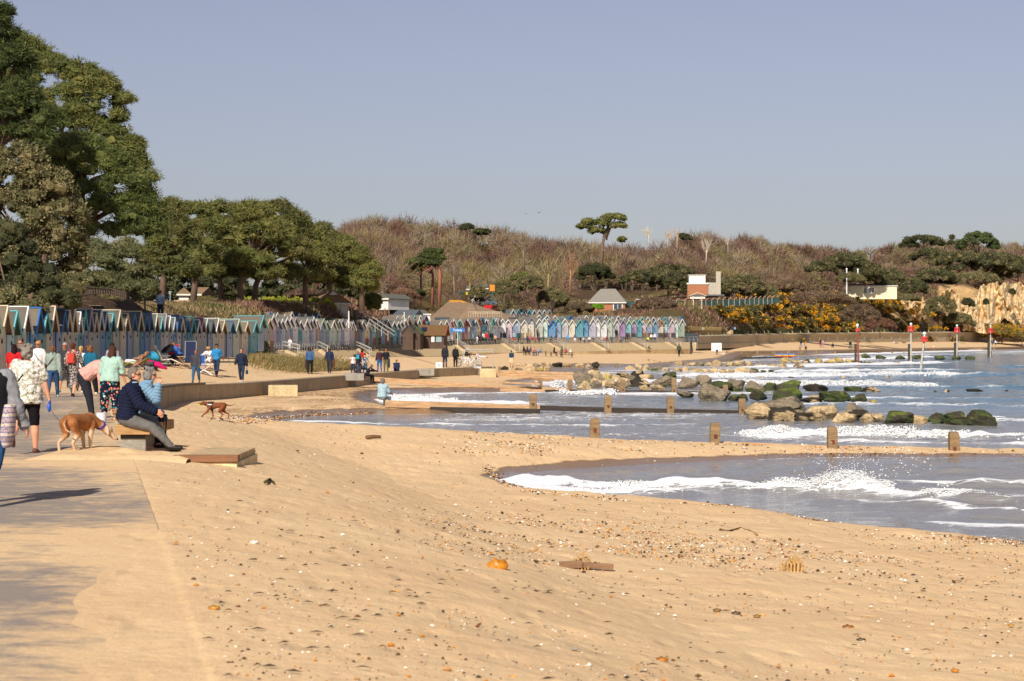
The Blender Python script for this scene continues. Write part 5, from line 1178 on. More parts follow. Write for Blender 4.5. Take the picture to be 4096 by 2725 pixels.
put(110,421.8,76,-10,W(lean=10,curl=6,head=18,arml=(2,10,6,0),armr=(10,10,16,-3),legl=(-3,5,2),legr=(3,5,3)),'person with long brown hair in a mint top and dark floral trousers',('loose','#a9c9ba',.44,.02),('wide','floral',.86),('long','#4d3226'),shoe='#c9a78c',q=0,d=42,bulk=1.06)
m=MB();m.loft([((0,0,0),.085,.085),((0,0,.2),.11,.11),((0,0,.215),.118,.118)],20);b=m.build('bucket',paint('#dfe0e6',.4,.05),smooth=False);b.location=(X(101.5,41),41,.01);props(b,'white plastic bucket standing behind the bench at the feet of the person in mint','bucket')
def bench():
 t=thing('park_bench','heavy timber bench on a concrete foot, seen from its end','bench',(X(133,29.3),29.3,.055))
 s=29.3/F;m=MB();m.box((0,1.0,.34),(35*s,2.1,.145));m.build('seat',wood('#b08a5c','bench_timber'),t,bevel=.012)
 m=MB();m.box((-.235,1.0,.56),(.085,2.0,.17),R=Matrix.Rotation(-.16,3,'Y'));m.build('backrest',wood('#a88455','bench_timber_back'),t,bevel=.012)
 m=MB();m.box((-.25,.3,.42),(.07,.08,.28));m.box((-.25,1.7,.42),(.07,.08,.28));m.build('back_support',GALV,t)
 for y in(.14,1.75):
  m=MB();m.box((-.01,y,.125),(.37,.16,.25));m.build('leg',concrete('#9c968a','bench_foot'),t,bevel=.012)
  m=MB();m.box((-.01,y-.087,.235),(.36,.03,.06));m.build('bracket',paint('#33302e',.6),t)
bench()
mnd=W(lean=7,curl=9,head=4,arml=(26,4,36,-16),armr=(32,6,34,-12),legl=(78,3,44),legr=(74,3,28),footl=4,footr=-4,seat=1)
o=put(127,452,112,-90,mnd,'person in a navy padded jacket, grey trousers and sunglasses sitting on the bench',('puffer','#1a2038',.98,.02),('trousers','#6d6b68',1.0),('short','#7b7268'),shoe='#17150f',q=0,sex='m',bulk=1.08,glasses=True,d=29.35,z=.075,sc=.95)
m=MB();Jx=PJ[o.name];m.loft([(Jx['shc']+Jx['sp2']*.08,.075,.07),(Jx['neck']+Jx['sp2']*.035,.07,.066)],14);m.build('shirt_collar',cloth('#a9c3cf',.3),o)
put(136.5,452,108,-90,W(lean=16,curl=12,head=14,arml=(12,4,30,-10),armr=(44,0,128,0),legl=(80,3,80),legr=(78,3,84),seat=1),'person in a light blue jacket on the bench, one hand raised to the face',('puffer','#7d9fb8',.95),('trousers','#22232a',.95),('curly','#85807c'),shoe='#1b1919',q=0,glasses=True,d=30.5,z=.065,sc=.92,bulk=1.0)
MG=[(20.5,393,54,172,'walk','bald sunburnt person in sunglasses and dark top, walking towards us by the beige hut',('tee','#2a2226',.5),('shorts','#4a4a50',.5),('bald','#000000'),'tan','#333333','m',True,None,None),(14,396,53,10,'walk','person with long dark hair and a red top, half hidden behind the patterned top',('tee','#c8262a',.4),('jeans',DJ,.95),('long','#2a1c1c'),'fair','#333333','f',False,None,None),(38.5,395,55,165,'walk2','blonde person in sunglasses and a white hooded top, facing us',('hoodie','#efe7e2',.95),('trousers','#c9c4c0',.9),('bun','#c58a4a'),'tan','#dddddd','f',True,[('strap','#283450',1)],None),(53,397.5,53,4,'walk','person in a sage hoodie and blue jeans seen from behind, brown bag on the hip',('hoodie','#93a196',.97),('jeans','#31557f',.97),('pony','#7a5236'),'fair','#d8cfc4','f',False,[('bag','#5e3627',-1,.15)],None),(65,392.5,51,178,'walk','grey-haired person in sunglasses with shorts and turquoise shoes, facing us',('shirt','#3a3a3e',.5),('shorts','#4f5a5c',.5),('short','#a9a6a4'),'tan','#39b5c4','m',True,None,None),(73,397,55,-6,'walk2','person in a leopard print dress with a red backpack, seen from behind',('dress','leopard',.95),('skirt','leopard',.72),('short','#5e2f1f'),'fair','#3a2326','f',False,[('backpack','#d84a3c')],None),(81,391,46,8,'walk','young blonde person in a white top between the leopard dress and the teal coat',('tee','#efecef',.45),('jeans','#23262e',.95),('pony','#c79a58'),'fair','#3a3a3a','f',False,None,None),(90,394.5,50,-14,'walk','person in a teal padded coat with a fur-trimmed hood',('puffer','#1d6480',.97,.04),('wide','#26262b',.95),('curly','#8a5a35'),'fair','#e8dcd8','f',False,None,None),(112.5,392,49,-20,'stand','person with short dark hair in a lilac-grey hoodie, back turned, before the sage huts',('hoodie','#98929e',.95),('jeans','#3a4558',.95),('short','#33241c'),'tan','#333333','m',False,None,None),]
for(u,v,h,yaw,pose,lab,top,bot,hair,skin,shoe,sex,gl,ex,hat)in MG:
 put(u,v,h,yaw,pose,lab,top,bot,hair,skin,shoe,1,sex,1.06,gl,ex,hat)
put(196,383.2,34,178,'walk','person in a dark open jacket and blue jeans walking beside the one in navy',('coat','#45454c',.97),('jeans','#3d6080',.97),BR,'tan','#22222a',1,'m',1.15,True,None)
put(216.5,377.2,33,-8,'walk2','person in a bright blue tee shirt and dark cap walking away behind the couple',('tee','#2f86c0',.45),('jeans','#2d3e58',.97),('thin','#8a6a50'),'tan','#6b4e34',1,'m',1.1,False,None,hat='#2a2c36')
put(241.5,382.3,34,176,'walk2','person with short dark hair in a navy quilted jacket carrying a patterned handbag',('puffer','#262e42',.97),('jeans','#2b3a50',.92),('short','#2a2224'),'fair','#c9c9cc',1,'f',1.0,True,[('tote','#2f4a66','l')])
put(310,374.2,27.5,184,'walk','person in a denim jacket and black trousers with a coat over the arm',('shirt','#41628c',.95),('trousers','#232326',.93),('long','#221a18'),'brown','#222222',1,'f',1.05,True,[('coat','#4a3a32','r')])
put(329.5,373.6,26.5,176,'walk2','person in a navy open cardigan over a grey top, brown coat on the arm',('shirt','#2c3650',.95),('trousers','#3a3a40',.93),('long','#2a1d18'),'brown','#3a2c28',1,'f',1.05,True,[('coat','#6a4632','l')])
put(353,372,20.5,165,'stand','person in a white vest with a black rucksack, left in the wall group',('vest','#ece3e0',0),('jeans','#2a3a50',.95),('bob','#6b4430'),'tan','#333333',1,'f',1.0,False,[('backpack','#1c1c22')],d=126.5,z=-.45)
put(357.5,372.5,23,10,'stand','person with grey hair and a turquoise backpack, back turned in the wall group',('shirt','#2a3442',.9),('jeans',DJ,.95),('bob','#8a8078'),'fair','#333333',1,'f',1.0,False,[('backpack','#2fa8b4')],d=130,z=-.45)
put(362,372.5,24,175,'stand','person with long dark hair and a red cardigan at the back of the wall group',('shirt','#b3242c',.95),('jeans','#22252e',.95),('long','#1f1614'),'dark','#333333',1,'f',1.1,False,None,d=132,z=-.45)
put(365,371.8,21,178,'hold','blonde person in a black floral blouse and jeans, jacket tied round the waist',('shirt','black_flower',.5),('jeans','#35607c',.95),('long','#c7b08c'),'fair','#333333',1,'f',1.0,False,None,hat='#22242c',d=125.5,z=-.45)
put(379.5,372.5,23,20,'stand','person in a plum shirt and blue jeans standing behind the one in a black tee',('shirt','#4a3038',.95),('jeans','#35609a',.97),BR,'tan','#333333',1,'m',1.05,False,None,d=137,z=-.45)
put(386,373,23.5,172,'stand','person in a black tee shirt and khaki trousers, coat on the arm',('tee','#22242a',.45),('trousers','#6b6244',.97),('short','#5a3c28'),'tan','#333333',1,'m',1.12,True,[('coat','#2f3c3a','l')],d=136,z=-.45)
put(358,375,22,-70,'sitfwd','person with white hair and plum trousers sitting on the wall slab, legs hanging down',('shirt','plum_spot',.95),('trousers','#4a2334',.93),('short','#b8b0a8'),'fair','#222222',1,'f',1.05,False,None,d=121,z=-.75,sc=.9)
put(367,378,20,-60,'sitfwd','person in black trousers and black shoes sitting on the wall edge beside the plum one',('shirt','#202228',.9),('trousers','#1c1d22',.95),('bob','#8a6a4a'),'fair','#1a1a1a',1,'f',.95,False,None,d=122.5,z=-.9,sc=.9)
put(396.5,371.4,18,0,'sit','balding person in a navy quilted gilet sitting alone on the wall, back turned',('gilet','#27365c',.0),('jeans','#2a3448',.95),('thin','#6b4c3a'),'tan','#333333',1,'m',1.1,False,None,d=138,z=-.85,sc=.95)
put(382,400,28,-30,'sit','grey-haired person in a pale blue jumper sitting on the groyne timber, back turned',('loose','#a5bec6',.8,.02),('trousers','#9fb0b8',.9),('curly','#80766c'),'tan','#9a8f80',1,'f',1.1,True,None,d=88.7,z=-1.36,sc=1.03)
put(445,369.5,22,-20,'stand','grey-haired person in a long black coat seen from behind by the white sign',('coat','#2b2e36',.97,.08),('jeans','#2b3a55',.95),('short','#6b6560'),'tan','#222222',1,'m',1.1,False,None,d=160)
put(455.5,369.2,21,-24,'stand','blond person in a black quilted jacket, back turned, left of the bicycles',('puffer','#26282c',.97),('trousers','#1c1d22',.95),('short','#a08a64'),'tan','#222222',1,'m',1.05,False,None,d=162)
put(475,371,19,-68,'sit','person in a pale grey jacket and white trousers sitting at the end of the wall',('coat','#aca79f',.97),('trousers','#dcdce0',.93),('short','#9a9088'),'tan','#b0a294',1,'f',1.05,True,None,d=157.5,z=-.93,sc=1.0)
FG=[(466,358.2,15,-60,'floor','person in a dark gilet with white hair sitting at the foot of the apron',('gilet','#2a2f40',.0),('trousers','#23252c',.95),('short','#d8d0cc'),'fair','f'),(480,358,14,-90,'lie','person in pale clothes reclining at the foot of the apron',('shirt','#c9c4cc',.95),('trousers','#e0e0e6',.95),('short','#b8a8a0'),'fair','f'),(511.5,367.4,17,-8,'stand','person in a navy shirt and beige shorts standing alone on the beach by the stones',('tee','#28405c',.45),('shorts','#d6c3a0',.5),('short','#4a3c34'),'tan','m'),(523.5,354.8,11,-70,'sit','person in black with dark hair at the left picnic table',('coat','#2a262c',.95),('jeans','#2a2c33',.95),('long','#2a1c1a'),'fair','f'),(527,355,11,-80,'sit','person with dark hair beside the one in black at the left picnic table',('shirt','#4a2a30',.95),('jeans','#2a2c33',.95),('long','#2a1c1a'),'fair','f'),(531,354.6,11,90,'sit','person in blue sitting behind the pink one at the left picnic table',('shirt','#3a5078',.95),('jeans','#2a2c33',.95),('bob','#8a5a3c'),'fair','f'),(536.5,355.6,11.5,88,'sitfwd','person in a pink jacket leaning over the left picnic table',('shirt','#d0848a',.95),('jeans','#6a7f9c',.95),('long','#b07a4a'),'fair','f'),(541,355.5,11.5,100,'sit','person in a grey-blue top at the right end of the left picnic table',('shirt','#8a9aa8',.95),('jeans','#4a6a98',.95),('short','#5a4a3c'),'fair','m'),(554,356,11.5,-60,'sit','person in a black cap with long hair at the right picnic table',('vest','#2a2c38',0),('jeans','#2a2c33',.95),('long','#3a2420'),'fair','f'),(562,355.6,10.5,10,'sit','person in olive with a dark beanie at the right picnic table',('shirt','#5a5a38',.95),('jeans','#2a2c33',.95),('curly','#1d1a1c'),'fair','m'),(566,355.2,8,20,'sit','child in red at the right picnic table',('shirt','#c02838',.95),('jeans','#2a2c33',.95),('short','#1d1a1c'),'fair','m'),(571,355.6,9.5,60,'sit','blond child in white at the right picnic table',('shirt','#dcdad8',.95),('jeans','#8a8c93',.95),('short','#c9a878'),'fair','f'),(648,353.5,12,-70,'floor','person in black with long hair sitting on the sand by the timber',('coat','#1e2226',.95),('jeans','#1a1c20',.95),('long','#3a2420'),'fair','f'),(654,350.5,7,10,'stand','small child in white standing on the sand behind the seated person',('tee','#dfe4ea',.45),('shorts','#8aa0c0',.5),('short','#2a1c1a'),'fair','m'),(640,349.5,10,-90,'lie','person in purple lying at the foot of the apron',('shirt','#5a3a78',.95),('jeans','#2a2638',.95),('long','#2a1c1a'),'fair','f'),(679,356.5,13,10,'walk','person in a long olive coat with a small white dog on the wet sand',('coat','#4a5238',.97),('trousers','#1e2630',.95),('short','#4a3a34'),'fair','f'),(683.5,351.5,10,100,'stand','person in purple beside the open parasol group',('coat','#5a4a68',.95),('trousers','#2a2630',.95),('long','#5a3424'),'fair','f'),(677,352,11,-90,'hold','person in black and white bending by the pushchair on the sand',('shirt','#d8dce0',.5),('trousers','#1e1e24',.95),('short','#2a1c1a'),'fair','m'),(717,355,9.5,-20,'stand','person in a white top and dark trousers walking the small white dog',('hoodie','#e3e6ea',.95),('trousers','#2a3044',.95),('short','#2a1c1a'),'fair','f'),(703,346.5,8.5,0,'walk','person in white with a red bag coming down the last steps',('tee','#e8e8ec',.5),('jeans','#6a8ac0',.95),('short','#5a4a3c'),'fair','f'),(730.7,347,7.5,10,'stand','person in a grey coat and brown trousers by the curved wall',('coat','#6a5f5c',.95),('trousers','#8a6a40',.95),('short','#5a4a3c'),'fair','m'),(735,347,8,0,'sit','person in a pale blue top sitting by the curved wall',('tee','#8aaad0',.5),('trousers','#2a2a33',.95),('short','#5a4a3c'),'fair','m'),(774.5,335,7.4,10,'stand','person in a navy tee and white shorts standing alone on top of the curved wall',('tee','#27355a',.5),('shorts','#e6e6ea',.5),('short','#b09078'),'fair','m'),(801,347.4,7.3,-30,'stand','person in black and jeans looking at the orange-clad child',('shirt','#1e2026',.95),('jeans','#5a78a8',.95),('short','#5a4a3c'),'fair','m'),(804.5,347.3,5,60,'walk','child in orange beside the one in black and jeans',('tee','#d8702c',.5),('jeans','#5a78a8',.95),('short','#b08050'),'fair','m'),(820.5,347.6,7.6,20,'hold','person with a red bag embracing another before the striped windbreak',('shirt','#4a2a38',.95),('trousers','#a82a3a',.95),('long','#2a1c1a'),'fair','f'),(823,347.6,7.6,190,'hold','person in lilac grey embraced before the striped windbreak',('shirt','#b8a0b0',.95),('trousers','#9a8a98',.95),('short','#b08050'),'fair','m'),(833,348,8,10,'floor','person in dark clothes sitting before the pale striped windbreak',('shirt','#2a2c38',.95),('trousers','#2a2a33',.95),('short','#2a1c1a'),'fair','m'),(806,350.4,7.5,0,'floor','person in a black tee sitting before the blue striped windbreak',('tee','#22222a',.5),('trousers','#3a2a33',.95),('short','#2a1c1a'),'tan','m'),(800,350.2,7.5,0,'floor','sunburnt person in shorts sitting at the left end of the blue striped windbreak',('vest','#c88a6a',.0),('shorts','#5a6a98',.5),('short','#8a5a3c'),'tan','m'),(850.3,348.8,7.9,180,'stand','person in a black jacket and white shirt standing by the dark dog',('coat','#23242c',.95),('jeans','#4a5a7a',.95),('short','#4a3c34'),'fair','m'),(871,333.6,7.1,15,'walk','left one of the couple walking on top of the wall, teal jacket',('coat','#3f7f7c',.95),('trousers','#4a5a6a',.95),('short','#9a8a80'),'fair','m'),(873.8,333.4,6.6,15,'walk2','right one of the couple walking on top of the wall, purple jacket',('coat','#4f2f70',.95),('trousers','#2a2a3a',.95),('short','#9a6a80'),'fair','f'),(968,332.3,5.6,90,'hold','person in white and navy crouching over on top of the wall far right',('tee','#e0e4e8',.5),('shorts','#3a4a78',.5),('short','#5a4a3c'),'fair','m'),(992.5,345.5,5.6,170,'walk','left one of the three people at the far end of the beach, in blue',('coat','#3a5a90',.95),('trousers','#2a2a3a',.95),('short','#5a4a3c'),'fair','m'),(995.5,346,6.2,170,'walk2','middle one of the three people at the far end of the beach, white top',('shirt','#dfe0e6',.95),('trousers','#2a2a3a',.95),('short','#5a4a3c'),'fair','m'),(998.5,343.5,5.2,170,'walk','right one of the three people at the far end of the beach, in maroon',('shirt','#6a2a3a',.95),('shorts','#c8a890',.5),('short','#5a4a3c'),'fair','f'),(923.6,349.6,6.6,-70,'walk','person in white top and black trousers at the waterline behind the leaning marker',('tee','#e8e8ec',.5),('trousers','#22222a',.95),('short','#5a4a3c'),'fair','m'),(933.6,350,4.6,180,'stand','child in orange shorts and blue hat at the waterline',('tee','#e8dcd8',.5),('shorts','#d86a2c',.5),('short','#5a7ac8'),'fair','m'),(895,343.8,7,-90,'lie','person in white lying against the curved wall with the brown dog',('tee','#e8dfe0',.5),('trousers','#22222a',.95),('short','#2a1c1a'),'fair','m'),]
for(u,v,h,yaw,pose,lab,top,bot,hair,skin,sex)in FG:
 put(u,v,h,yaw,pose,lab,top,bot,hair,skin,'#3a3532',2,sex,1.08,group=None)
UP=[(367,1.6,12.5,0,'walk','person in a bright pink jacket walking by the brown hut railing',('coat','#e0566a',.97),('jeans','#2f5f70',.95),('short','#b09a88')),(395,2.5,13,190,'hold','person in a long white dress with a dark scarf before the orange hut',('shirt','#3a345c',.95),('skirt','#ece8ec',.95),('long','#b08458')),(441,2.0,13,170,'stand','person in a black gilet and jeans right of the large brown kiosk',('gilet','#26262c',.0),('jeans','#4a6a88',.95),('thin','#b87a58')),(444,2.6,12,165,'stand','person in plum behind the black gilet near the kiosk',('shirt','#6a3050',.95),('trousers','#5a2838',.95),('short','#d0b8b0')),(451,2.2,12.5,10,'walk','person in a navy striped top and denim skirt',('gilet','#33405c',.0),('skirt','#4a6f90',.45),('bob','#8a5a3c')),(455,2.2,13,5,'walk2','person in a black jacket and cream trousers by the blue sign',('coat','#26282e',.97),('trousers','#cfc5b4',.95),('short','#a89a90')),(476.5,2.0,12,175,'sit','person in white with a red bag sitting at the left of the café terrace',('shirt','#e6e0dc',.95),('trousers','#d8d4d0',.95),('bob','#8a5a3c')),(478.8,2.6,12,20,'sit','person in dark blue sitting next to the white one on the café terrace',('coat','#2a3448',.95),('jeans','#2a3448',.95),('short','#3a2a24')),(483,2.4,12.5,10,'stand','person in a pale top and dark trousers standing in the café crowd',('shirt','#c8ccd0',.95),('trousers','#2a3038',.95),('bob','#8a8078')),(486,1.6,12.5,176,'stand','person in a bright red top and dark teal trousers at the café railing',('hoodie','#cc1f28',.97),('trousers','#26404c',.95),('thin','#c8b8b0')),(491.5,2.0,13,10,'stand','large person in a navy gilet with lilac sleeves, back turned at the café railing',('gilet','#2a2c3a',.9),('trousers','#26262c',.95),('short','#7a5a44')),(495,2.2,12.5,170,'sit','person in tan sitting at the café table',('shirt','#d8a888',.5),('trousers','#2a2630',.95),('short','#8a4a34')),(500,5,13,10,'stand','tall person in navy among the café benches',('coat','#2a3450',.95),('trousers','#2a2c33',.95),('short','#4a3020')),(504,5.4,13,0,'stand','person in black with a black cap among the café benches',('coat','#1f2024',.95),('trousers','#2a2c33',.95),('short','#22201e')),(508.5,5,12,20,'stand','person in mauve grey among the café benches',('coat','#8a7f88',.95),('trousers','#4a4c53',.95),('short','#a89890')),(480,6,12,160,'stand','person in black in the café doorway',('coat','#1c1d22',.95),('trousers','#2a2c33',.95),('long','#1c1814')),(483.5,6.4,12,160,'stand','person in olive and hi-vis yellow in the café doorway',('gilet','#a8b838',.0),('trousers','#3a4033',.95),('short','#6a3a24')),(514,3.5,12.5,-20,'stand','grey-haired person in a light grey jacket near the white board',('coat','#98a4ac',.95),('jeans','#4a5a70',.95),('short','#8a8a88')),(519,3.8,12.5,170,'stand','person in dark teal with a cap near the white board',('coat','#245060',.95),('trousers','#22262e',.95),('short','#3a2a24')),(512.5,1.5,9,0,'sit','person in bright red sitting against the railing by the steps',('hoodie','#e0382c',.95),('trousers','#26403c',.95),('short','#4a2a24')),(527.5,1.8,10,20,'sit','person in pink and navy sitting at the café tables',('shirt','#2a3050',.9),('trousers','#2a2c33',.95),('bob','#4a2a24')),(530,3.2,11,160,'sit','person in a floral scarf at the café tables',('shirt','#a85a70',.95),('trousers','#2a2c33',.95),('long','#8a4a30')),(535,1.8,10,0,'sit','person in a red top on a green chair at the railing',('shirt','#c83a4a',.5),('trousers','#5a8030',.95),('short','#5a2a24')),(539,2.6,10,0,'sit','person in charcoal at the café tables',('shirt','#3a3c44',.95),('trousers','#2a2c33',.95),('short','#5a4a44')),(543,1.9,10.5,10,'sit','person in dark green on a green chair at the railing',('shirt','#2a4a44',.95),('trousers','#5a9030',.95),('short','#b08a74')),(551,1.9,10.5,-10,'sit','person in black at the right end of the café tables',('coat','#22242a',.95),('trousers','#2a2c33',.95),('short','#c02030')),(555.5,1.9,10.5,10,'sit','person with a red beanie at the right end of the café tables',('coat','#2c2024',.95),('trousers','#2a2c33',.95),('short','#c02c34')),(537.5,8.5,10.5,-60,'hips','person in black with turquoise sleeves standing before the huts',('gilet','#22242c',.0),('trousers','#23242a',.95),('thin','#8a5a44')),(554.5,5.4,10,-70,'sitfwd','person in a navy vest sitting on the terrace step',('vest','#2c4060',.0),('jeans','#35507a',.95),('short','#3a2a20')),(567.5,1.8,9.3,176,'stand','person in a light blue jacket standing alone at the railing',('coat','#5aa0d8',.97),('jeans','#4a70a8',.95),('long','#b08458')),(575,2.0,9.6,5,'stand','person in a grey hoodie and white shorts at the railing',('hoodie','#62676f',.95),('shorts','#dcdad6',.5),('short','#8a6a58')),(580,1.8,9,0,'sit','person in black sitting with a cap at the railing bench',('coat','#202228',.95),('trousers','#1e2026',.95),('short','#b8a8a0')),(583,1.9,9,-60,'sit','person in black and white beside the capped one at the railing bench',('shirt','#c8c4c8',.5),('trousers','#1e2026',.95),('short','#9a7a68')),(589.5,4.5,9.2,160,'sit','blonde person in white at the terrace fence',('shirt','#ece4e0',.95),('trousers','#2a4a78',.95),('bob','#c8a070')),(593.5,3.0,8.5,30,'sit','person in a black coat slumped on the terrace seat',('coat','#22242a',.95),('trousers','#3a3c43',.95),('short','#8a6a58')),(602,5,9,20,'sit','person in a pink top at the terrace behind the fence',('shirt','#e4a8b0',.9),('trousers','#3a4a68',.95),('short','#7a3a34')),(606.5,2.2,9,10,'sit','person in dark red with a hat by the railing',('shirt','#8a2c38',.95),('trousers','#2a2c33',.95),('short','#a87868')),(610.5,2.0,9.5,-50,'sit','person in slate grey crouching at the railing',('coat','#4a5a6a',.95),('trousers','#5a6a7a',.95),('short','#2a2420')),(616.3,8,9.5,180,'stand','person in black standing in front of the orange door hut',('gilet','#26282e',.9),('trousers','#22242a',.95),('short','#a09088')),(620,6.5,8.5,0,'sit','person in a pink top before the orange door hut',('shirt','#a87a78',.5),('trousers','#2a3c58',.95),('short','#6a3a30')),(622.8,6.5,8.5,20,'sit','person in teal next to the pink one before the orange door hut',('shirt','#3a6a88',.95),('trousers','#2a3c58',.95),('short','#a08078')),(626.5,4.5,10,0,'sit','person in a broad black coat, back turned at the fence post',('coat','#26282c',.95),('trousers','#2a2c33',.95),('short','#3a302c')),(648.4,1.6,8.5,30,'sit','person in a hi-vis yellow jacket sitting at the railing',('coat','#c8e02c',.95),('trousers','#3a4048',.95),('short','#5a4438')),(651.3,2.0,9.3,5,'stand','left one of the pair in white at the railing',('tee','#eaeaee',.5),('trousers','#4a4c55',.95),('short','#8a5a44')),(654.8,2.0,9.4,5,'stand','right one of the pair in white at the railing, grey hair',('shirt','#e6e8ee',.6),('trousers','#38435c',.95),('short','#b8b4b0')),]
for(u,back,h,yaw,pose,lab,top,bot,hair)in UP:
 r0=float(raild(u));d=r0+back;hz=float(hutd(u))
 z=float(railz(u))if back<5 else ZV(ZVV(u,back)if False else 0,d)if False else float(railz(u))
 if back>=8:z=float(hutz(u));d=hz-3.2
 put(u,0,h,yaw,pose,lab,top,bot,hair,'fair','#3a3532',2,'f' if hair[0]in('long','bob')else 'm',1.08,d=d,z=z+.01)
put(136,371.5,36,80,'lie','person lying back on the green lounger with bare soles towards the path',('shirt','#a06a50',.5),('shorts','#e0ddd8',.5),('short','#8a5a40'),'tan','#d8a070',1,'m',1.0,False,None,dz=.22,d=104)
put(179,366,32,70,'sitfwd','red-haired person in a royal blue jumper bent over a small table',('loose','#4a78c8',.95),('trousers','#2a3344',.95),('bob','#b0703a'),'fair','#222222',1,'f',1.05,True,None,d=111)
put(210.5,369.5,30,165,'sitfwd','blonde person in a white shirt sitting on the blue folding chair',('loose','#ece9ec',.9),('shorts','#e3dfdc',.5),('curly','#c79a62'),'tan','#b07a58',1,'f',1.0,True,None,d=113)
put(160.5,315,30,-15,'stand','person in a blue-grey shirt standing on the sloping path above the huts',('tee','#8296a8',.5),('trousers','#2f3440',.95),('short','#4a3a34'),'tan','#333333',1,'m',1.1,False,None,d=150,z=ZV(320,150))
put(410,341,13,5,'stand','tmp',('tee','#ece8ec',.5),('trousers','#ece8ec',.95),('bob','#c07a3c'),'fair','#dddddd',2,'f',1.0,d=214,z=.62)if False else put(290,351,13.5,10,'walk','orange-haired person in white with a dark bag walking by the open hut door',('tee','#ece8ec',.5),('trousers','#e6e2e6',.95),('bob','#c07a3c'),'fair','#dddddd',2,'f',1.0,d=209,z=.62)
def dog(name,label,loc,rz,sc,coat,white,pose,extras=None,vx=.012,tailup=0.3,head=(0,.42,.52),legs=None,tongue=None):
 """dog facing +Y, shoulder height about .55 at scale 1"""
 t=bpy.data.objects.new(name,None);COL.objects.link(t);t.location=loc;t.rotation_euler=(0,0,rz);t.scale=(sc,)*3;props(t,label,'dog')
 m=MB();m.loft([((0,-.36,.47),.05,.05,(1,0,0),(0,0,1)),((0,-.31,.475),.095,.09,(1,0,0),(0,0,1)),((0,-.18,.48),.10,.095,(1,0,0),(0,0,1)),((0,-.02,.465),.105,.10,(1,0,0),(0,0,1)),((0,.14,.435),.115,.135,(1,0,0),(0,0,1)),((0,.25,.44),.10,.125,(1,0,0),(0,0,1)),((0,.31,.46),.055,.08,(1,0,0),(0,0,1))],14)
 hp=Vector(head);nb=Vector((0,.24,.50));m.cap(nb,.085,hp+(nb-hp)*.15,.062,12);fd=Vector(pose['face']).normalized()
 m.ball(hp,(.072,.078,.07),12,8);m.cap(hp+fd*.05-Vector((0,0,.012)),.045,hp+fd*.155-Vector((0,0,.02)),.03,10);m.cap(hp+fd*.04-Vector((0,0,.04)),.03,hp+fd*.13-Vector((0,0,.045)),.02,8)
 sd=fd.cross(Vector((0,0,1))).normalized()
 for s in(-1,1):m.cap(hp+sd*s*.062-fd*.02+Vector((0,0,.03)),.02,hp+sd*s*.085-fd*.01+Vector((0,0,-.055)),.026,8)
 G=legs or dict(fl=(.0,.0),fr=(.0,.0),hl=(0,0),hr=(0,0))
 for s,k in((-1,'l'),(1,'r')):
  a,b=G['f'+k];sh=Vector((s*.075,.2,.42));el=sh+Vector((s*.005,-.03+a*.1,-.17));wr=el+Vector((0,.02+a*.14,-.16+abs(b)*.04));pw=Vector((wr.x,wr.y+.015-b*.05,max(.025,wr.z-.075-(0 if b<.3 else-.03))));pw.z=.028 if b<.3 else pw.z
  m.cap(sh,.062,el,.038,10);m.cap(el,.036,wr,.023,10);m.cap(wr,.023,pw,.022,10);m.cap(pw,.026,pw+Vector((0,.045,-.006)),.02,8)
  a,b=G['h'+k];hp_=Vector((s*.07,-.28,.44));kn=hp_+Vector((s*.01,.09+a*.09,-.17));hk=kn+Vector((0,-.16+a*.08,-.11));pw=Vector((hk.x,hk.y+.04+a*.06,.028));m.cap(hp_,.085,kn,.052,10);m.cap(kn,.048,hk,.024,10);m.cap(hk,.024,pw,.022,10);m.cap(pw,.026,pw+Vector((0,.05,-.005)),.02,8)
 tl=pose.get('tail',[(0,-.36,.50),(0,-.46,.44),(0,-.50,.34),(0,-.49,.26)]);m.tube(tl,[.028-.018*i/(len(tl)-1)for i in range(len(tl))],8)
 mt=NT('dog_coat');v=mt.coord();n=mt.noise(v,5,4,.6,.6);C=L(coat);col=mt.ramp(n,[(.3,tuple(x*.6 for x in C)),(.55,C),(.75,tuple(min(1,x*1.25)for x in C))])
 if white:
  n2=mt.noise(v,3.1,2);sx=mt.add('ShaderNodeSeparateXYZ');mt.link(v,sx.inputs[0]);lowm=mt.math('SUBTRACT',mt.math('ADD',n2,.1),sx.outputs[2]);col=mt.mix(mt.ramp(lowm,[(.25 if white==1 else.0,0.0),(.36 if white==1 else.1,.7)]),col,L('#dcc3a4')if white==1 else L('#1c1714'))
 mt.base(col,.7,.3);mt.bump(mt.noise(v,60,2),.4,.01);m.build('body',mt.m,t,remesh=vx,sm_it=2)
 m=MB();m.ball(hp+fd*.19-Vector((0,0,.012)),.016,8,6);m.build('nose',paint('#1b1512',.3,.05),t)
 for s in(-1,1):m=MB();m.ball(hp+fd*.062+sd*s*.036+Vector((0,0,.025)),.010,6,5);m.build('eye',paint('#120e0b',.2,.05),t)
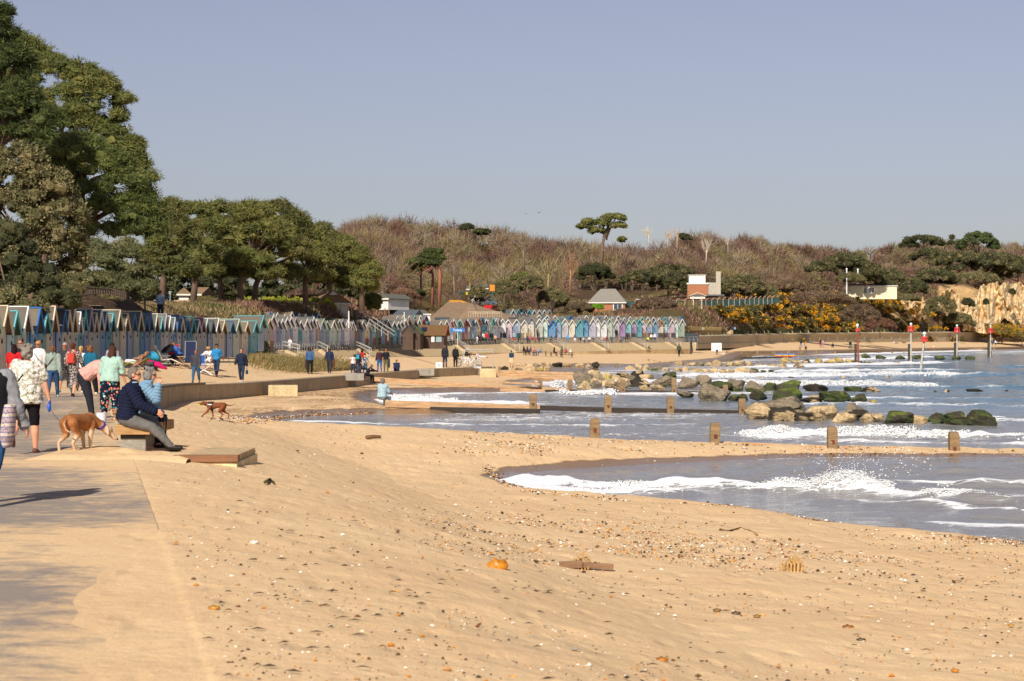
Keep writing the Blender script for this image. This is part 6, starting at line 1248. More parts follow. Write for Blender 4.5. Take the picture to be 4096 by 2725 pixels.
 if extras:
  for kind,c in extras:
   m=MB()
   if kind=='collar':dn=(hp-nb).normalized();ax=dn.cross(Vector((1,0,0))).normalized();m.loft([(hp-(hp-nb)*.42-dn*.014,.082,.082,(1,0,0),tuple(ax)),(hp-(hp-nb)*.42+dn*.014,.08,.08,(1,0,0),tuple(ax))],18);m.build('collar',paint(c,.5),t)
   if kind=='harness':
    m.loft([((0,.10,.437),.122,.143,(1,0,0),(0,0,1)),((0,.17,.437),.124,.145,(1,0,0),(0,0,1))],20);m.loft([((0,.235,.46),.108,.125,(1,0,0),(0,0,1)),((0,.27,.48),.10,.105,(1,0,0),(0,0,1))],20);m.box((0,.17,.585),(.10,.2,.03));m.build('harness',paint(c,.6),t)
    m=MB();m.box((-.127,.2,.5),(.006,.15,.03));m.build('harness_stripe',paint('#e6e8ea',.5),t)
   if kind=='ball':m.ball(hp+fd*.15-Vector((0,0,.045)),.036,12,8);m.build('tennis_ball',paint(c,.8),t)
 return t
D1=dog('dog','tan and white dog with a purple collar sniffing the sand beside the bench',(X(80,30.2),30.2,.01),math.radians(-22),1.03,'#a2683a',1,dict(face=(.55,.5,-.65),tail=[(0,-.36,.50),(.03,-.45,.43),(.08,-.47,.35),(.14,-.44,.31)]),[('collar','#4a2f8a')],vx=.010,head=(.16,.48,.31),legs=dict(fl=(.1,0),fr=(-.2,0),hl=(-.4,0),hr=(.3,0)))
d2=hit(216,419.3);dog('dog','chestnut dog with black harness carrying a yellow ball across the sand',(X(216,d2),d2,gz(X(216,d2),d2)+.01),math.radians(88),1.13*d2/79,'#7d4220',0,dict(face=(0,.98,-.05),tail=[(0,-.36,.50),(0,-.47,.46),(0,-.58,.48),(0,-.68,.54)]),[('collar','#22242a'),('harness','#1d1f24'),('ball','#c9d03a')],vx=.014,head=(0,.44,.55),legs=dict(fl=(1.2,.4),fr=(-.3,0),hl=(.6,0),hr=(-.5,0)))
for(u,v,h,rz,c,w,lab)in[(850,349.5,3.4,90,'#4a3c2c',2,'dark shaggy dog near the person in a black jacket, far beach'),(677,357.5,3.4,160,'#dcd8d0',0,'small white dog at the feet of the olive coat'),(723.5,355.6,2.6,80,'#e0dcd2',0,'small white dog with the person in a white top'),(904,344.5,3,90,'#6b3c24',0,'brown dog lying near the person against the curved wall'),(636,370.3,5,-80,'#2a211c',0,'dark brown dog wading in the pool behind the boulders')]:
 d=hit(u,v)if u!=636 else 190;z=gz(X(u,d),d)if u!=636 else ZW-.12
 dog('dog',lab,(X(u,d),d,z),math.radians(rz),h*d/F/.62,c,0,dict(face=(0,.9,-.2)),None,vx=.03)
Jn=PJ['person'];A=Vector((X(27,30)+Jn['wrr'].x*.97,hit(27,453.7)+.02,Jn['wrr'].z*.97))
hd=Vector((X(27,30)+.33,A.y+.02,.0))
a=A+Vector((.0,.0,-.13));b=Vector((X(76,30.2),30.15,ZV(424,30.2)));lead=thing('dog_lead','blue retractable dog lead with its thin cord running to the tan dog','dog lead',a)
m=MB();m.ball((0,0,-.01),(.028,.05,.075),14,9);m.tube([(0,-.02,.07),(0,.035,.09),(0,.055,.04),(0,.035,-.01)],.013,8);m.build('lead_handle',paint('#1f5fd0',.35,.05,spec=.6),lead,smooth=True)
m=MB();m.tube([Vector((.02,0,-.04))*(1-t)+(b-a)*t+Vector((0,0,-.10*math.sin(PI*t)))for t in[i/14 for i in range(15)]],.0045,5);m.build('cord',paint('#4a4648',.7),lead)
def unit(r,n):
 a=r.normal(size=(n,3));return a/np.linalg.norm(a,axis=1)[:,None]
_bt=MB().ball((0,0,0),1.0,8,6);BALLV=np.array(_bt.v);BALLF=_bt.f
BF3=np.array([f for f in BALLF if len(f)==3]);BF4=np.array([f for f in BALLF if len(f)==4])
def leafmesh(name,C,nl,ll,lw,pal,r,parent=None,squash=.7,mat=None,core=.8,out=.75,up=-.55,corecol=None):
 """C (n,4) clump centres and radii -> one foliage mesh of many small leaves round light cores"""
 C=np.asarray(C);n=len(C);pal=np.array([L(p)for p in pal]);N=n*nl
 d=unit(r,N);d[:,2]=np.maximum(d[:,2],up*r.rand(N));cc=np.repeat(C,nl,0);rad=cc[:,3:4]*r.uniform(.72,1.08,(N,1))
 p=cc[:,:3]+d*rad*np.array([1,1,squash]);t=d*out+unit(r,N)*.8;t/=np.linalg.norm(t,axis=1)[:,None]
 s=np.cross(t,unit(r,N));s/=np.linalg.norm(s,axis=1)[:,None]+1e-9
 l=ll*r.uniform(.6,1.3,(N,1));w=lw*r.uniform(.7,1.3,(N,1))
 V=np.stack([p-s*w,p+s*w,p+t*l],1).reshape(-1,3)
 tone=np.repeat(r.uniform(.78,1.22,(n,1)),nl,0)*r.uniform(.8,1.25,(N,1));ci=np.repeat(r.randint(0,len(pal),n),nl);alt=r.rand(N)<.35;ci=np.where(alt,r.randint(0,len(pal),N),ci)
 col=np.repeat(pal[ci]*tone,3,0);F1=np.arange(N*3).reshape(-1,3);Fs=[F1]
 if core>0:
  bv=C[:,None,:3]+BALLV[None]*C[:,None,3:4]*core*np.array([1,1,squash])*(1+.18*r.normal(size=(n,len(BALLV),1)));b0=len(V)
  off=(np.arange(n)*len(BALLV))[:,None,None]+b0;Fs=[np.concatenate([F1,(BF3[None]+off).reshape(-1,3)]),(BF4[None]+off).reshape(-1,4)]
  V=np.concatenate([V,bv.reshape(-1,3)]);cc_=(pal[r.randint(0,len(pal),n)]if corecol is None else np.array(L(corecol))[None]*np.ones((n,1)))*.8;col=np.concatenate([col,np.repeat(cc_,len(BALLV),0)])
 return npmesh(name,V,Fs,[mat or leafmat('foliage')],parent=parent,col=np.clip(col,0,1))
def pads_to_clumps(pads,d,r,rc,dens=1.0,depth=.8,low=-.35):
 """pads: (u, v, ru, rv[, dd]) ellipsoids of real size at distance d; clumps sit on their outer shells"""
 s=d/F;out=[]
 E=[]
 for p in pads:
  dd=p[4]if len(p)>4 else 0;sc=(d+dd)/F;c=np.array(P(p[0],p[1],d+dd));rad=np.array([p[2]*sc,max(p[2]*sc*depth,1.0),p[3]*sc]);E.append((c,rad))
 for i,(c,rad)in enumerate(E):
  area=(rad[0]*rad[2]+rad[0]*rad[1]+rad[1]*rad[2])*4.2;k=int(area/(rc*rc*3.14)*dens)+3;q=unit(r,k);q[:,2]=np.where(q[:,2]<low,-q[:,2],q[:,2]);pp=c+q*np.maximum(rad-rc*.6,rc*.3)*r.uniform(.82,1.04,(k,1))
  ok=np.ones(k,bool)
  for j,(c2,r2)in enumerate(E):
   if j!=i:ok&=(((pp-c2)/r2)**2).sum(1)>.5
  pp=pp[ok&(pp[:,1]<c[1]+rad[1]*.55)];out.append(np.column_stack([pp,rc*r.uniform(.6,1.35,len(pp))]))
 return np.concatenate(out)
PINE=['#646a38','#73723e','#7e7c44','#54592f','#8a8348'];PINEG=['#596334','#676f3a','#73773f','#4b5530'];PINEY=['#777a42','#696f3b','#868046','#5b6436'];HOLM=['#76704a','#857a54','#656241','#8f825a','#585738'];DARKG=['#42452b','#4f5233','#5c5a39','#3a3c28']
BARK=wood('#7d6654','bark');BARKR=wood('#b0705a','red_bark');BARKD=wood('#4c4037','dark_bark')
TR=np.random.RandomState(4)
def tree(name,label,cat,pads,d,rc,nl,ll,lw,pal,trunk=None,base=None,group=None,tr=.25,bark=None,squash=.7,dens=1.0,depth=.8,limbs=5,core=.8,out=.75,low=-.35):
 """trunk: list of (u,v) from the foot up"""
 if trunk is None:u0=pads[0][0];trunk=[(u0,CY-(gz(X(u0,d),d)-CAMZ)/d*F),(u0,pads[0][1])]
 foot=P(trunk[0][0],trunk[0][1],d);t=thing(name,label,cat,foot,group=group)
 C=pads_to_clumps(pads,d,TR,rc,dens,depth,low);C[:,:3]-=np.array(foot)
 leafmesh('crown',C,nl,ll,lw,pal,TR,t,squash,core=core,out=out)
 m=MB();pts=[P(a,b,d)-foot for a,b in trunk];pts[0]=pts[0]-Vector((0,0,1.0));m.tube(pts,[tr*(1-.55*i/(len(pts)-1))for i in range(len(pts))],8)
 top=pts[-1];j0=pts[max(0,len(pts)-2)].lerp(top,.5)if len(pts)>1 else top
 for k in range(limbs):
  c=C[TR.randint(len(C))][:3];c=Vector(c);mid=j0 .lerp(c,.5)+Vector((0,0,-.1*(c-j0).length));m.tube([j0-Vector((0,0,k*.25)),mid,c],[tr*.45,tr*.3,tr*.1],6)
 m.build('trunk',bark or BARK,t,smooth=True)
 return t
NP=dict(rc=.56,nl=150,ll=.30,lw=.026,core=.66,dens=1.5)
tree('pine_tree','tallest big pine high at the left, olive-green crown stepping down against the sky','pine tree',[(16,72,40,40),(50,84,34,30),(78,92,30,34),(100,104,26,32),(112,124,16,24),(60,120,50,40),(20,125,44,50),(92,142,40,30),(122,152,22,22),(136,168,14,18),(80,160,40,30),(150,178,5,5),(126,100,5,4)],130,pal=PINEY,trunk=[(40,300),(44,230),(50,120)],tr=.5,limbs=14,**NP)
tree('pine_tree','broad green pine in front, its crown reaching lowest over the huts at the left','pine tree',[(72,152,40,20),(98,168,42,22),(118,186,36,22),(84,196,48,24),(136,206,26,22),(108,214,46,20),(148,226,20,16),(122,232,40,12),(90,232,46,12),(50,180,36,34),(60,215,40,26),(158,240,9,8)],114,pal=PINEG,trunk=[(70,300),(74,250),(84,170)],tr=.45,limbs=14,**NP)
tree('pine_tree','dark pine cut off by the left edge, shading the upper left corner','pine tree',[(6,66,28,28),(8,108,36,34),(4,146,36,28),(36,128,28,28),(2,12,12,5),(2,34,14,5),(-2,24,7,16)],106,pal=['#46512c','#535c31','#3b4526','#5f6636'],trunk=[(-6,310),(-4,200),(0,20)],tr=.4,limbs=16,**NP)
HO=dict(rc=.5,nl=130,ll=.16,lw=.05,squash=.85,core=.7,dens=1.3)
tree('evergreen_oak','large bushy evergreen oak with brownish-olive leaves under the pines at the left','evergreen oak',[(14,172,36,30),(42,192,34,28),(56,225,34,34),(20,222,50,44),(66,256,20,38),(68,290,16,24),(30,268,44,40)],101,pal=HOLM,trunk=[(30,330),(32,280),(36,210)],tr=.3,limbs=8,**HO)
tree('evergreen_bush','rounded bush with shade put into its dark green leaves, lower left, behind the first huts','bush',[(6,262,34,42),(28,284,32,28),(52,300,26,14),(-6,290,50,30)],93.5,pal=DARKG,trunk=[(20,330),(20,300)],tr=.2,limbs=3,rc=.5,nl=70,ll=.12,lw=.05,squash=.85)  # dark leaf palette stands in for a tree's shadow cast over this corner
tree('evergreen_bush','small olive bush peeping over the hut roofs at the far lower left','bush',[(4,300,22,14),(30,308,16,8)],90.5,pal=HOLM,trunk=[(10,325),(10,305)],tr=.15,limbs=2,rc=.4,nl=70,ll=.11,lw=.045,squash=.85)
MP=dict(rc=.85,nl=120,ll=.46,lw=.045,core=.66,dens=1.5)
G='pines in the middle distance'
for i,(d,lab,pads,trunk)in enumerate([(205,'pine at the left end of the middle group, touching the big left crown',[(168,218,18,20),(174,238,26,24),(162,258,26,18),(180,270,22,12)],[(162,298),(164,270),(170,240)]),(220,'broad pine second from the left in the middle group',[(194,216,24,16),(205,236,30,24),(192,258,30,18),(205,272,24,10)],[(192,302),(196,275),(200,240)]),(232,'tall flat-topped pine above the left end of the yellow hedge',[(224,216,24,16),(236,236,30,24),(224,258,30,18),(235,274,26,9)],[(222,303),(220,280),(226,240)]),(228,'pine with a leaning pale trunk rising from the hedge',[(254,216,22,16),(262,238,30,24),(248,262,30,16),(262,274,24,9)],[(242,303),(240,285),(246,265),(256,240)]),(238,'highest pine of the middle group, above the pale board fence',[(276,213,20,14),(288,228,24,20),(284,250,32,22),(278,274,28,11)],[(253,304),(256,285),(262,270),(276,235)]),(250,'dark pine right of the highest one, forked low down',[(306,238,20,16),(312,256,28,20),(306,276,30,11)],[(306,296),(305,285),(308,250)]),(262,'pointed green pine behind the small tiled shelter roof',[(322,233,13,11),(332,246,18,15),(336,263,26,17),(334,279,26,9)],[(328,300),(330,280),(332,245)]),(255,'last dark pine at the right end of the middle group, sloping to the ground',[(346,247,13,11),(356,258,17,14),(365,272,17,14),(358,285,22,10),(344,276,18,12)],[(362,303),(361,285),(352,255)])]):
 tree('pine_tree',lab,'pine tree',pads,d,pal=PINE if i%2 else['#5c5f36','#6b6b3c','#4e522e','#7a7444'],trunk=trunk,tr=.42,limbs=9,group=G,bark=BARK,**MP)
tree('pine_tree','grey-green distant pines filling the gap under the big pine at the left','pine tree',[(98,262,22,12),(128,258,30,12),(152,272,26,12),(108,280,26,10),(140,288,34,8),(92,290,18,10)],235,pal=['#6a6b48','#5e6040','#73714a'],trunk=[(122,304),(124,275)],tr=.3,limbs=6,**MP)
for k,(u,v,w,h,d,pl)in enumerate([(98,303,44,66,262,['#70714f','#666747']),(128,304,46,68,270,['#7b7a55','#6d6b49']),(158,303,44,56,285,['#5f6440','#6f6f48']),(192,303,44,38,290,['#4d5234','#5e5c3c']),(222,303,44,40,292,['#454a30','#585638']),(255,303,44,42,295,['#4d5234','#63603e']),(288,304,44,42,297,['#454a30','#585638']),(318,304,44,36,300,['#4d5234','#5e5c3c']),(345,304,40,30,302,['#454a30','#63603e'])]):
 s_=d/F;tree('evergreen_tree','shadowy evergreen, %s from the left of the belt behind the pine trunks'%nth(k+1),'evergreen tree',[(u,v-h*.5,w*.55,h*.5),(u-w*.25,v-h*.25,w*.35,h*.3),(u+w*.25,v-h*.25,w*.35,h*.3)],d,1.1,80,.5,.1,pl,trunk=[(u,v+2),(u,v-h*.5)],tr=.3,limbs=3,core=.75,group='evergreen belt behind the pines',low=-.9)
def hedge(u0,u1,v0,v1,d,pal,label,depth=2.0):
 a=P(u0,v1,d);b=P(u1,v0,d);t=thing('hedge',label,'hedge',a);r=TR;n=int((b.x-a.x)*(b.z-a.z)*9)+20
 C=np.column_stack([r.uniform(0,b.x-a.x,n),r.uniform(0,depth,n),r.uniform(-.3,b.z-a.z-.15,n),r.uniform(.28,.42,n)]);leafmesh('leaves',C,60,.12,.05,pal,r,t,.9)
hedge(227,335,297,310,258,['#8f9630','#a3a538','#7c8a2c','#b5ad40'],'long clipped yellow-green hedge above the pale board fence')
hedge(150,172,300,306,240,['#7d8a34','#8f9440'],'low green hedge by the lamp post at the top of the slope')
def bush(u,v,w,h,d,pal,label,name='shrub',group=None,rc=None,nl=110,ll=None,n=1,cat='shrub'):
 s=d/F;rc=rc or max(.35,w*s*.07);ll=ll or rc*.42;r=random.Random(int(u*7+v));pads=[(u,v-h*.45,w*.5,h*.55)]
 for k in range(4):pads.append((u+w*r.uniform(-.36,.36),v-h*r.uniform(.15,.5),w*r.uniform(.2,.32),h*r.uniform(.25,.42),r.uniform(-1,2)*s*10))
 tree(name,label,cat,pads,d,rc,nl,ll,ll*.26,pal,core=.72,trunk=[(u,v+2),(u,v-h*.4)],tr=max(.08,.02*w*s),limbs=3,group=group,squash=.85,low=-.1)
BR_=['#7a6250','#6b5546','#866c54','#5c4a3c'];OL=['#6c6540','#7b7148','#5d5a38','#8a7d50']
for a in[(105,306,24,10,150,OL,'olive scrub beside the stepped railing'),(202,305,30,8,235,OL,'rounded green-brown shrub right of the low brick wall'),(225,306,34,9,236,OL,'olive shrub left of the pale board fence'),(262,311,16,4,232,BR_,'small brown bush in front of the pale board fence'),(306,300,34,12,275,BR_,'leafless brown shrubs behind the hedge'),(372,312,22,20,262,['#4c5a2e','#5c6633','#6f6a3c'],'dense evergreen bush at the top of the grassy steps'),(392,300,22,14,330,BR_,'reddish brown thicket left of the white cottage'),(404,302,26,14,322,['#8a6a52','#7a5a48','#96765a'],'reddish leafless thicket between the low grey roof and the café'),(414,296,24,7,350,DARKG,'dark green shrub behind the café roof'),(478,305,20,20,372,HOLM,'brown-green shrub beside the red car'),(503,303,30,24,385,HOLM,'tall brown-olive shrubs above the terrace huts'),(530,300,30,26,395,HOLM,'brown-olive shrubs in the middle above the terrace huts'),(552,310,32,22,400,HOLM,'wide brown shrub right of the terrace huts'),(520,286,36,14,420,PINE,'green-topped pine scrub behind the shrubs'),(580,315,30,13,398,['#6f6048','#7d6b50','#5c5040'],'brown thicket under the hip-roofed brick house'),(598,309,12,5,396,['#6f9a2c','#83ac34'],'small bright green bush under the hip-roofed brick house'),(628,317,30,8,404,BR_,'brown scrub right below the hip-roofed brick house'),(655,312,44,14,415,BR_,'brown scrub on the slope above the last huts'),(594,283,34,20,470,DARKG,'dark evergreen behind the ridge of the hip roof'),(640,290,44,20,480,DARKG+HOLM[:2],'dark evergreen mass left of the brick house'),(668,296,42,26,485,DARKG+HOLM[:2],'tallest dark evergreen left of the brick house'),(668,282,44,18,500,DARKG+HOLM[:2],'dark evergreen crown higher up left of the brick house'),(722,301,34,22,500,HOLM+DARKG[:2],'dark evergreen in front of the brick house chimney'),(745,302,42,28,505,HOLM+DARKG[:1],'wide dark evergreen right of the brick house'),(766,300,24,16,508,HOLM,'right end of the dark evergreens beside the green fence'),(822,278,30,18,640,DARKG+HOLM[:2],'dark evergreen wood left of the flagpoles'),(846,274,44,22,650,DARKG+HOLM[:3],'large dark evergreen crown above the flagpoles'),(866,284,40,22,650,DARKG+HOLM[:3],'dark evergreen right above the cream bungalow'),(888,290,36,22,660,DARKG+HOLM[:3],'dark evergreens right of the cream bungalow'),(850,286,30,14,640,HOLM,'brown-olive evergreen behind the white flagpole'),(930,266,40,18,860,DARKG+HOLM[:2],'dark rounded evergreens on the ridge above the cliff'),(960,272,50,20,850,DARKG+HOLM[:3],'evergreen wood along the cliff top'),(992,276,56,24,860,DARKG+HOLM[:3],'evergreen wood above the right cliff'),(1018,284,50,28,860,DARKG+HOLM[:2],'evergreens at the right edge above the cliff'),(935,290,46,22,830,DARKG+HOLM[:3],'dense evergreens left above the cliff'),(912,300,34,22,740,DARKG+HOLM[:3],'evergreens stepping down to the cliff'),(975,288,50,16,840,HOLM,'brown-green evergreens hanging over the cliff'),(940,322,34,26,740,HOLM+DARKG[:1],'bushy thicket in front of the cliff foot'),(958,330,30,18,745,HOLM,'brown bush at the cliff foot right'),(975,334,16,8,790,DARKG,'dark bush on the rubble at the wall end'),(860,330,40,26,560,['#6e5a48','#7d6650','#5a4c3e'],'brown leafless thicket on the slope under the bungalow'),(880,332,30,14,580,['#84604c','#72523f'],'reddish thicket behind the couple on the wall'),(820,304,60,12,530,['#7f6950','#6c5946'],'brown leafless copse above the gorse'),(790,296,50,16,560,['#7f6950','#6c5946','#8b7558'],'brown copse behind the green fence'),(1004,330,30,14,800,HOLM,'scrub on the rubble past the cliff'),(1002,341,44,17,765,['#8a7a3c','#c9961f','#6c5f38'],'yellow-flecked gorse on the bank past the wall end'),(1022,342,24,14,775,HOLM,'olive scrub at the right edge above the pale boulders'),(467,232,16,9,600,DARKG,'left dark evergreen crown on the woodland skyline'),(482,236,20,8,590,DARKG+PINE[:1],'right dark evergreen crown on the woodland skyline'),(622,243,10,7,600,PINE,'small green crown right of the twin-trunked pine'),(683,242,16,9,620,DARKG,'dark evergreen crown beside the pale trunks'),(395,284,18,10,400,PINE[:2]+DARKG[:1],'green pine top among the bare trees right of the middle pines')]:
 bush(*a)
tree('pine_tree','wide umbrella-shaped pine standing on the right skyline','pine tree',[(978,243,22,7),(978,238,15,7),(968,246,12,4),(990,247,12,4)],980,1.7,60,.7,.16,['#4f5a33','#5c6439','#424c2c'],trunk=[(979,262),(979,246)],tr=.7,limbs=5)
tree('pine_tree','thin little pine top left of the umbrella-shaped one','pine tree',[(952,238,3,4),(951,243,4,3)],960,1.0,40,.6,.12,DARKG,trunk=[(952,258),(952,236)],tr=.3,limbs=3)
tree('pine_tree','low dark evergreen crown on the skyline left of the thin pine','evergreen',[(922,241,20,6),(932,244,14,5),(910,246,12,5)],930,1.7,60,.7,.2,DARKG,trunk=[(922,262),(922,246)],tr=.5,limbs=3)
tree('pine_tree','tall twin-trunked pine with flat tufted crown standing high above the central skyline','pine tree',[(613,219,14,6),(602,224,12,5),(618,226,9,4),(590,222,9,4),(585,227,9,4.5),(598,231,9,4)],540,1.0,70,.5,.10,PINE,trunk=[(601,268),(602,250),(604,236),(609,224)],tr=.55,limbs=12,bark=BARK)
tree('pine_tree','leaning red-barked pine with an umbrella crown left of the café roof','pine tree',[(434,252,11,4),(427,256,10,4),(439,258,8,3),(418,262,12,3.5),(430,263,12,3.5)],400,.9,70,.4,.08,['#4f5a2f','#5d6534','#444d2a'],trunk=[(439,302),(440,275),(438,262),(434,254)],tr=.42,limbs=9,bark=BARKR)
tree('pine_tree','second thin red-barked pine beside the leaning one','pine tree',[(422,262,10,3),(414,266,9,3)],405,.9,60,.4,.08,['#4f5a2f','#5d6534','#444d2a'],trunk=[(432,303),(433,275),(430,262)],tr=.32,limbs=5,bark=BARKR)
tree('pine_tree','third red-barked pine, forked at the top, farthest left of the three','pine tree',[(412,266,8,3),(420,268,7,2.5)],410,.9,60,.4,.08,PINE,trunk=[(420,301),(421,282),(421,270)],tr=.3,limbs=5,bark=BARKR)
def bare_crowns(N,r,ns,hw=(6.5,10.5),seg=None):
 V=[];C=[]
 pal=np.array([L(h)for h in('#84695a','#6f5848','#8f7c60','#694c40','#8a7a4c','#776e45','#97866c','#755447')])
 us=r.uniform(300,1090,N);f=r.rand(N);dh=np.interp(us,BU,BD);D=np.where(us<360,330+(680-330)*f,dh+6+(np.maximum(650,dh+180)+14-dh)*f)
 x=(us-CX)/F*D;z,_,on=height(x,D)
 vb=CY-(z-CAMZ)/D*F
 for i in range(N):
  if(404<us[i]<448 and D[i]<440)or(us[i]>560 and us[i]<800 and D[i]<540)or(us[i]>=800 and D[i]<np.interp(us[i],BU,BD)+50):continue
  h=r.uniform(*hw)*(1.0 if f[i]>.15 else.75);w=h*r.uniform(.38,.56);c=np.array([x[i],D[i],z[i]+h*.38]);pc=pal[(r.randint(8)if r.rand()<.35 else int(abs(fbm(np.array(us[i]*.015),np.array(D[i]*.01),2,3))*30)%8)]
  q=unit(r,ns);q[:,2]=np.abs(q[:,2])*1.15-.3;R=np.array([w,w,h*.5]);k=r.uniform(.3,.85,(ns,1));a=c+q*R*k;b=a+(q+unit(r,ns)*.55)*R*r.uniform(.25,.5,(ns,1))
  s=np.cross(b-a,unit(r,ns));s/=np.linalg.norm(s,axis=1)[:,None]+1e-9;wd=r.uniform(.025,.075,(ns,1))*(D[i]/480)
  V.append(np.stack([a-s*wd,a+s*wd,b],1).reshape(-1,3));C.append(np.repeat(pc*r.uniform(.65,1.35,(ns,1)),3,0))
  q=unit(r,6);q[:,2]=np.abs(q[:,2])+.6;b=c+q*R*.7;a=np.repeat(np.array([[x[i],D[i],z[i]-.5]]),6,0);a[3:]=c;s=np.array([[1,0,0]])*.16*(D[i]/480)
  V.append(np.stack([a-s,a+s,b],1).reshape(-1,3));C.append(np.repeat(np.array([L('#77685a')])*r.uniform(.5,1.1),18,0))
 V=np.concatenate(V);C=np.clip(np.concatenate(C),0,1);return V,C
V_,C_=bare_crowns(1500,np.random.RandomState(12),360);o=npmesh('woodland',V_,np.arange(len(V_)).reshape(-1,3),[leafmat('twig',trans=0,rough=.9)],col=C_);props(o,'leafless brown winter woodland covering the far hill','woodland',kind='stuff')
def bare_tree(u,v,hpx,d,label,hexc,spread=.5,seed=1,bn=9,name='bare_tree'):
 s=d/F;h=hpx*s;r=random.Random(seed);t=thing(name,label,'tree',P(u,v,d));m=MB();m2=MB()
 top=Vector((r.uniform(-.05,.05)*h,0,h*.5));m.tube([(0,0,-1),top*.6,top],[h*.032,h*.024,h*.016],7)
 for k in range(bn):
  st=top*r.uniform(.5,1.0);a=r.uniform(-1.25,1.25);dr=Vector((math.sin(a)*spread*1.4,r.uniform(-.5,.5)*spread,math.cos(a*.7))).normalized();e=st+dr*h*r.uniform(.3,.52);m.tube([st,st.lerp(e,.5)+Vector((r.uniform(-.04,.04)*h,0,h*.03)),e],[h*.009,h*.006,h*.002],5)
  for j in range(14):
   b=st.lerp(e,r.uniform(.3,1));g=b+(dr+Vector((r.uniform(-1,1),r.uniform(-1,1),r.uniform(-.1,1)))*.8).normalized()*h*r.uniform(.07,.18);m2 .tube([b,g],[h*.005,h*.0015],4)
 mt=paint(hexc,.85,.15,.8);m.build('trunk',mt,t,smooth=True);m2 .build('twigs',mt,t)
for i,a in enumerate([(649,245,20,560,'ghostly white dead tree forking against the skyline','#d8c8b4',.5),(668,246,18,575,'pale dead trunk with short broken arms on the skyline','#cdb399',.35),(677,247,20,580,'second pale bare trunk near the skyline beside dark evergreen','#c9ad92',.2),(706,262,26,560,'thin white forked trunk in the middle of the brown wood','#c8b8a4',.25),(728,250,14,590,'short pale trunk breaking the skyline right','#c3b09a',.3),(524,266,40,430,'rounded bare oak against the sky in the centre','#8a7866',.8),(504,300,46,395,'pale grey branching tree behind the café','#9c8b6c',.7),(548,296,44,420,'lichen-covered bare tree left of the hip-roofed house','#9a8c60',.7),(470,300,44,400,'bare tree with yellowish twigs behind the café roof','#8f7f50',.7),(400,300,52,350,'bare tree with tan branches right of the middle pines','#8c7a56',.7),(388,302,50,345,'bare grey tree standing close to the last dark pine','#857562',.6),(455,296,40,390,'slim bare tree between red pines and café roof','#8a7960',.55),(760,247,12,620,'small bare treetop breaking the skyline','#9a8a78',.8),(375,240,26,520,'rounded bare treetops highest on the left skyline','#7a6458',.9),(425,246,28,540,'rounded bare treetops second on the left skyline','#8d7b6c',.9),(1010,256,16,900,'bare tree at the right end of the skyline','#8a7868',.8),(570,290,40,440,'tall sandy-brown bare shrub on the slope','#a3805f',.35)]):
 bare_tree(*a,seed=i+3,bn=13)
def gorse():
 r=np.random.RandomState(21);protos=[]
 for k in range(5):
  n=16;C=np.column_stack([r.normal(size=n)*1.3,r.normal(size=n)*1.1,np.abs(r.normal(size=n))*.4+.2,r.uniform(.3,.6,n)]);col=[['#dca21c','#c98f1c','#6c5f38'],['#e0a820','#c99520','#75683c'],['#d49a20','#c08a22','#6f6238','#5f5830'],['#6c5f38','#b8861f','#5c5530','#7d6f40'],['#6c5f38','#5c5530','#7d6f40']][k]
  protos.append((C,col))
 spots=[]
 for(u,v)in[(760,300),(772,303),(780,299),(790,301),(800,299),(812,300),(820,297),(828,298),(834,302),(842,300),(848,303),(738,305),(745,308),(752,312),(730,312),(722,313),(764,309),(775,312),(786,310),(796,309),(806,307),(815,309),(824,308),(832,312),(840,310),(846,315),(852,318),(744,318),(752,322),(758,325),(766,318),(778,320),(786,323),(795,320),(804,318),(814,320),(822,322),(830,322),(838,325),(845,324),(852,328),(770,328),(788,330),(800,328),(812,329),(824,330),(836,331),(733,322),(716,310),(735,316),(884,300),(892,302),(899,305),(888,308),(897,312),(880,312),(905,318),(912,322),(900,325),(890,322),(920,328),(930,329),(905,331),(940,330),(948,331),(1000,316),(1006,319),(1012,322),(1018,326),(1008,327),(1000,323),(1015,331),(1022,334),(1022,322),(966,318),(870,302),(876,306),(952,300),(958,298)]:
  spots.append((u,v,0))
 for(u,v)in[(506,312),(512,309),(518,311),(526,311),(566,312),(572,314),(580,312),(548,316)]:spots.append((u,v,1))
 meshes={}
 for i,(u,v,near)in enumerate(spots):
  k=i%5 if not near else i%4;d=hit(u+r.uniform(-2,2),v+1.5,d0=330);sc=r.uniform(.8,1.6)*(1.35 if not near else.4)
  if d>1000:d=620
  x=X(u,d)
  if k not in meshes:
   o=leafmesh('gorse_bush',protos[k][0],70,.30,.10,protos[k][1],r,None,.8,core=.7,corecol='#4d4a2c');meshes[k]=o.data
  else:o=link_mesh('gorse_bush',meshes[k])
  o.location=(x,d,gz(x,d)-.2);o.scale=(sc*1.3,sc,sc*1.1);o.rotation_euler[2]=r.rand()*6
  if near:props(o,'yellow gorse bush flowering among the shrubs right above the hut roofs','gorse bush','gorse near the huts')
  else:props(o,'yellow-flowering gorse bush on the far slope above the curved wall and cliff foot','gorse bush','gorse on the far slope')
gorse()
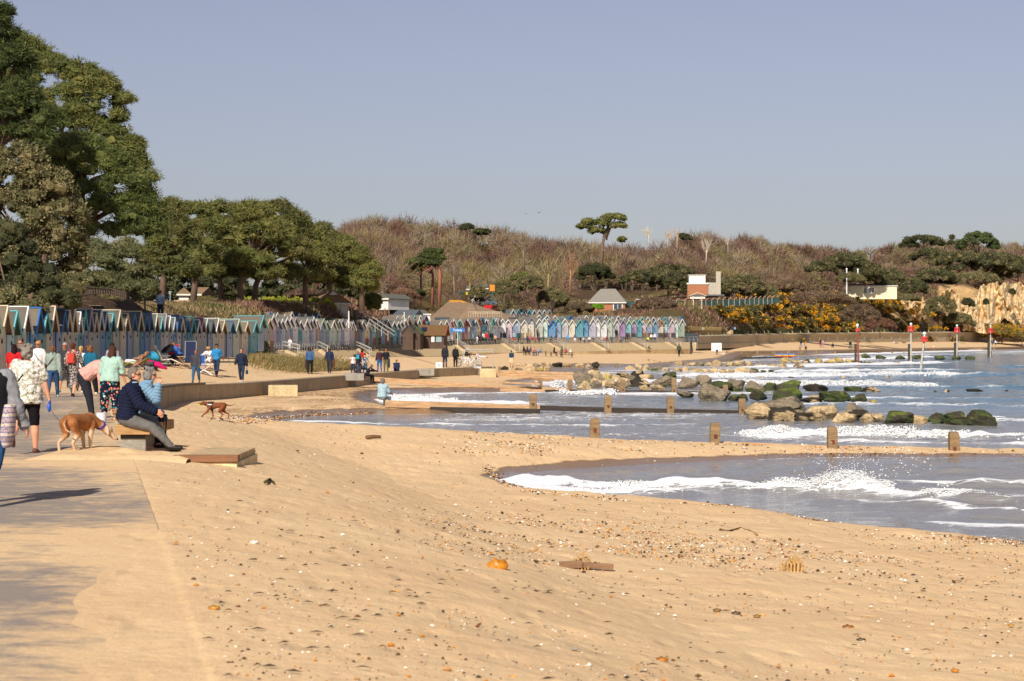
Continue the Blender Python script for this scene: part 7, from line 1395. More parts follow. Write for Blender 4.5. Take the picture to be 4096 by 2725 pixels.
def cover():
 r=np.random.RandomState(8);n=150000;u=r.uniform(60,1060,n);f=r.rand(n);uc=u;dh=np.interp(uc,np.arange(-10,1100,5),hutd(np.arange(-10,1100,5)));db=np.interp(uc,BU,BD);D=dh+5+(db*1.16+10-dh)*f
 x=(u-CX)/F*D;z,sd,on=height(x,D);vv=CY-(z-CAMZ)/D*F;cl=((u>938)&(vv>284)&(vv<326))|((u>888)&(u<926)&(vv>299)&(vv<320));ok=on&~(cl&(fbm(x*.1,D*.03,3,44)<.32));u,D,x,z=u[ok],D[ok],x[ok],z[ok];n=len(u)
 t=unit(r,n);t[:,2]=np.abs(t[:,2])+.5;t/=np.linalg.norm(t,axis=1)[:,None];s=np.cross(t,unit(r,n));s/=np.linalg.norm(s,axis=1)[:,None]+1e-9;l=r.uniform(.3,1.0,(n,1))*(D[:,None]/330)**.7;w=r.uniform(.03,.09,(n,1))*(D[:,None]/330)**.7
 p=np.column_stack([x,D,z-.05]);V=np.stack([p-s*w,p+s*w,p+t*l],1).reshape(-1,3)
 pal=np.array([L(h)for h in('#8a6a55','#77594a','#9a7a62','#6a5040','#8c7850','#75663f','#5f5a36','#a08a68')]);g=fbm(x*.06,D*.03,3,12);ci=np.where(g>.12,r.randint(4,8,n),r.randint(0,4,n));col=pal[ci]*r.uniform(.7,1.3,(n,1))
 grn=((u>405)&(u<452)&(D<350))|((u>690)&(u<860)&(D<np.interp(u,BU,BD)*.9-20)&(r.rand(n)<.5));gp_=np.array([L('#6c7a34'),L('#7d8a3c'),L('#5c6a30')]);col=np.where(grn[:,None],gp_[r.randint(0,3,n)]*r.uniform(.8,1.2,(n,1)),col)
 o=npmesh('bramble_scrub',V,np.arange(len(V)).reshape(-1,3),[leafmat('twig')],col=np.repeat(np.clip(col,0,1),3,0));props(o,'low brown bramble and dry heath scrub covering the banks behind the huts','scrub',kind='stuff')
cover()
def marram():
 r=np.random.RandomState(18);U=[];Vv=[]
 for(u,v,su,sv,n)in[(262,362,10,1.6,2600),(285,366,14,2.4,4200),(306,369,11,2.4,3200),(338,371,9,2.2,2600),(352,369,6,2.2,1800),(318,364,14,2,1800)]:
  U.append(r.normal(u,su,n));Vv.append(r.normal(v,sv,n))
 u=np.concatenate(U);v=np.concatenate(Vv);dd=np.array([hit(a,371.0)for a in range(180,380,5)]);
 D=np.empty(len(u));grid=np.arange(180,400,4);ds=110*(205/110.)**(np.arange(160)/159.)
 for k,g in enumerate(grid):
  s=np.where(np.abs(u-g)<=2.01)[0]
  if len(s):zz=height((g-CX)/F*ds,ds)[0];vv=np.minimum.accumulate(CY-(zz-CAMZ)/ds*F);D[s]=np.interp(-v[s],-vv,ds)
 ok=(D>112)&(D<186)&(u>182)&(u<396);u,D=u[ok],D[ok];x=(u-CX)/F*D;ok=x<EDGEX(D)-4.0;x,D=x[ok],D[ok];z=height(x,D)[0]
 mound=.5*np.clip(fbm(x*.25,D*.08,3,5)+.45,0,1);n=len(x)
 t=unit(r,n)*.55;t[:,2]=1;t[:,0]+=.35;t/=np.linalg.norm(t,axis=1)[:,None];s=np.cross(t,unit(r,n));s/=np.linalg.norm(s,axis=1)[:,None]+1e-9;l=r.uniform(.15,.42,(n,1));w=r.uniform(.012,.03,(n,1));p=np.column_stack([x,D,z+mound*.7*r.rand(n)])
 V=np.stack([p-s*w,p+s*w,p+t*l],1).reshape(-1,3);pal=np.array([L(h)for h in('#a08a5c','#857848','#6f6c3e','#b39a6c','#64623a','#927e54')]);col=pal[r.randint(0,6,n)]*r.uniform(.75,1.25,(n,1))
 o=npmesh('marram_grass',V,np.arange(len(V)).reshape(-1,3),[leafmat('grass_blade',trans=.2)],col=np.repeat(np.clip(col,0,1),3,0));props(o,'dry marram grass on the little dunes before the huts','grass',kind='stuff')
marram()
def cliffs():
 t=NT('cliff_sandstone');w=t.coord((1,1,1),'World');n=t.noise(t.coord((.25,.25,.9),'World'),.8,6,.7);n2=t.noise(w,.9,4)
 t.base(t.mix(t.ramp(n2,[(.5,0.0),(.7,.6)]),t.ramp(n,[(.3,L('#bd9a6c')),(.5,L('#dcc193')),(.7,L('#efdfba'))]),L('#cba06c')),.95,.1);t.bump(n,.8,.6)
 for k,(pts,label)in enumerate((([(934,306,300,745,752),(944,322,290,745,770),(952,328,289,748,775),(962,330,297,750,775),(972,331,300,755,778),(980,333,286,760,790),(990,334,284,770,800),(1004,318,283,790,812),(1016,326,284,800,822),(1030,332,283,810,835),(1080,334,280,850,880)],'cliff'),([(884,312,303,700,705),(892,319,300,698,712),(906,320,298,700,714),(920,321,297,702,716),(926,309,300,708,714)],'cliff'))):
  us=np.arange(pts[0][0],pts[-1][0],.8);g=lambda j:np.interp(us,[p[0]for p in pts],[p[j]for p in pts]);vb,vt,db,dt=g(1),g(2),g(3),g(4);m=26;V=[]
  for i,u in enumerate(us):
   for j in range(m):
    f=j/(m-1);ff=f+.12*math.sin(f*PI);v=vb[i]+(vt[i]-vb[i])*f;d=db[i]+(dt[i]-db[i])*ff**1.3
    d+=float(fbm(np.array(u*.13+f*.9),np.array(f*3.0),4,5+k))*14+float(fbm(np.array(u*.4+f*1.5),np.array(f*7),3,9))*5;v+=float(fbm(np.array(u*.3),np.array(f*2),3,2))*(5 if j else 0);V.append(P(u,v,d))
  V=np.array([tuple(p)for p in V]);n_=len(us);idx=np.arange(n_*m).reshape(n_,m);Q=np.stack([idx[:-1,:-1],idx[1:,:-1],idx[1:,1:],idx[:-1,1:]],-1).reshape(-1,4)
  o=npmesh('cliff',V,Q,[t.m]);props(o,kind='structure')
cliffs()
for a in[(986,306,6,8,755,DARKG,'small dark bush clinging to the middle of the cliff'),(948,300,5,9,742,HOLM,'bush hanging from the left cliff top'),(968,308,14,10,742,DARKG,'dark bush in the gully between the two cliff parts'),(1012,296,7,8,785,DARKG,'dark bush at the top of the right cliff'),(926,318,8,12,695,HOLM,'bush between the small left cliff and the big one'),(908,302,26,8,690,HOLM,'scrub overhanging the small left cliff')]:bush(*a)
WHITE=paint('#e9e4d8',.8,.06,.5);SLATE=roofm('#6c6a62');TILE=roofm('#8a7258')
def gable_house(name,label,u,v,d,w,dep,eave,ridge,wall,roof,rz=0.0,wins=(),door=None,axis='x',hip=0.0,cat='house',over=.35):
 t=thing(name,label,cat,P(u,v,d),rz);m=MB();m.box((0,dep/2,eave/2-.5),(w,dep,eave+1));m.build('wall',wall,t)
 W_=w/2+over;D0,D1=-over,dep+over;m=MB();e=eave-.02
 if axis=='x':a,b=(-W_+hip*W_,dep/2,ridge),(W_-hip*W_,dep/2,ridge)
 else:a,b=(0,D0+hip*dep/2,ridge),(0,D1-hip*dep/2,ridge)
 c=[(-W_,D0,e),(W_,D0,e),(W_,D1,e),(-W_,D1,e)];th=.14;vs=c+[a,b]+[(p[0],p[1],p[2]-th)for p in c]
 if axis=='x':fs=[(0,1,5,4),(2,3,4,5),(1,2,5),(3,0,4)]
 else:fs=[(0,4,5,3),(1,2,5,4),(0,1,4),(2,3,5)]
 m.put(vs,fs+[(0,6,7,1),(1,7,8,2),(2,8,9,3),(3,9,6,0),(6,9,8,7)]);m.build('roof',roof,t)
 m=MB();m.bar((-W_,D0-.03,e-.08),(W_,D0-.03,e-.08),.05,.2);m.build('fascia',WHITE,t)
 for(x,z,ww,hh,fc)in wins:
  m=MB();m.box((x,-.03,z),(ww,.08,hh));f=m.build('window',paint(fc,.6,.05),t);m=MB();m.box((x,-.08,z),(ww*.84,.04,hh*.8));m.build('pane',paint('#3a4650',.12,.05,spec=.8),f);m=MB();m.box((x,-.11,z),(.07,.03,hh*.8));m.build('glazing_bar',paint(fc,.6,.05),f)
 if door:m=MB();m.box((door[0],-.04,door[2]/2),(door[1],.08,door[2]));m.build('door',paint(door[3],.6,.08),t)
 return t
brick=NT('red_brick');bt=brick.add('ShaderNodeTexBrick');bt.inputs['Scale'].default_value=4.0;bt.inputs['Color1'].default_value=(*L('#a8623f'),1);bt.inputs['Color2'].default_value=(*L('#96583c'),1);bt.inputs['Mortar'].default_value=(*L('#a08a74'),1);brick.link(brick.coord((1,1,1),'Object',(PI/2,0,0)),bt.inputs['Vector']);brick.base(brick.mix(brick.noise(brick.coord(),.7,4),bt.outputs['Color'],L('#b37a5c')),.9,.1);BRICK=brick.m
s_=262/F
t=gable_house('beach_shelter','small shelter with a brown tiled roof and a white gable vent behind the hedge',333,310.5,262,4.3,4,1.0,2.8,WHITE,TILE,.35,axis='y',hip=.3,cat='shelter')
m=MB();m.put([(-.6,-.2,2.05),(.6,-.2,2.05),(0,.2,2.75),(-.6,-.05,2.05),(.6,-.05,2.05),(0,.3,2.75)],[(0,1,2),(3,5,4),(0,3,4,1)]);m.build('gable_vent',WHITE,t);m=MB();m.box((1.2,-.05,.5),(.35,.1,1.0));m.build('pillar',WHITE,t)
gable_house('house','white-gabled house half hidden behind the middle pines, left',184,300,268,1.3,5,.8,1.7,WHITE,TILE,.2,axis='y');gable_house('house','orange-brown roofed house behind the pine trunks',196,300,272,1.2,5,.8,1.8,paint('#b58a68',.8),TILE,-.2)
gable_house('cottage','white cottage gable glimpsed right of the dark pine',383,303,300,1.8,6,.7,1.4,WHITE,SLATE,-.5,axis='y')
gable_house('cottage','white rendered gable with a dark window beside the café roof',422.5,322,318,2.5,4,1.3,1.95,WHITE,SLATE,.2,wins=[(.3,.85,.9,.6,'#e9e4d8')],axis='y',over=.12)
gable_house('lodge','long low building with a grey slate roof and white wall left of the café',399,323,300,4.8,3.5,.9,2.0,WHITE,roofm('#5a5f66'),-.45,over=.15)
gable_house('house','pale house glimpsed through bare trees behind the café',474,301,400,2.4,4,2.4,3.2,WHITE,SLATE,0)
gable_house('house','white house half hidden by pine scrub right of the café',482,301,405,1.9,4,2.6,3.4,WHITE,SLATE,.1)
def cafe():
 d=338;s=d/F;t=thing('cafe','beach café with a large steep brown hipped roof streaked with orange lichen','café',P(478,331,d),-.04);w=104*s;W_=w/2;z1=10*s
 m=MB();m.box((0,6,z1/2-1),(w-1.2,12,z1+2));m.build('wall',paint('#cfc8ba',.8),t)
 ap=31.5*s;rl=8*s;rx=-23*s
 m=MB();c=[(-W_,-1,z1),(W_,-1,z1),(W_,13,z1),(-W_,13,z1)];a,b=(rx-rl,6,ap),(rx+rl*.4,6,ap);m.put(c+[a,b]+[(p[0],p[1],p[2]-.25)for p in c],[(0,1,5,4),(2,3,4,5),(1,2,5),(3,0,4),(0,6,7,1),(1,7,8,2),(2,8,9,3),(3,9,6,0)])
 rt=NT('lichen_roof');v=rt.coord();sx=rt.add('ShaderNodeSeparateXYZ');rt.link(v,sx.inputs[0]);lm=rt.math('ADD',sx.outputs[2],rt.math('MULTIPLY',rt.noise(v,.9,4),1.2));rt.base(rt.mix(rt.ramp(rt.math('DIVIDE',lm,10.0),[(.555,0.0),(.57,1.0)]),rt.mix(rt.noise(v,1.3,6,.7),L('#6d5644'),L('#94806a')),L('#c98a2c')),.95,.1);m.build('roof',rt.m,t)
 gx=rx+20*s;m=MB();m.put([(gx-3.2,-.2,ap-3.6),(gx+1.2,-.2,ap-3.6),(gx-.6,1.6,ap-.4),(gx-3.2,6,ap-3.6),(gx+1.2,6,ap-3.6),(gx-.6,6,ap-.4)],[(0,1,2),(0,2,5,3),(1,4,5,2)]);m.build('dormer',rt.m,t)
 m=MB();m.box((gx+1.9,-1.9,z1+1.3),(4.6,.08,.08),);m.box((gx+1.9,-1.9,z1+.4),(4.6,2,.12))
 for k in range(15):m.box((gx-.9+k*.4,-3.3,z1+1.0),(.06,.06,1.0))
 m.bar((gx-.9,-3.3,z1+1.5),(gx+4.7,-3.3,z1+1.5),.08);m.build('balcony',paint('#c9b79a',.7),t)
 m=MB();m.box((-W_+9,-1.6,z1-.45),(11.5,1.2,.5));m.build('flat_canopy',paint('#5d6c78',.6),t)
 m=MB();m.box((-1,-3.0,z1-.5),(6.2,1.4,.16));m.bar((-4,-3.8,z1-.7),(2,-3.8,z1-.7),.1,.35);m.build('awning',paint('#e4e4e2',.6),t)
 for x,ww,hx in((3.2,1.4,'#4a5a66'),(6.0,1.6,'#3a4650'),(8.2,.9,'#2f6fae'),(-6,2.5,'#41505c')):m=MB();m.box((x,-.65,1.5),(ww,.1,1.6));m.build('window' if hx!='#2f6fae' else 'door',paint(hx,.3),t)
cafe()
gable_house('brick_house','brick house with a tall grey hipped roof and white window above the huts',607,311.5,425,7.6,6,1.95,4.9,BRICK,roofm('#8b857c'),-.12,wins=[(2.3,1.0,2.0,1.5,'#ecebe6')],hip=.62)
def brickblock():
 d=478;s=d/F;t=thing('building','flat-roofed brick building with a white rooftop box and pale chimney among the evergreens','building',P(708,297,d),-.08)
 def bx(nm_,u0,u1,v0,v1,mt,y=0,dep=7):m=MB();m.box((((u0+u1)/2-708)*s,y+dep/2,(297-(v0+v1)/2)*s),((u1-u0)*s,dep,(v1-v0)*s));return m.build(nm_,mt,t)
 bx('wall',687.5,708,283.5,299,BRICK);bx('rendered_wall',708,718,282.5,297,paint('#b3a99a',.85),.4);bx('rooftop_box',689,705.5,275.2,283,paint('#e3ded4',.7),1,5);bx('parapet',686.8,708.6,282.8,284.2,WHITE,-.15,7.3);bx('box_coping',688.4,706.2,274.6,275.2,WHITE,.8,5.4);bx('chimney',716,720.6,271.5,296,paint('#b8ad9b',.85),-.3,2)
 bx('annex',690,705,296,299,WHITE,-3,3);bx('annex_roof',689,724,294.8,296.2,roofm('#6a6a68'),-3.3,3.6)
 m=MB();m.bar((-3*s*0,1,24*s*.6+1.2),(16*s,1,24*s*.6+1.2),.06);[m.box((k*4*s,1,14.5*s),(.06,.06,2*s))for k in range(5)];m.build('roof_rail',GALV,t)
brickblock()
gable_house('hut_shed','low white flat-roofed outbuilding right of the hip-roofed house',646,305,440,3.8,4,1.3,1.45,WHITE,roofm('#9a8f80'),0,cat='outbuilding')
gable_house('bungalow','cream bungalow with teal shutters and a dark roof below the flagpoles',872,296,655,16,6,3.4,4.0,paint('#e6dcb8',.8),roofm('#4c4a48'),-.15,wins=[(-.2,1.9,2.0,1.9,'#ecebe6'),(-2.2,1.9,.9,1.9,'#2f7f7a')],hip=.1)
for u,v0,v1,lab in((846.7,294,269,'tall white flagpole left above the bungalow'),(857.8,284,269.5,'shorter white flagpole with a lamp beside a pale dish')):
 t=thing('flagpole',lab,'flagpole',P(u,v0,640));m=MB();m.tube([(0,0,0),(0,0,(v0-v1)*.32)],.22,8);m.build('pole',paint('#e6e6e6',.4),t);m=MB();m.ball((0,0,(v0-v1)*.32),.32,8,6);m.build('finial',WHITE,t)
def fence(pts,label,mat,ph,post=.12,rails=2,step=2.0,name='fence',fill=None,cant=0.0,group=None):
 o0=Vector(pts[0]);t=thing(name,label,'fence',o0,group=group);m=MB();n=0;pm=None
 for a,b in zip(pts[:-1],pts[1:]):
  a=Vector(a)-o0;b=Vector(b)-o0;k=max(1,int((b-a).length/step))
  for j in range(k):
   p=a.lerp(b,j/k)
   if pm is None:
    q=MB();q.box((0,0,ph/2),(post,post,ph));
    if cant:q.bar((0,0,ph),(cant,-cant*.4,ph+cant*.7),post*.8)
    pm=q.mesh('post',[mat])
   if n<98:c=link_mesh('post',pm,t);c.location=p;n+=1
  for r in range(rails):z=ph*(.92-r*.42);m.bar(a+Vector((0,0,z)),b+Vector((0,0,z)),post*.5,post*.6)
 m.build('rail',mat,t)
 if fill:
  m=MB()
  for a,b in zip(pts[:-1],pts[1:]):m.bar(Vector(a)-o0+Vector((0,.1,ph*.47)),Vector(b)-o0+Vector((0,.1,ph*.47)),.06,ph*.9)
  m.build('panel',fill,t)
 return t
TW=wood('#5d4d40','fence_timber')
fence([P(78,302,140),P(92,302,150),P(112,303,158),P(128,307.5,150),P(145,312,150),P(160,318,150)],'dark timber post and rail fence along the sloping path above the huts',TW,1.15,.11,3,1.0)
m=MB();a=[P(84,306,128),P(98,303,150),P(113,304,156),P(130,309,150),P(150,315,150),P(166,321,150)];vs=[]
for p in a:vs+=[p+Vector((0,-2.4,-.6)),p+Vector((0,-1.0,.02)),p+Vector((.8,1.2,.02))]
m.put(vs,[(i*3+k,i*3+3+k,i*3+4+k,i*3+1+k)for i in range(5)for k in range(2)]);o=m.build('sloping_path',concrete('#8f8474','dark_path_concrete'));props(o,kind='structure')
s=236/F;PB=paint('#c9b898',.8,.1,3)
fence([P(240,310,236),P(286,310,238)],'pale vertical board fence below the yellow hedge',PB,.75,.1,1,1.4,fill=PB);fence([P(287,311,238),P(316,311,242)],'dark open metal fence continuing right of the pale boards',paint('#4a463f',.6),.9,.07,2,1.3)
m=MB();m.box((0,0,.2),(2.5,.5,.6));o=m.build('low_wall',paint('#d8b48c',.85,.1,2));o.location=P(185,304.5,232);props(o,'low buff brick wall end between the shrubs above the huts','wall')
fence([P(u,np.interp(u,[622,700,745,772,778],[308.5,307.5,305.5,304,303]),d)for u,d in((622,430),(660,440),(700,455),(745,480),(772,500),(779,505))],'teal mesh security fence with cranked posts along the cliff top',paint('#c2a58a',.7),1.7,.12,1,3.4,fill=paint('#4e7a72',.7,.2,1),cant=.6)
fence([P(u,np.interp(u,[650,700,756],[332.6,333.5,333.8]),d)for u,d in((686,392),(700,408),(722,440))],'low yellowish picket fence behind the end of the promenade',paint('#a8905c',.8),1.4,.12,2,1.2)
fence([P(638,311,415),P(702,309.5,430)],'thin timber rail along the path under the outbuilding',TW,1.0,.1,1,3)
for k,(pts,lab)in enumerate((([(357,311,262),(388,331.5,248)],'pale metal handrail climbing the grassy bank'),)):
 t=thing('step_handrail',lab,'handrail',P(*pts[1]));a=P(*pts[0])-P(*pts[1]);m=MB()
 for off in(0,.8):m.tube([Vector((off,0,0)),a+Vector((off,0,0))],.06,6);m.tube([Vector((off,0,-.5)),a+Vector((off,0,-.5))],.04,6)
 for j in range(6):p=a*(j/5);m.tube([p,p-Vector((0,0,1.1))],.04,6)
 m.build('handrail',GALV2,t)
for u,v0,v1,d,hx,lab in((351.5,316,303,262,'#c9a87c','tan timber post at the top of the grassy steps'),(377.5,330,319,262,'#e4e2de','tall thin white post between the huts'),(348.8,328,311,240,'#e4e2de','white post with a folded flag above the hut roofs'),(404.3,333,312,268,'#e4e0cf','cream pole rising by the low slate roof'),(389,318,309,290,'#9a7458','reddish timber post on the grass bank'),(385,315,308,295,'#9a7458','reddish timber post higher on the grass bank')):
 m=MB();m.tube([(0,0,0),(0,0,(v0-v1)*d/F)],[.09,.07],8);o=m.build('post',paint(hx,.6));o.location=P(u,v0,d);props(o,lab,'post')
for u,v0,v1,d,lab in((170.2,306,292,232,'blue-grey lamp post with a lantern head behind the path walker'),):
 h=(v0-v1)*d/F;t=thing('lamp_post',lab,'lamp post',P(u,v0,d));m=MB();m.tube([(0,0,0),(0,0,h*.8)],[.1,.06],8);m.build('pole',paint('#7f93a6',.5),t);m=MB();m.loft([((0,0,h*.8),.1,.1),((0,0,h*.97),.2,.2),((0,0,h),.26,.26),((0,0,h*1.06),.06,.06)],8);m.build('lantern',paint('#aeb9c2',.3),t)
def sign(u,v0,v1,d,w,h,hx,label,lines=(),tcol='#c0202a',z=None,post='#c9b48a',tw=None,marks=None):
 s=d/F;H=(v0-v1)*s;t=thing('sign',label,'sign',P(u,v0,d));m=MB();m.box((0,.04,H/2),(.07,.07,H));m.build('post',paint(post,.6),t);m=MB();m.box((0,0,H-h/2),(w,.03,h));b=m.build('sign_board',paint(hx,.5,.04),t)
 for i,(txt,sz,yy)in enumerate(lines):
  c=bpy.data.curves.new('lettering','FONT');c.body=txt;c.size=sz;c.align_x='CENTER';c.align_y='CENTER';c.extrude=.004;tmp=bpy.data.objects.new('tmp',c);COL.objects.link(tmp);me=bpy.data.meshes.new_from_object(tmp.evaluated_get(bpy.context.evaluated_depsgraph_get()));bpy.data.objects.remove(tmp)
  me.materials.clear();me.materials.append(paint(tcol,.5,.02));o=link_mesh('lettering',me,b);o.location=(0,-.022,H-h/2+yy);o.rotation_euler=(PI/2,0,0)
 if marks:marks(b,H,h)
 return t
def ban(b,H,h):
 for k,zz in enumerate((.16,-.17)):
  m=MB();R=.10;m.tube([(R*math.cos(a),-.022,H-h/2+zz+R*math.sin(a))for a in np.linspace(0,2*PI,21)],.012,6,cap=False);m.bar((-R*.7,-.024,H-h/2+zz+R*.7),(R*.7,-.024,H-h/2+zz-R*.7),.012,.012,up=(0,1,0));m.build('prohibition_ring',paint('#c8303a',.5),b)
  m=MB();m.box((0,-.018,H-h/2+zz),(.08,.004,.05));m.build('pictogram',paint('#2a2a2a',.5),b)
sign(439,368.6,362.4,158,.50,.50*1.6,'#eceae6','white sign with two red prohibition rings beside the person in a long black coat',marks=ban)
sign(457.5,347,328.2,258,1.9,.5,'#2f6fae','blue direction sign reading Toilets on a pale post above the promenade',[('Toilets',.42,0)],'#e8eef4',post='#d8ccb0')
sign(716.5,352.5,343,395,2.0,1.6,'#eceae6','small white notice board with a red spot by the person in white, far beach')
def picnic(u,v,d,label,rz):
 z=gz(X(u,d),d);t=thing('picnic_table',label,'picnic table',(X(u,d),d,z),rz,'picnic tables on the sand');WT=wood('#55443a','picnic_timber');m=MB()
 for k in range(5):m.box((0,(k-2)*.16,.74),(1.9,.145,.045))
 m.build('table_top',WT,t,bevel=.006)
 for s in(-1,1):
  m=MB();[m.box((0,s*(.68+.15*k),.45),(1.9,.13,.045))for k in range(2)];m.build('seat',WT,t,bevel=.006)
 for x in(-.7,.7):
  m=MB();m.bar((x,-.25,.72),(x,-.62,0),.05,.1);m.bar((x,.25,.72),(x,.62,0),.05,.1);m.box((x,0,.40),(.05,1.75,.1));m.build('trestle',WT,t)
picnic(529,355,292,'left dark timber picnic table on the sand, crowded',.2);picnic(541,356,290,'middle dark picnic table, empty end visible behind the pink jacket',-.1);picnic(556,356,286,'third dark picnic table from the left, with three seated people',.1);picnic(567,356.5,283,'rightmost dark picnic table, nearest to the apron',-.15)
def windbreak(u0,u1,v0,v1,d,cols,label,rz=0.0):
 w=(u1-u0)*d/F;h=(v1-v0)*d/F;t=thing('windbreak',label,'windbreak',(X(u0,d),d,gz(X(u0,d),d)),rz);n=len(cols)
 for k,c in enumerate(cols):
  m=MB();pts=[(w*i/10,.18*math.sin(i*1.9),0)for i in range(11)]
  for a,b in zip(pts[:-1],pts[1:]):m.put([(a[0],a[1]+e,h*(k/n))for e in(0,.02)]+[(b[0],b[1]+e,h*(k/n))for e in(0,.02)]+[(a[0],a[1]+e,h*((k+1)/n)-.002)for e in(0,.02)]+[(b[0],b[1]+e,h*((k+1)/n)-.002)for e in(0,.02)],[(0,2,6,4),(1,5,7,3)])
  m.build('canvas_stripe',cloth(c,.3),t)
 for i in range(0,11,3):m=MB();m.tube([(w*i/10,.18*math.sin(i*1.9)-.04,-.1),(w*i/10,.18*math.sin(i*1.9)-.04,h+.15)],.035,6);m.build('pole',paint('#c9a070',.7),t)
windbreak(775,795.6,344.5,351,375,['#2f6fc0','#e0a030','#2f6fc0','#c04a38','#e0b040','#3a80d0'],'blue, yellow and red striped windbreak on the far beach')
windbreak(822.5,835.5,344,348,452,['#3f9ab8','#d8ccd0','#c05868','#3f9ab8','#c8b8c0'],'paler turquoise and pink striped windbreak right of the bright one')
def bike(u,d,z,rz,label):
 t=thing('bicycle',label,'bicycle',(X(u,d),d,z),rz,'bicycles behind the low wall');FR=paint('#e2e0dc',.35,.05,spec=.6);BKM=paint('#1f1e20',.6)
 for x,nm_ in((-.52,'wheel'),(.52,'wheel')):
  m=MB();m.tube([(x+.33*math.cos(a),0,.35+.33*math.sin(a))for a in np.linspace(0,2*PI,25)],.018,6,cap=False);w=m.build(nm_,BKM,t)
  m=MB();m.tube([(x+.30*math.cos(a),0,.35+.30*math.sin(a))for a in np.linspace(0,2*PI,25)],.012,5,cap=False);[m.tube([(x,0,.35),(x+.3*math.cos(a),0,.35+.3*math.sin(a))],.004,4)for a in np.linspace(0,2*PI,12,endpoint=False)];m.build('rim',FR,w)
  m=MB();m.tube([(x+.37*math.cos(a),0,.35+.37*math.sin(a))for a in np.linspace(.3,2.9,12)],.02,5);m.build('mudguard',FR,t)
 m=MB();m.tube([(-.52,0,.35),(-.08,0,.30),(-.22,0,.85)],.018,6);m.tube([(-.08,0,.30),(.38,0,.78)],.022,6);m.tube([(-.18,0,.70),(.38,0,.78)],.018,6);m.tube([(.34,0,.95),(.52,0,.35)],.018,6);m.tube([(-.52,0,.35),(-.18,0,.72)],.014,6);m.build('frame',FR,t)
 m=MB();m.box((-.24,0,.90),(.26,.12,.05));m.build('saddle',BKM,t,bevel=.015);m=MB();m.tube([(.22,-.25,1.02),(.36,-.22,1.08),(.36,0,1.02),(.36,.22,1.08),(.22,.25,1.02)],.016,6);m.tube([(.36,0,1.02),(.34,0,.92)],.016,6);m.build('handlebar',BKM,t)
bike(464,163,-.45,.15,'left of the white bicycles, mostly wheels showing over the wall');bike(471,162,-.45,-.1,'right white bicycle with high handlebars beside the seated person in grey')
t=thing('metal_frame','rectangular grey tube frame like a small goal at the end of the low wall','metal frame',(X(463,158),158,-.45));w=(X(493,158)-X(463,158));m=MB();m.tube([(0,0,0),(0,0,1.45),(w,0,1.45),(w,0,-.1)],.035,8);m.tube([(0,0,1.3),(w,0,1.3)],.02,6);m.build('tube_frame',GALV2,t)
def zz(u,d):return gz(X(u,d),d)
def recliner(u,d,rz,col,label,h=1.1,legm=None,nm_='sun_lounger',pat=False,recl=.5,seatz=.38,foot=True):
 t=thing(nm_,label,'lounger',(X(u,d),d,zz(u,d)),rz);CM=pattern(col)if pat else cloth(col,.3);MT=legm or GALV;w=.56
 m=MB();b=Vector((0,-.22,seatz));tp=b+Vector((0,-math.sin(recl),math.cos(recl)))*(h-seatz);m.bar(b,tp,w,.04,up=(0,1,0));m.bar((0,-.24,seatz),(0,.28,seatz+.05),w,.04)
 if foot:m.bar((0,.28,seatz+.04),(0,.72,seatz-.16),w,.04)
 m.build('fabric_sling',CM,t)
 m=MB()
 for s in(-1,1):x=s*(w/2+.03);m.tube([(x,b.y,b.z),(x,tp.y,tp.z)],.016,6);m.tube([(x,-.42,.0),(x,.18,seatz+.05)],.014,6);m.tube([(x,.42,.0),(x,-.2,seatz+.2)],.014,6);m.tube([(x,-.35,seatz+.22),(x,.2,seatz+.22)],.02,6)
 m.tube([(-w/2,tp.y,tp.z),(w/2,tp.y,tp.z)],.016,6);m.build('tube_frame',MT,t);return t
recliner(139,104,math.radians(75),'#7d8a3a','olive green lounger with the person lying back on it',.8,recl=1.0);recliner(166,109,math.radians(-70),'rose','reclined garden chair with a white and red rose patterned cushion',1.25,GALV,pat=True,recl=.45)
recliner(174,112,math.radians(190),'#c4262c','red fabric chair behind the one in royal blue',1.2,recl=.2,foot=False,nm_='folding_chair');recliner(189.5,110,math.radians(176),'#2b3350','tall dark navy recliner with white frame seen from behind',1.55,GALV2,recl=.1,foot=False);recliner(200,110,math.radians(4),'#2f62b4','empty royal blue folding chair facing us, small white marks on its back',.95,GALV2,recl=.2,foot=False,nm_='folding_chair');recliner(211,113,math.radians(165),'#2a4a94','blue folding chair with the blonde person in white on it',.8,GALV2,recl=.25,foot=False,nm_='folding_chair')
def small_table(u,d,label,top='#c9a878',w=.7):
 t=thing('folding_table',label,'table',(X(u,d),d,zz(u,d)));m=MB();m.box((0,0,.6),(w,.45,.03));m.build('table_top',paint(top,.6),t,bevel=.008);m=MB()
 for y in(-.18,.18):m.bar((-w*.42,y,0),(w*.42,y,.59),.025);m.bar((w*.42,y,0),(-w*.42,y,.59),.025)
 m.build('crossed_legs',paint('#b98448' if top!='#e4e4e2' else '#e4e4e2',.6),t)
small_table(184,110.5,'small wooden folding table beside the one in royal blue');small_table(204,109,'white folding table between the blue chairs','#e4e4e2',1.1)
def cushion(u,d,z,sz,hx,label,rz=0.0,tilt=0.0,nm_='cushion'):
 m=MB();m.ball((0,0,0),sz,16,10);rr=random.Random(int(u));m.v=[(p[0]+.04*math.sin(9*p[2]+p[0]*5),p[1],p[2]+.03*math.sin(8*p[0]))for p in m.v];o=m.build(nm_,cloth(hx,.8),smooth=True);o.location=(X(u,d),d,zz(u,d)+z);o.rotation_euler=(0,tilt,rz);props(o,label,nm_.replace('_',' '))
cushion(151,108,.62,(.46,.16,.24),'#3aa5c9','big turquoise pillow propped in front of the teal hut',.1,.3,'pillow');cushion(154,107,.22,(.78,.3,.15),'#d81f74','crumpled magenta blanket hanging under the turquoise pillow',.1,.34,'blanket')
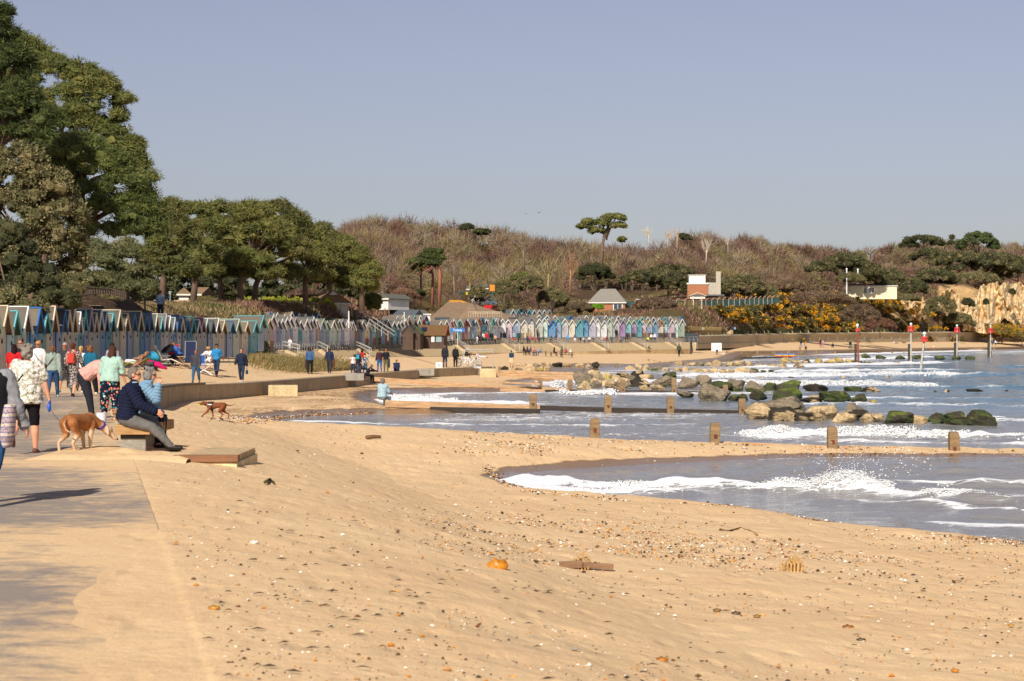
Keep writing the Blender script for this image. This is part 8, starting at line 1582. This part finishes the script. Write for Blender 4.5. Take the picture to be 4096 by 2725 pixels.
for u,w,h,lab in((149,.5,.42,'dark grey block under the pillow'),(152,.55,.2,'low dark grey step below the magenta blanket')):m=MB();m.box((0,0,h/2),(w,.4,h));o=m.build('crate',paint('#4c4a48',.8),bevel=.02);o.location=(X(u,105),105,zz(u,105));props(o,lab,'crate')
def parasol(u,v,d,r_,hx,label,tilt):
 t=thing('parasol',label,'parasol',(X(u,d),d,zz(u,d)));h=ZV(v,d)-zz(u,d);m=MB();n=16;R=Matrix.Rotation(tilt,3,'Y')@Matrix.Rotation(.5,3,'X');c=Vector((0,0,h));vs=[c+R@Vector((0,0,.12))]+[c+R@Vector((r_*math.cos(a),r_*math.sin(a),-.05))for a in np.linspace(0,2*PI,n,endpoint=False)]+[c+R@Vector((0,0,.09))]+[c+R@Vector((r_*math.cos(a),r_*math.sin(a),-.08))for a in np.linspace(0,2*PI,n,endpoint=False)]
 m.put(vs,[(0,1+k,1+(k+1)%n)for k in range(n)]+[(n+1,n+2+(k+1)%n,n+2+k)for k in range(n)]);m.build('canopy',cloth(hx,.2),t);m=MB();m.tube([(0,0,0),(0,0,h)],.02,6);m.build('pole',GALV,t)
parasol(167,348,110,.4,'#2a2a2e','black clip-on parasol over the rose patterned chair',-.5);parasol(175.5,351.5,112.5,.45,'#3d444c','dark grey parasol over the red chair',.2)
def gates():
 cs=['#54423a','#d39a3a','#8a6a4a','#9fc9d8','#b7663a','#a98c60','#3d4a6b','#d8b84a'];m0=None
 for i,(u,c)in enumerate([(322,2),(333,0),(344,2),(352,5),(362,0),(372,4),(377,0),(389,2),(394,2),(399,0),(404,1),(407,6),(410,1),(424,3),(459,5),(462,4),(466,1),(517,2),(521,2),(529,5),(627,0),(633,0),(646,2),(651,0),(661,0),(667,0),(673,0)]):
  d=float(hutd(u))-3.3;z=float(hutz(u));hx=cs[c]
  t=thing('picket_gate','%s picket gate %s'%({'#54423a':'dark brown','#d39a3a':'golden','#8a6a4a':'brown','#9fc9d8':'pale blue','#b7663a':'orange','#a98c60':'tan','#3d4a6b':'navy','#d8b84a':'yellow'}[hx],'before the far huts, %s from the left'%nth(i+1)),'gate',(X(u,d),d,z),.5,'picket gates before the far huts')
  m=MB();[m.box((-.55+.16*k,0,.48),(.1,.03,.95))for k in range(8)];m.build('pales',paint(hx,.8),t);m=MB();m.box((0,.03,.25),(1.3,.03,.08));m.box((0,.03,.75),(1.3,.03,.08));m.build('rail',paint(hx,.8),t)
gates()
t=thing('litter_bin','large dark twin litter bin at the right end of the promenade','litter bin',RP(691.5,-.3)if False else P(692,342.6,372));m=MB();m.box((0,0,.85),(2.6,1.2,1.6));m.box((0,0,1.72),(2.8,1.3,.12));m.build('bin_body',paint('#3c4146',.6),t,bevel=.05)
t=thing('lifebuoy','red lifebuoy housing beside the last steps','lifebuoy',P(697,343.5,378));m=MB();m.ball((0,0,1.3),(.38,.2,.8),14,9);m.build('housing',paint('#d8302a',.4),t,smooth=True);m=MB();m.tube([(0,.1,-.3),(0,.1,1)],.05,6);m.build('post',GALV,t)
def car(u,v,d,hx,label,rz):
 t=thing('parked_car',label,'car',P(u,v,d),rz);m=MB();m.extrude([(-2.1,.3),(2.1,.3),(2.15,.8),(1.3,.92),(.75,1.42),(-1.0,1.45),(-1.75,.95),(-2.15,.85)],-.85,.85,'y');m.build('body',paint(hx,.25,.03,spec=.7),t,bevel=.06);m=MB();m.extrude([(1.15,.95),(.68,1.36),(-.95,1.39),(-1.55,.97)],-.87,.87,'y');m.build('window',paint('#1f262c',.1,.03),t)
 for x in(-1.3,1.35):
  for y in(-.82,.82):m=MB();m.tube([(x,y-.1,.32),(x,y+.1,.32)],.32,14);m.build('wheel',paint('#1c1c1e',.8),t)
car(490,313,372,'#c8242c','red car parked behind the café roof',1.25);car(486,306,392,'#5a6b88','blue-grey car parked under the shelter sign',.1)
t=thing('sign','orange and white sign on a green post in the car park','sign',P(492.2,309,380));m=MB();m.box((0,0,2.2),(.25,.25,4.4));m.build('post',paint('#2f5a48',.6),t);m=MB();m.box((0,-.2,4.0),(.9,.1,1.2));m.build('sign_board',paint('#e88a28',.5),t)
t=thing('canopy','dark green open canopy with a yellow notice in the car park behind the café','canopy',P(482,309,384));m=MB();m.box((0,1.5,3.2),(9,3,.3));m.build('roof',paint('#2c4a42',.6),t);m=MB();[m.box((x,0,1.6),(.15,.15,3.2))for x in(-4,0,4)];m.build('support',paint('#2c4a42',.6),t);m=MB();m.box((-2,-.2,3.0),(2.2,.08,.5));m.build('notice',paint('#d8b838',.6),t)
t=thing('lych_arch','small timber roofed arch on the brown slope above the last huts','arch',P(697.5,309,432));m=MB();m.box((-.9,0,1.4),(.2,.2,2.8));m.box((.9,0,1.4),(.2,.2,2.8));m.build('support',PB,t);m=MB();m.bar((-1.9,0,2.8),(0,0,3.6),.8,.15);m.bar((1.9,0,2.8),(0,0,3.6),.8,.15);m.build('roof',PB,t)
for k,(u,v)in enumerate(((525.8,213.8),(539,212.6))):
 t=bpy.data.objects.new('bird',None);m=MB();w=.55;m.put([(-w,0,.22),(-w*.5,.1,.1),(0,.06,0),(0,-.08,0),(w*.5,.1,.12),(w,0,.3),(-w*.5,-.06,.08),(w*.5,-.06,.1)],[(0,1,6),(1,2,3,6),(2,4,7,3),(4,5,7)]);m.ball((0,0,-.01),(.07,.22,.07),8,6);bpy.data.objects.remove(t);o=m.build('bird',paint('#3f3d40',.8));o.location=P(u,v,330);o.rotation_euler[2]=.5*k;props(o,('left' if k==0 else 'right')+' one of two tiny dark birds high in the sky','bird')
SUN_DIR=Vector((0.27,0.97,0)).normalized()*math.cos(math.radians(35))+Vector((0,0,-math.sin(math.radians(35))))
sl=bpy.data.lights.new('sun','SUN');sl.energy=4.4;sl.angle=math.radians(0.5);sl.color=(1.0,.93,.82)
so=bpy.data.objects.new('sun',sl);COL.objects.link(so);so.rotation_euler=SUN_DIR.to_track_quat('-Z','Y').to_euler();so.location=(-40,-90,70)
wd=bpy.data.worlds.new('World');scene.world=wd;wd.use_nodes=True
nt=wd.node_tree;bg=nt.nodes['Background']
sk=nt.nodes.new('ShaderNodeTexSky');sk.sky_type='NISHITA';sk.sun_disc=False
sk.sun_elevation=math.radians(35);sk.sun_rotation=math.atan2(-SUN_DIR.x,-SUN_DIR.y)
sk.air_density=1.0;sk.dust_density=1.0;sk.ozone_density=2.2
hs=nt.nodes.new('ShaderNodeHueSaturation');hs.inputs['Saturation'].default_value=.62;hs.inputs['Hue'].default_value=.515
mx=nt.nodes.new('ShaderNodeMix');mx.data_type='RGBA';mx.blend_type='MULTIPLY';mx.inputs[0].default_value=1;mx.inputs[7].default_value=(.985,.945,1.03,1)
nt.links.new(sk.outputs[0],hs.inputs['Color']);nt.links.new(hs.outputs[0],mx.inputs[6]);nt.links.new(mx.outputs[2],bg.inputs['Color'])
bg.inputs['Strength'].default_value=0.066
cd=bpy.data.cameras.new('camera');cd.sensor_width=36;cd.lens=36*F/1024;cd.clip_start=.5;cd.clip_end=20000
cd.dof.use_dof=True;cd.dof.focus_distance=60;cd.dof.aperture_fstop=6.3
co=bpy.data.objects.new('camera',cd);COL.objects.link(co);co.location=(0,0,CAMZ);co.rotation_euler=(PI/2,0,0);scene.camera=co
scene.view_settings.view_transform='Standard';scene.view_settings.look='None';scene.view_settings.exposure=.24;scene.view_settings.gamma=1
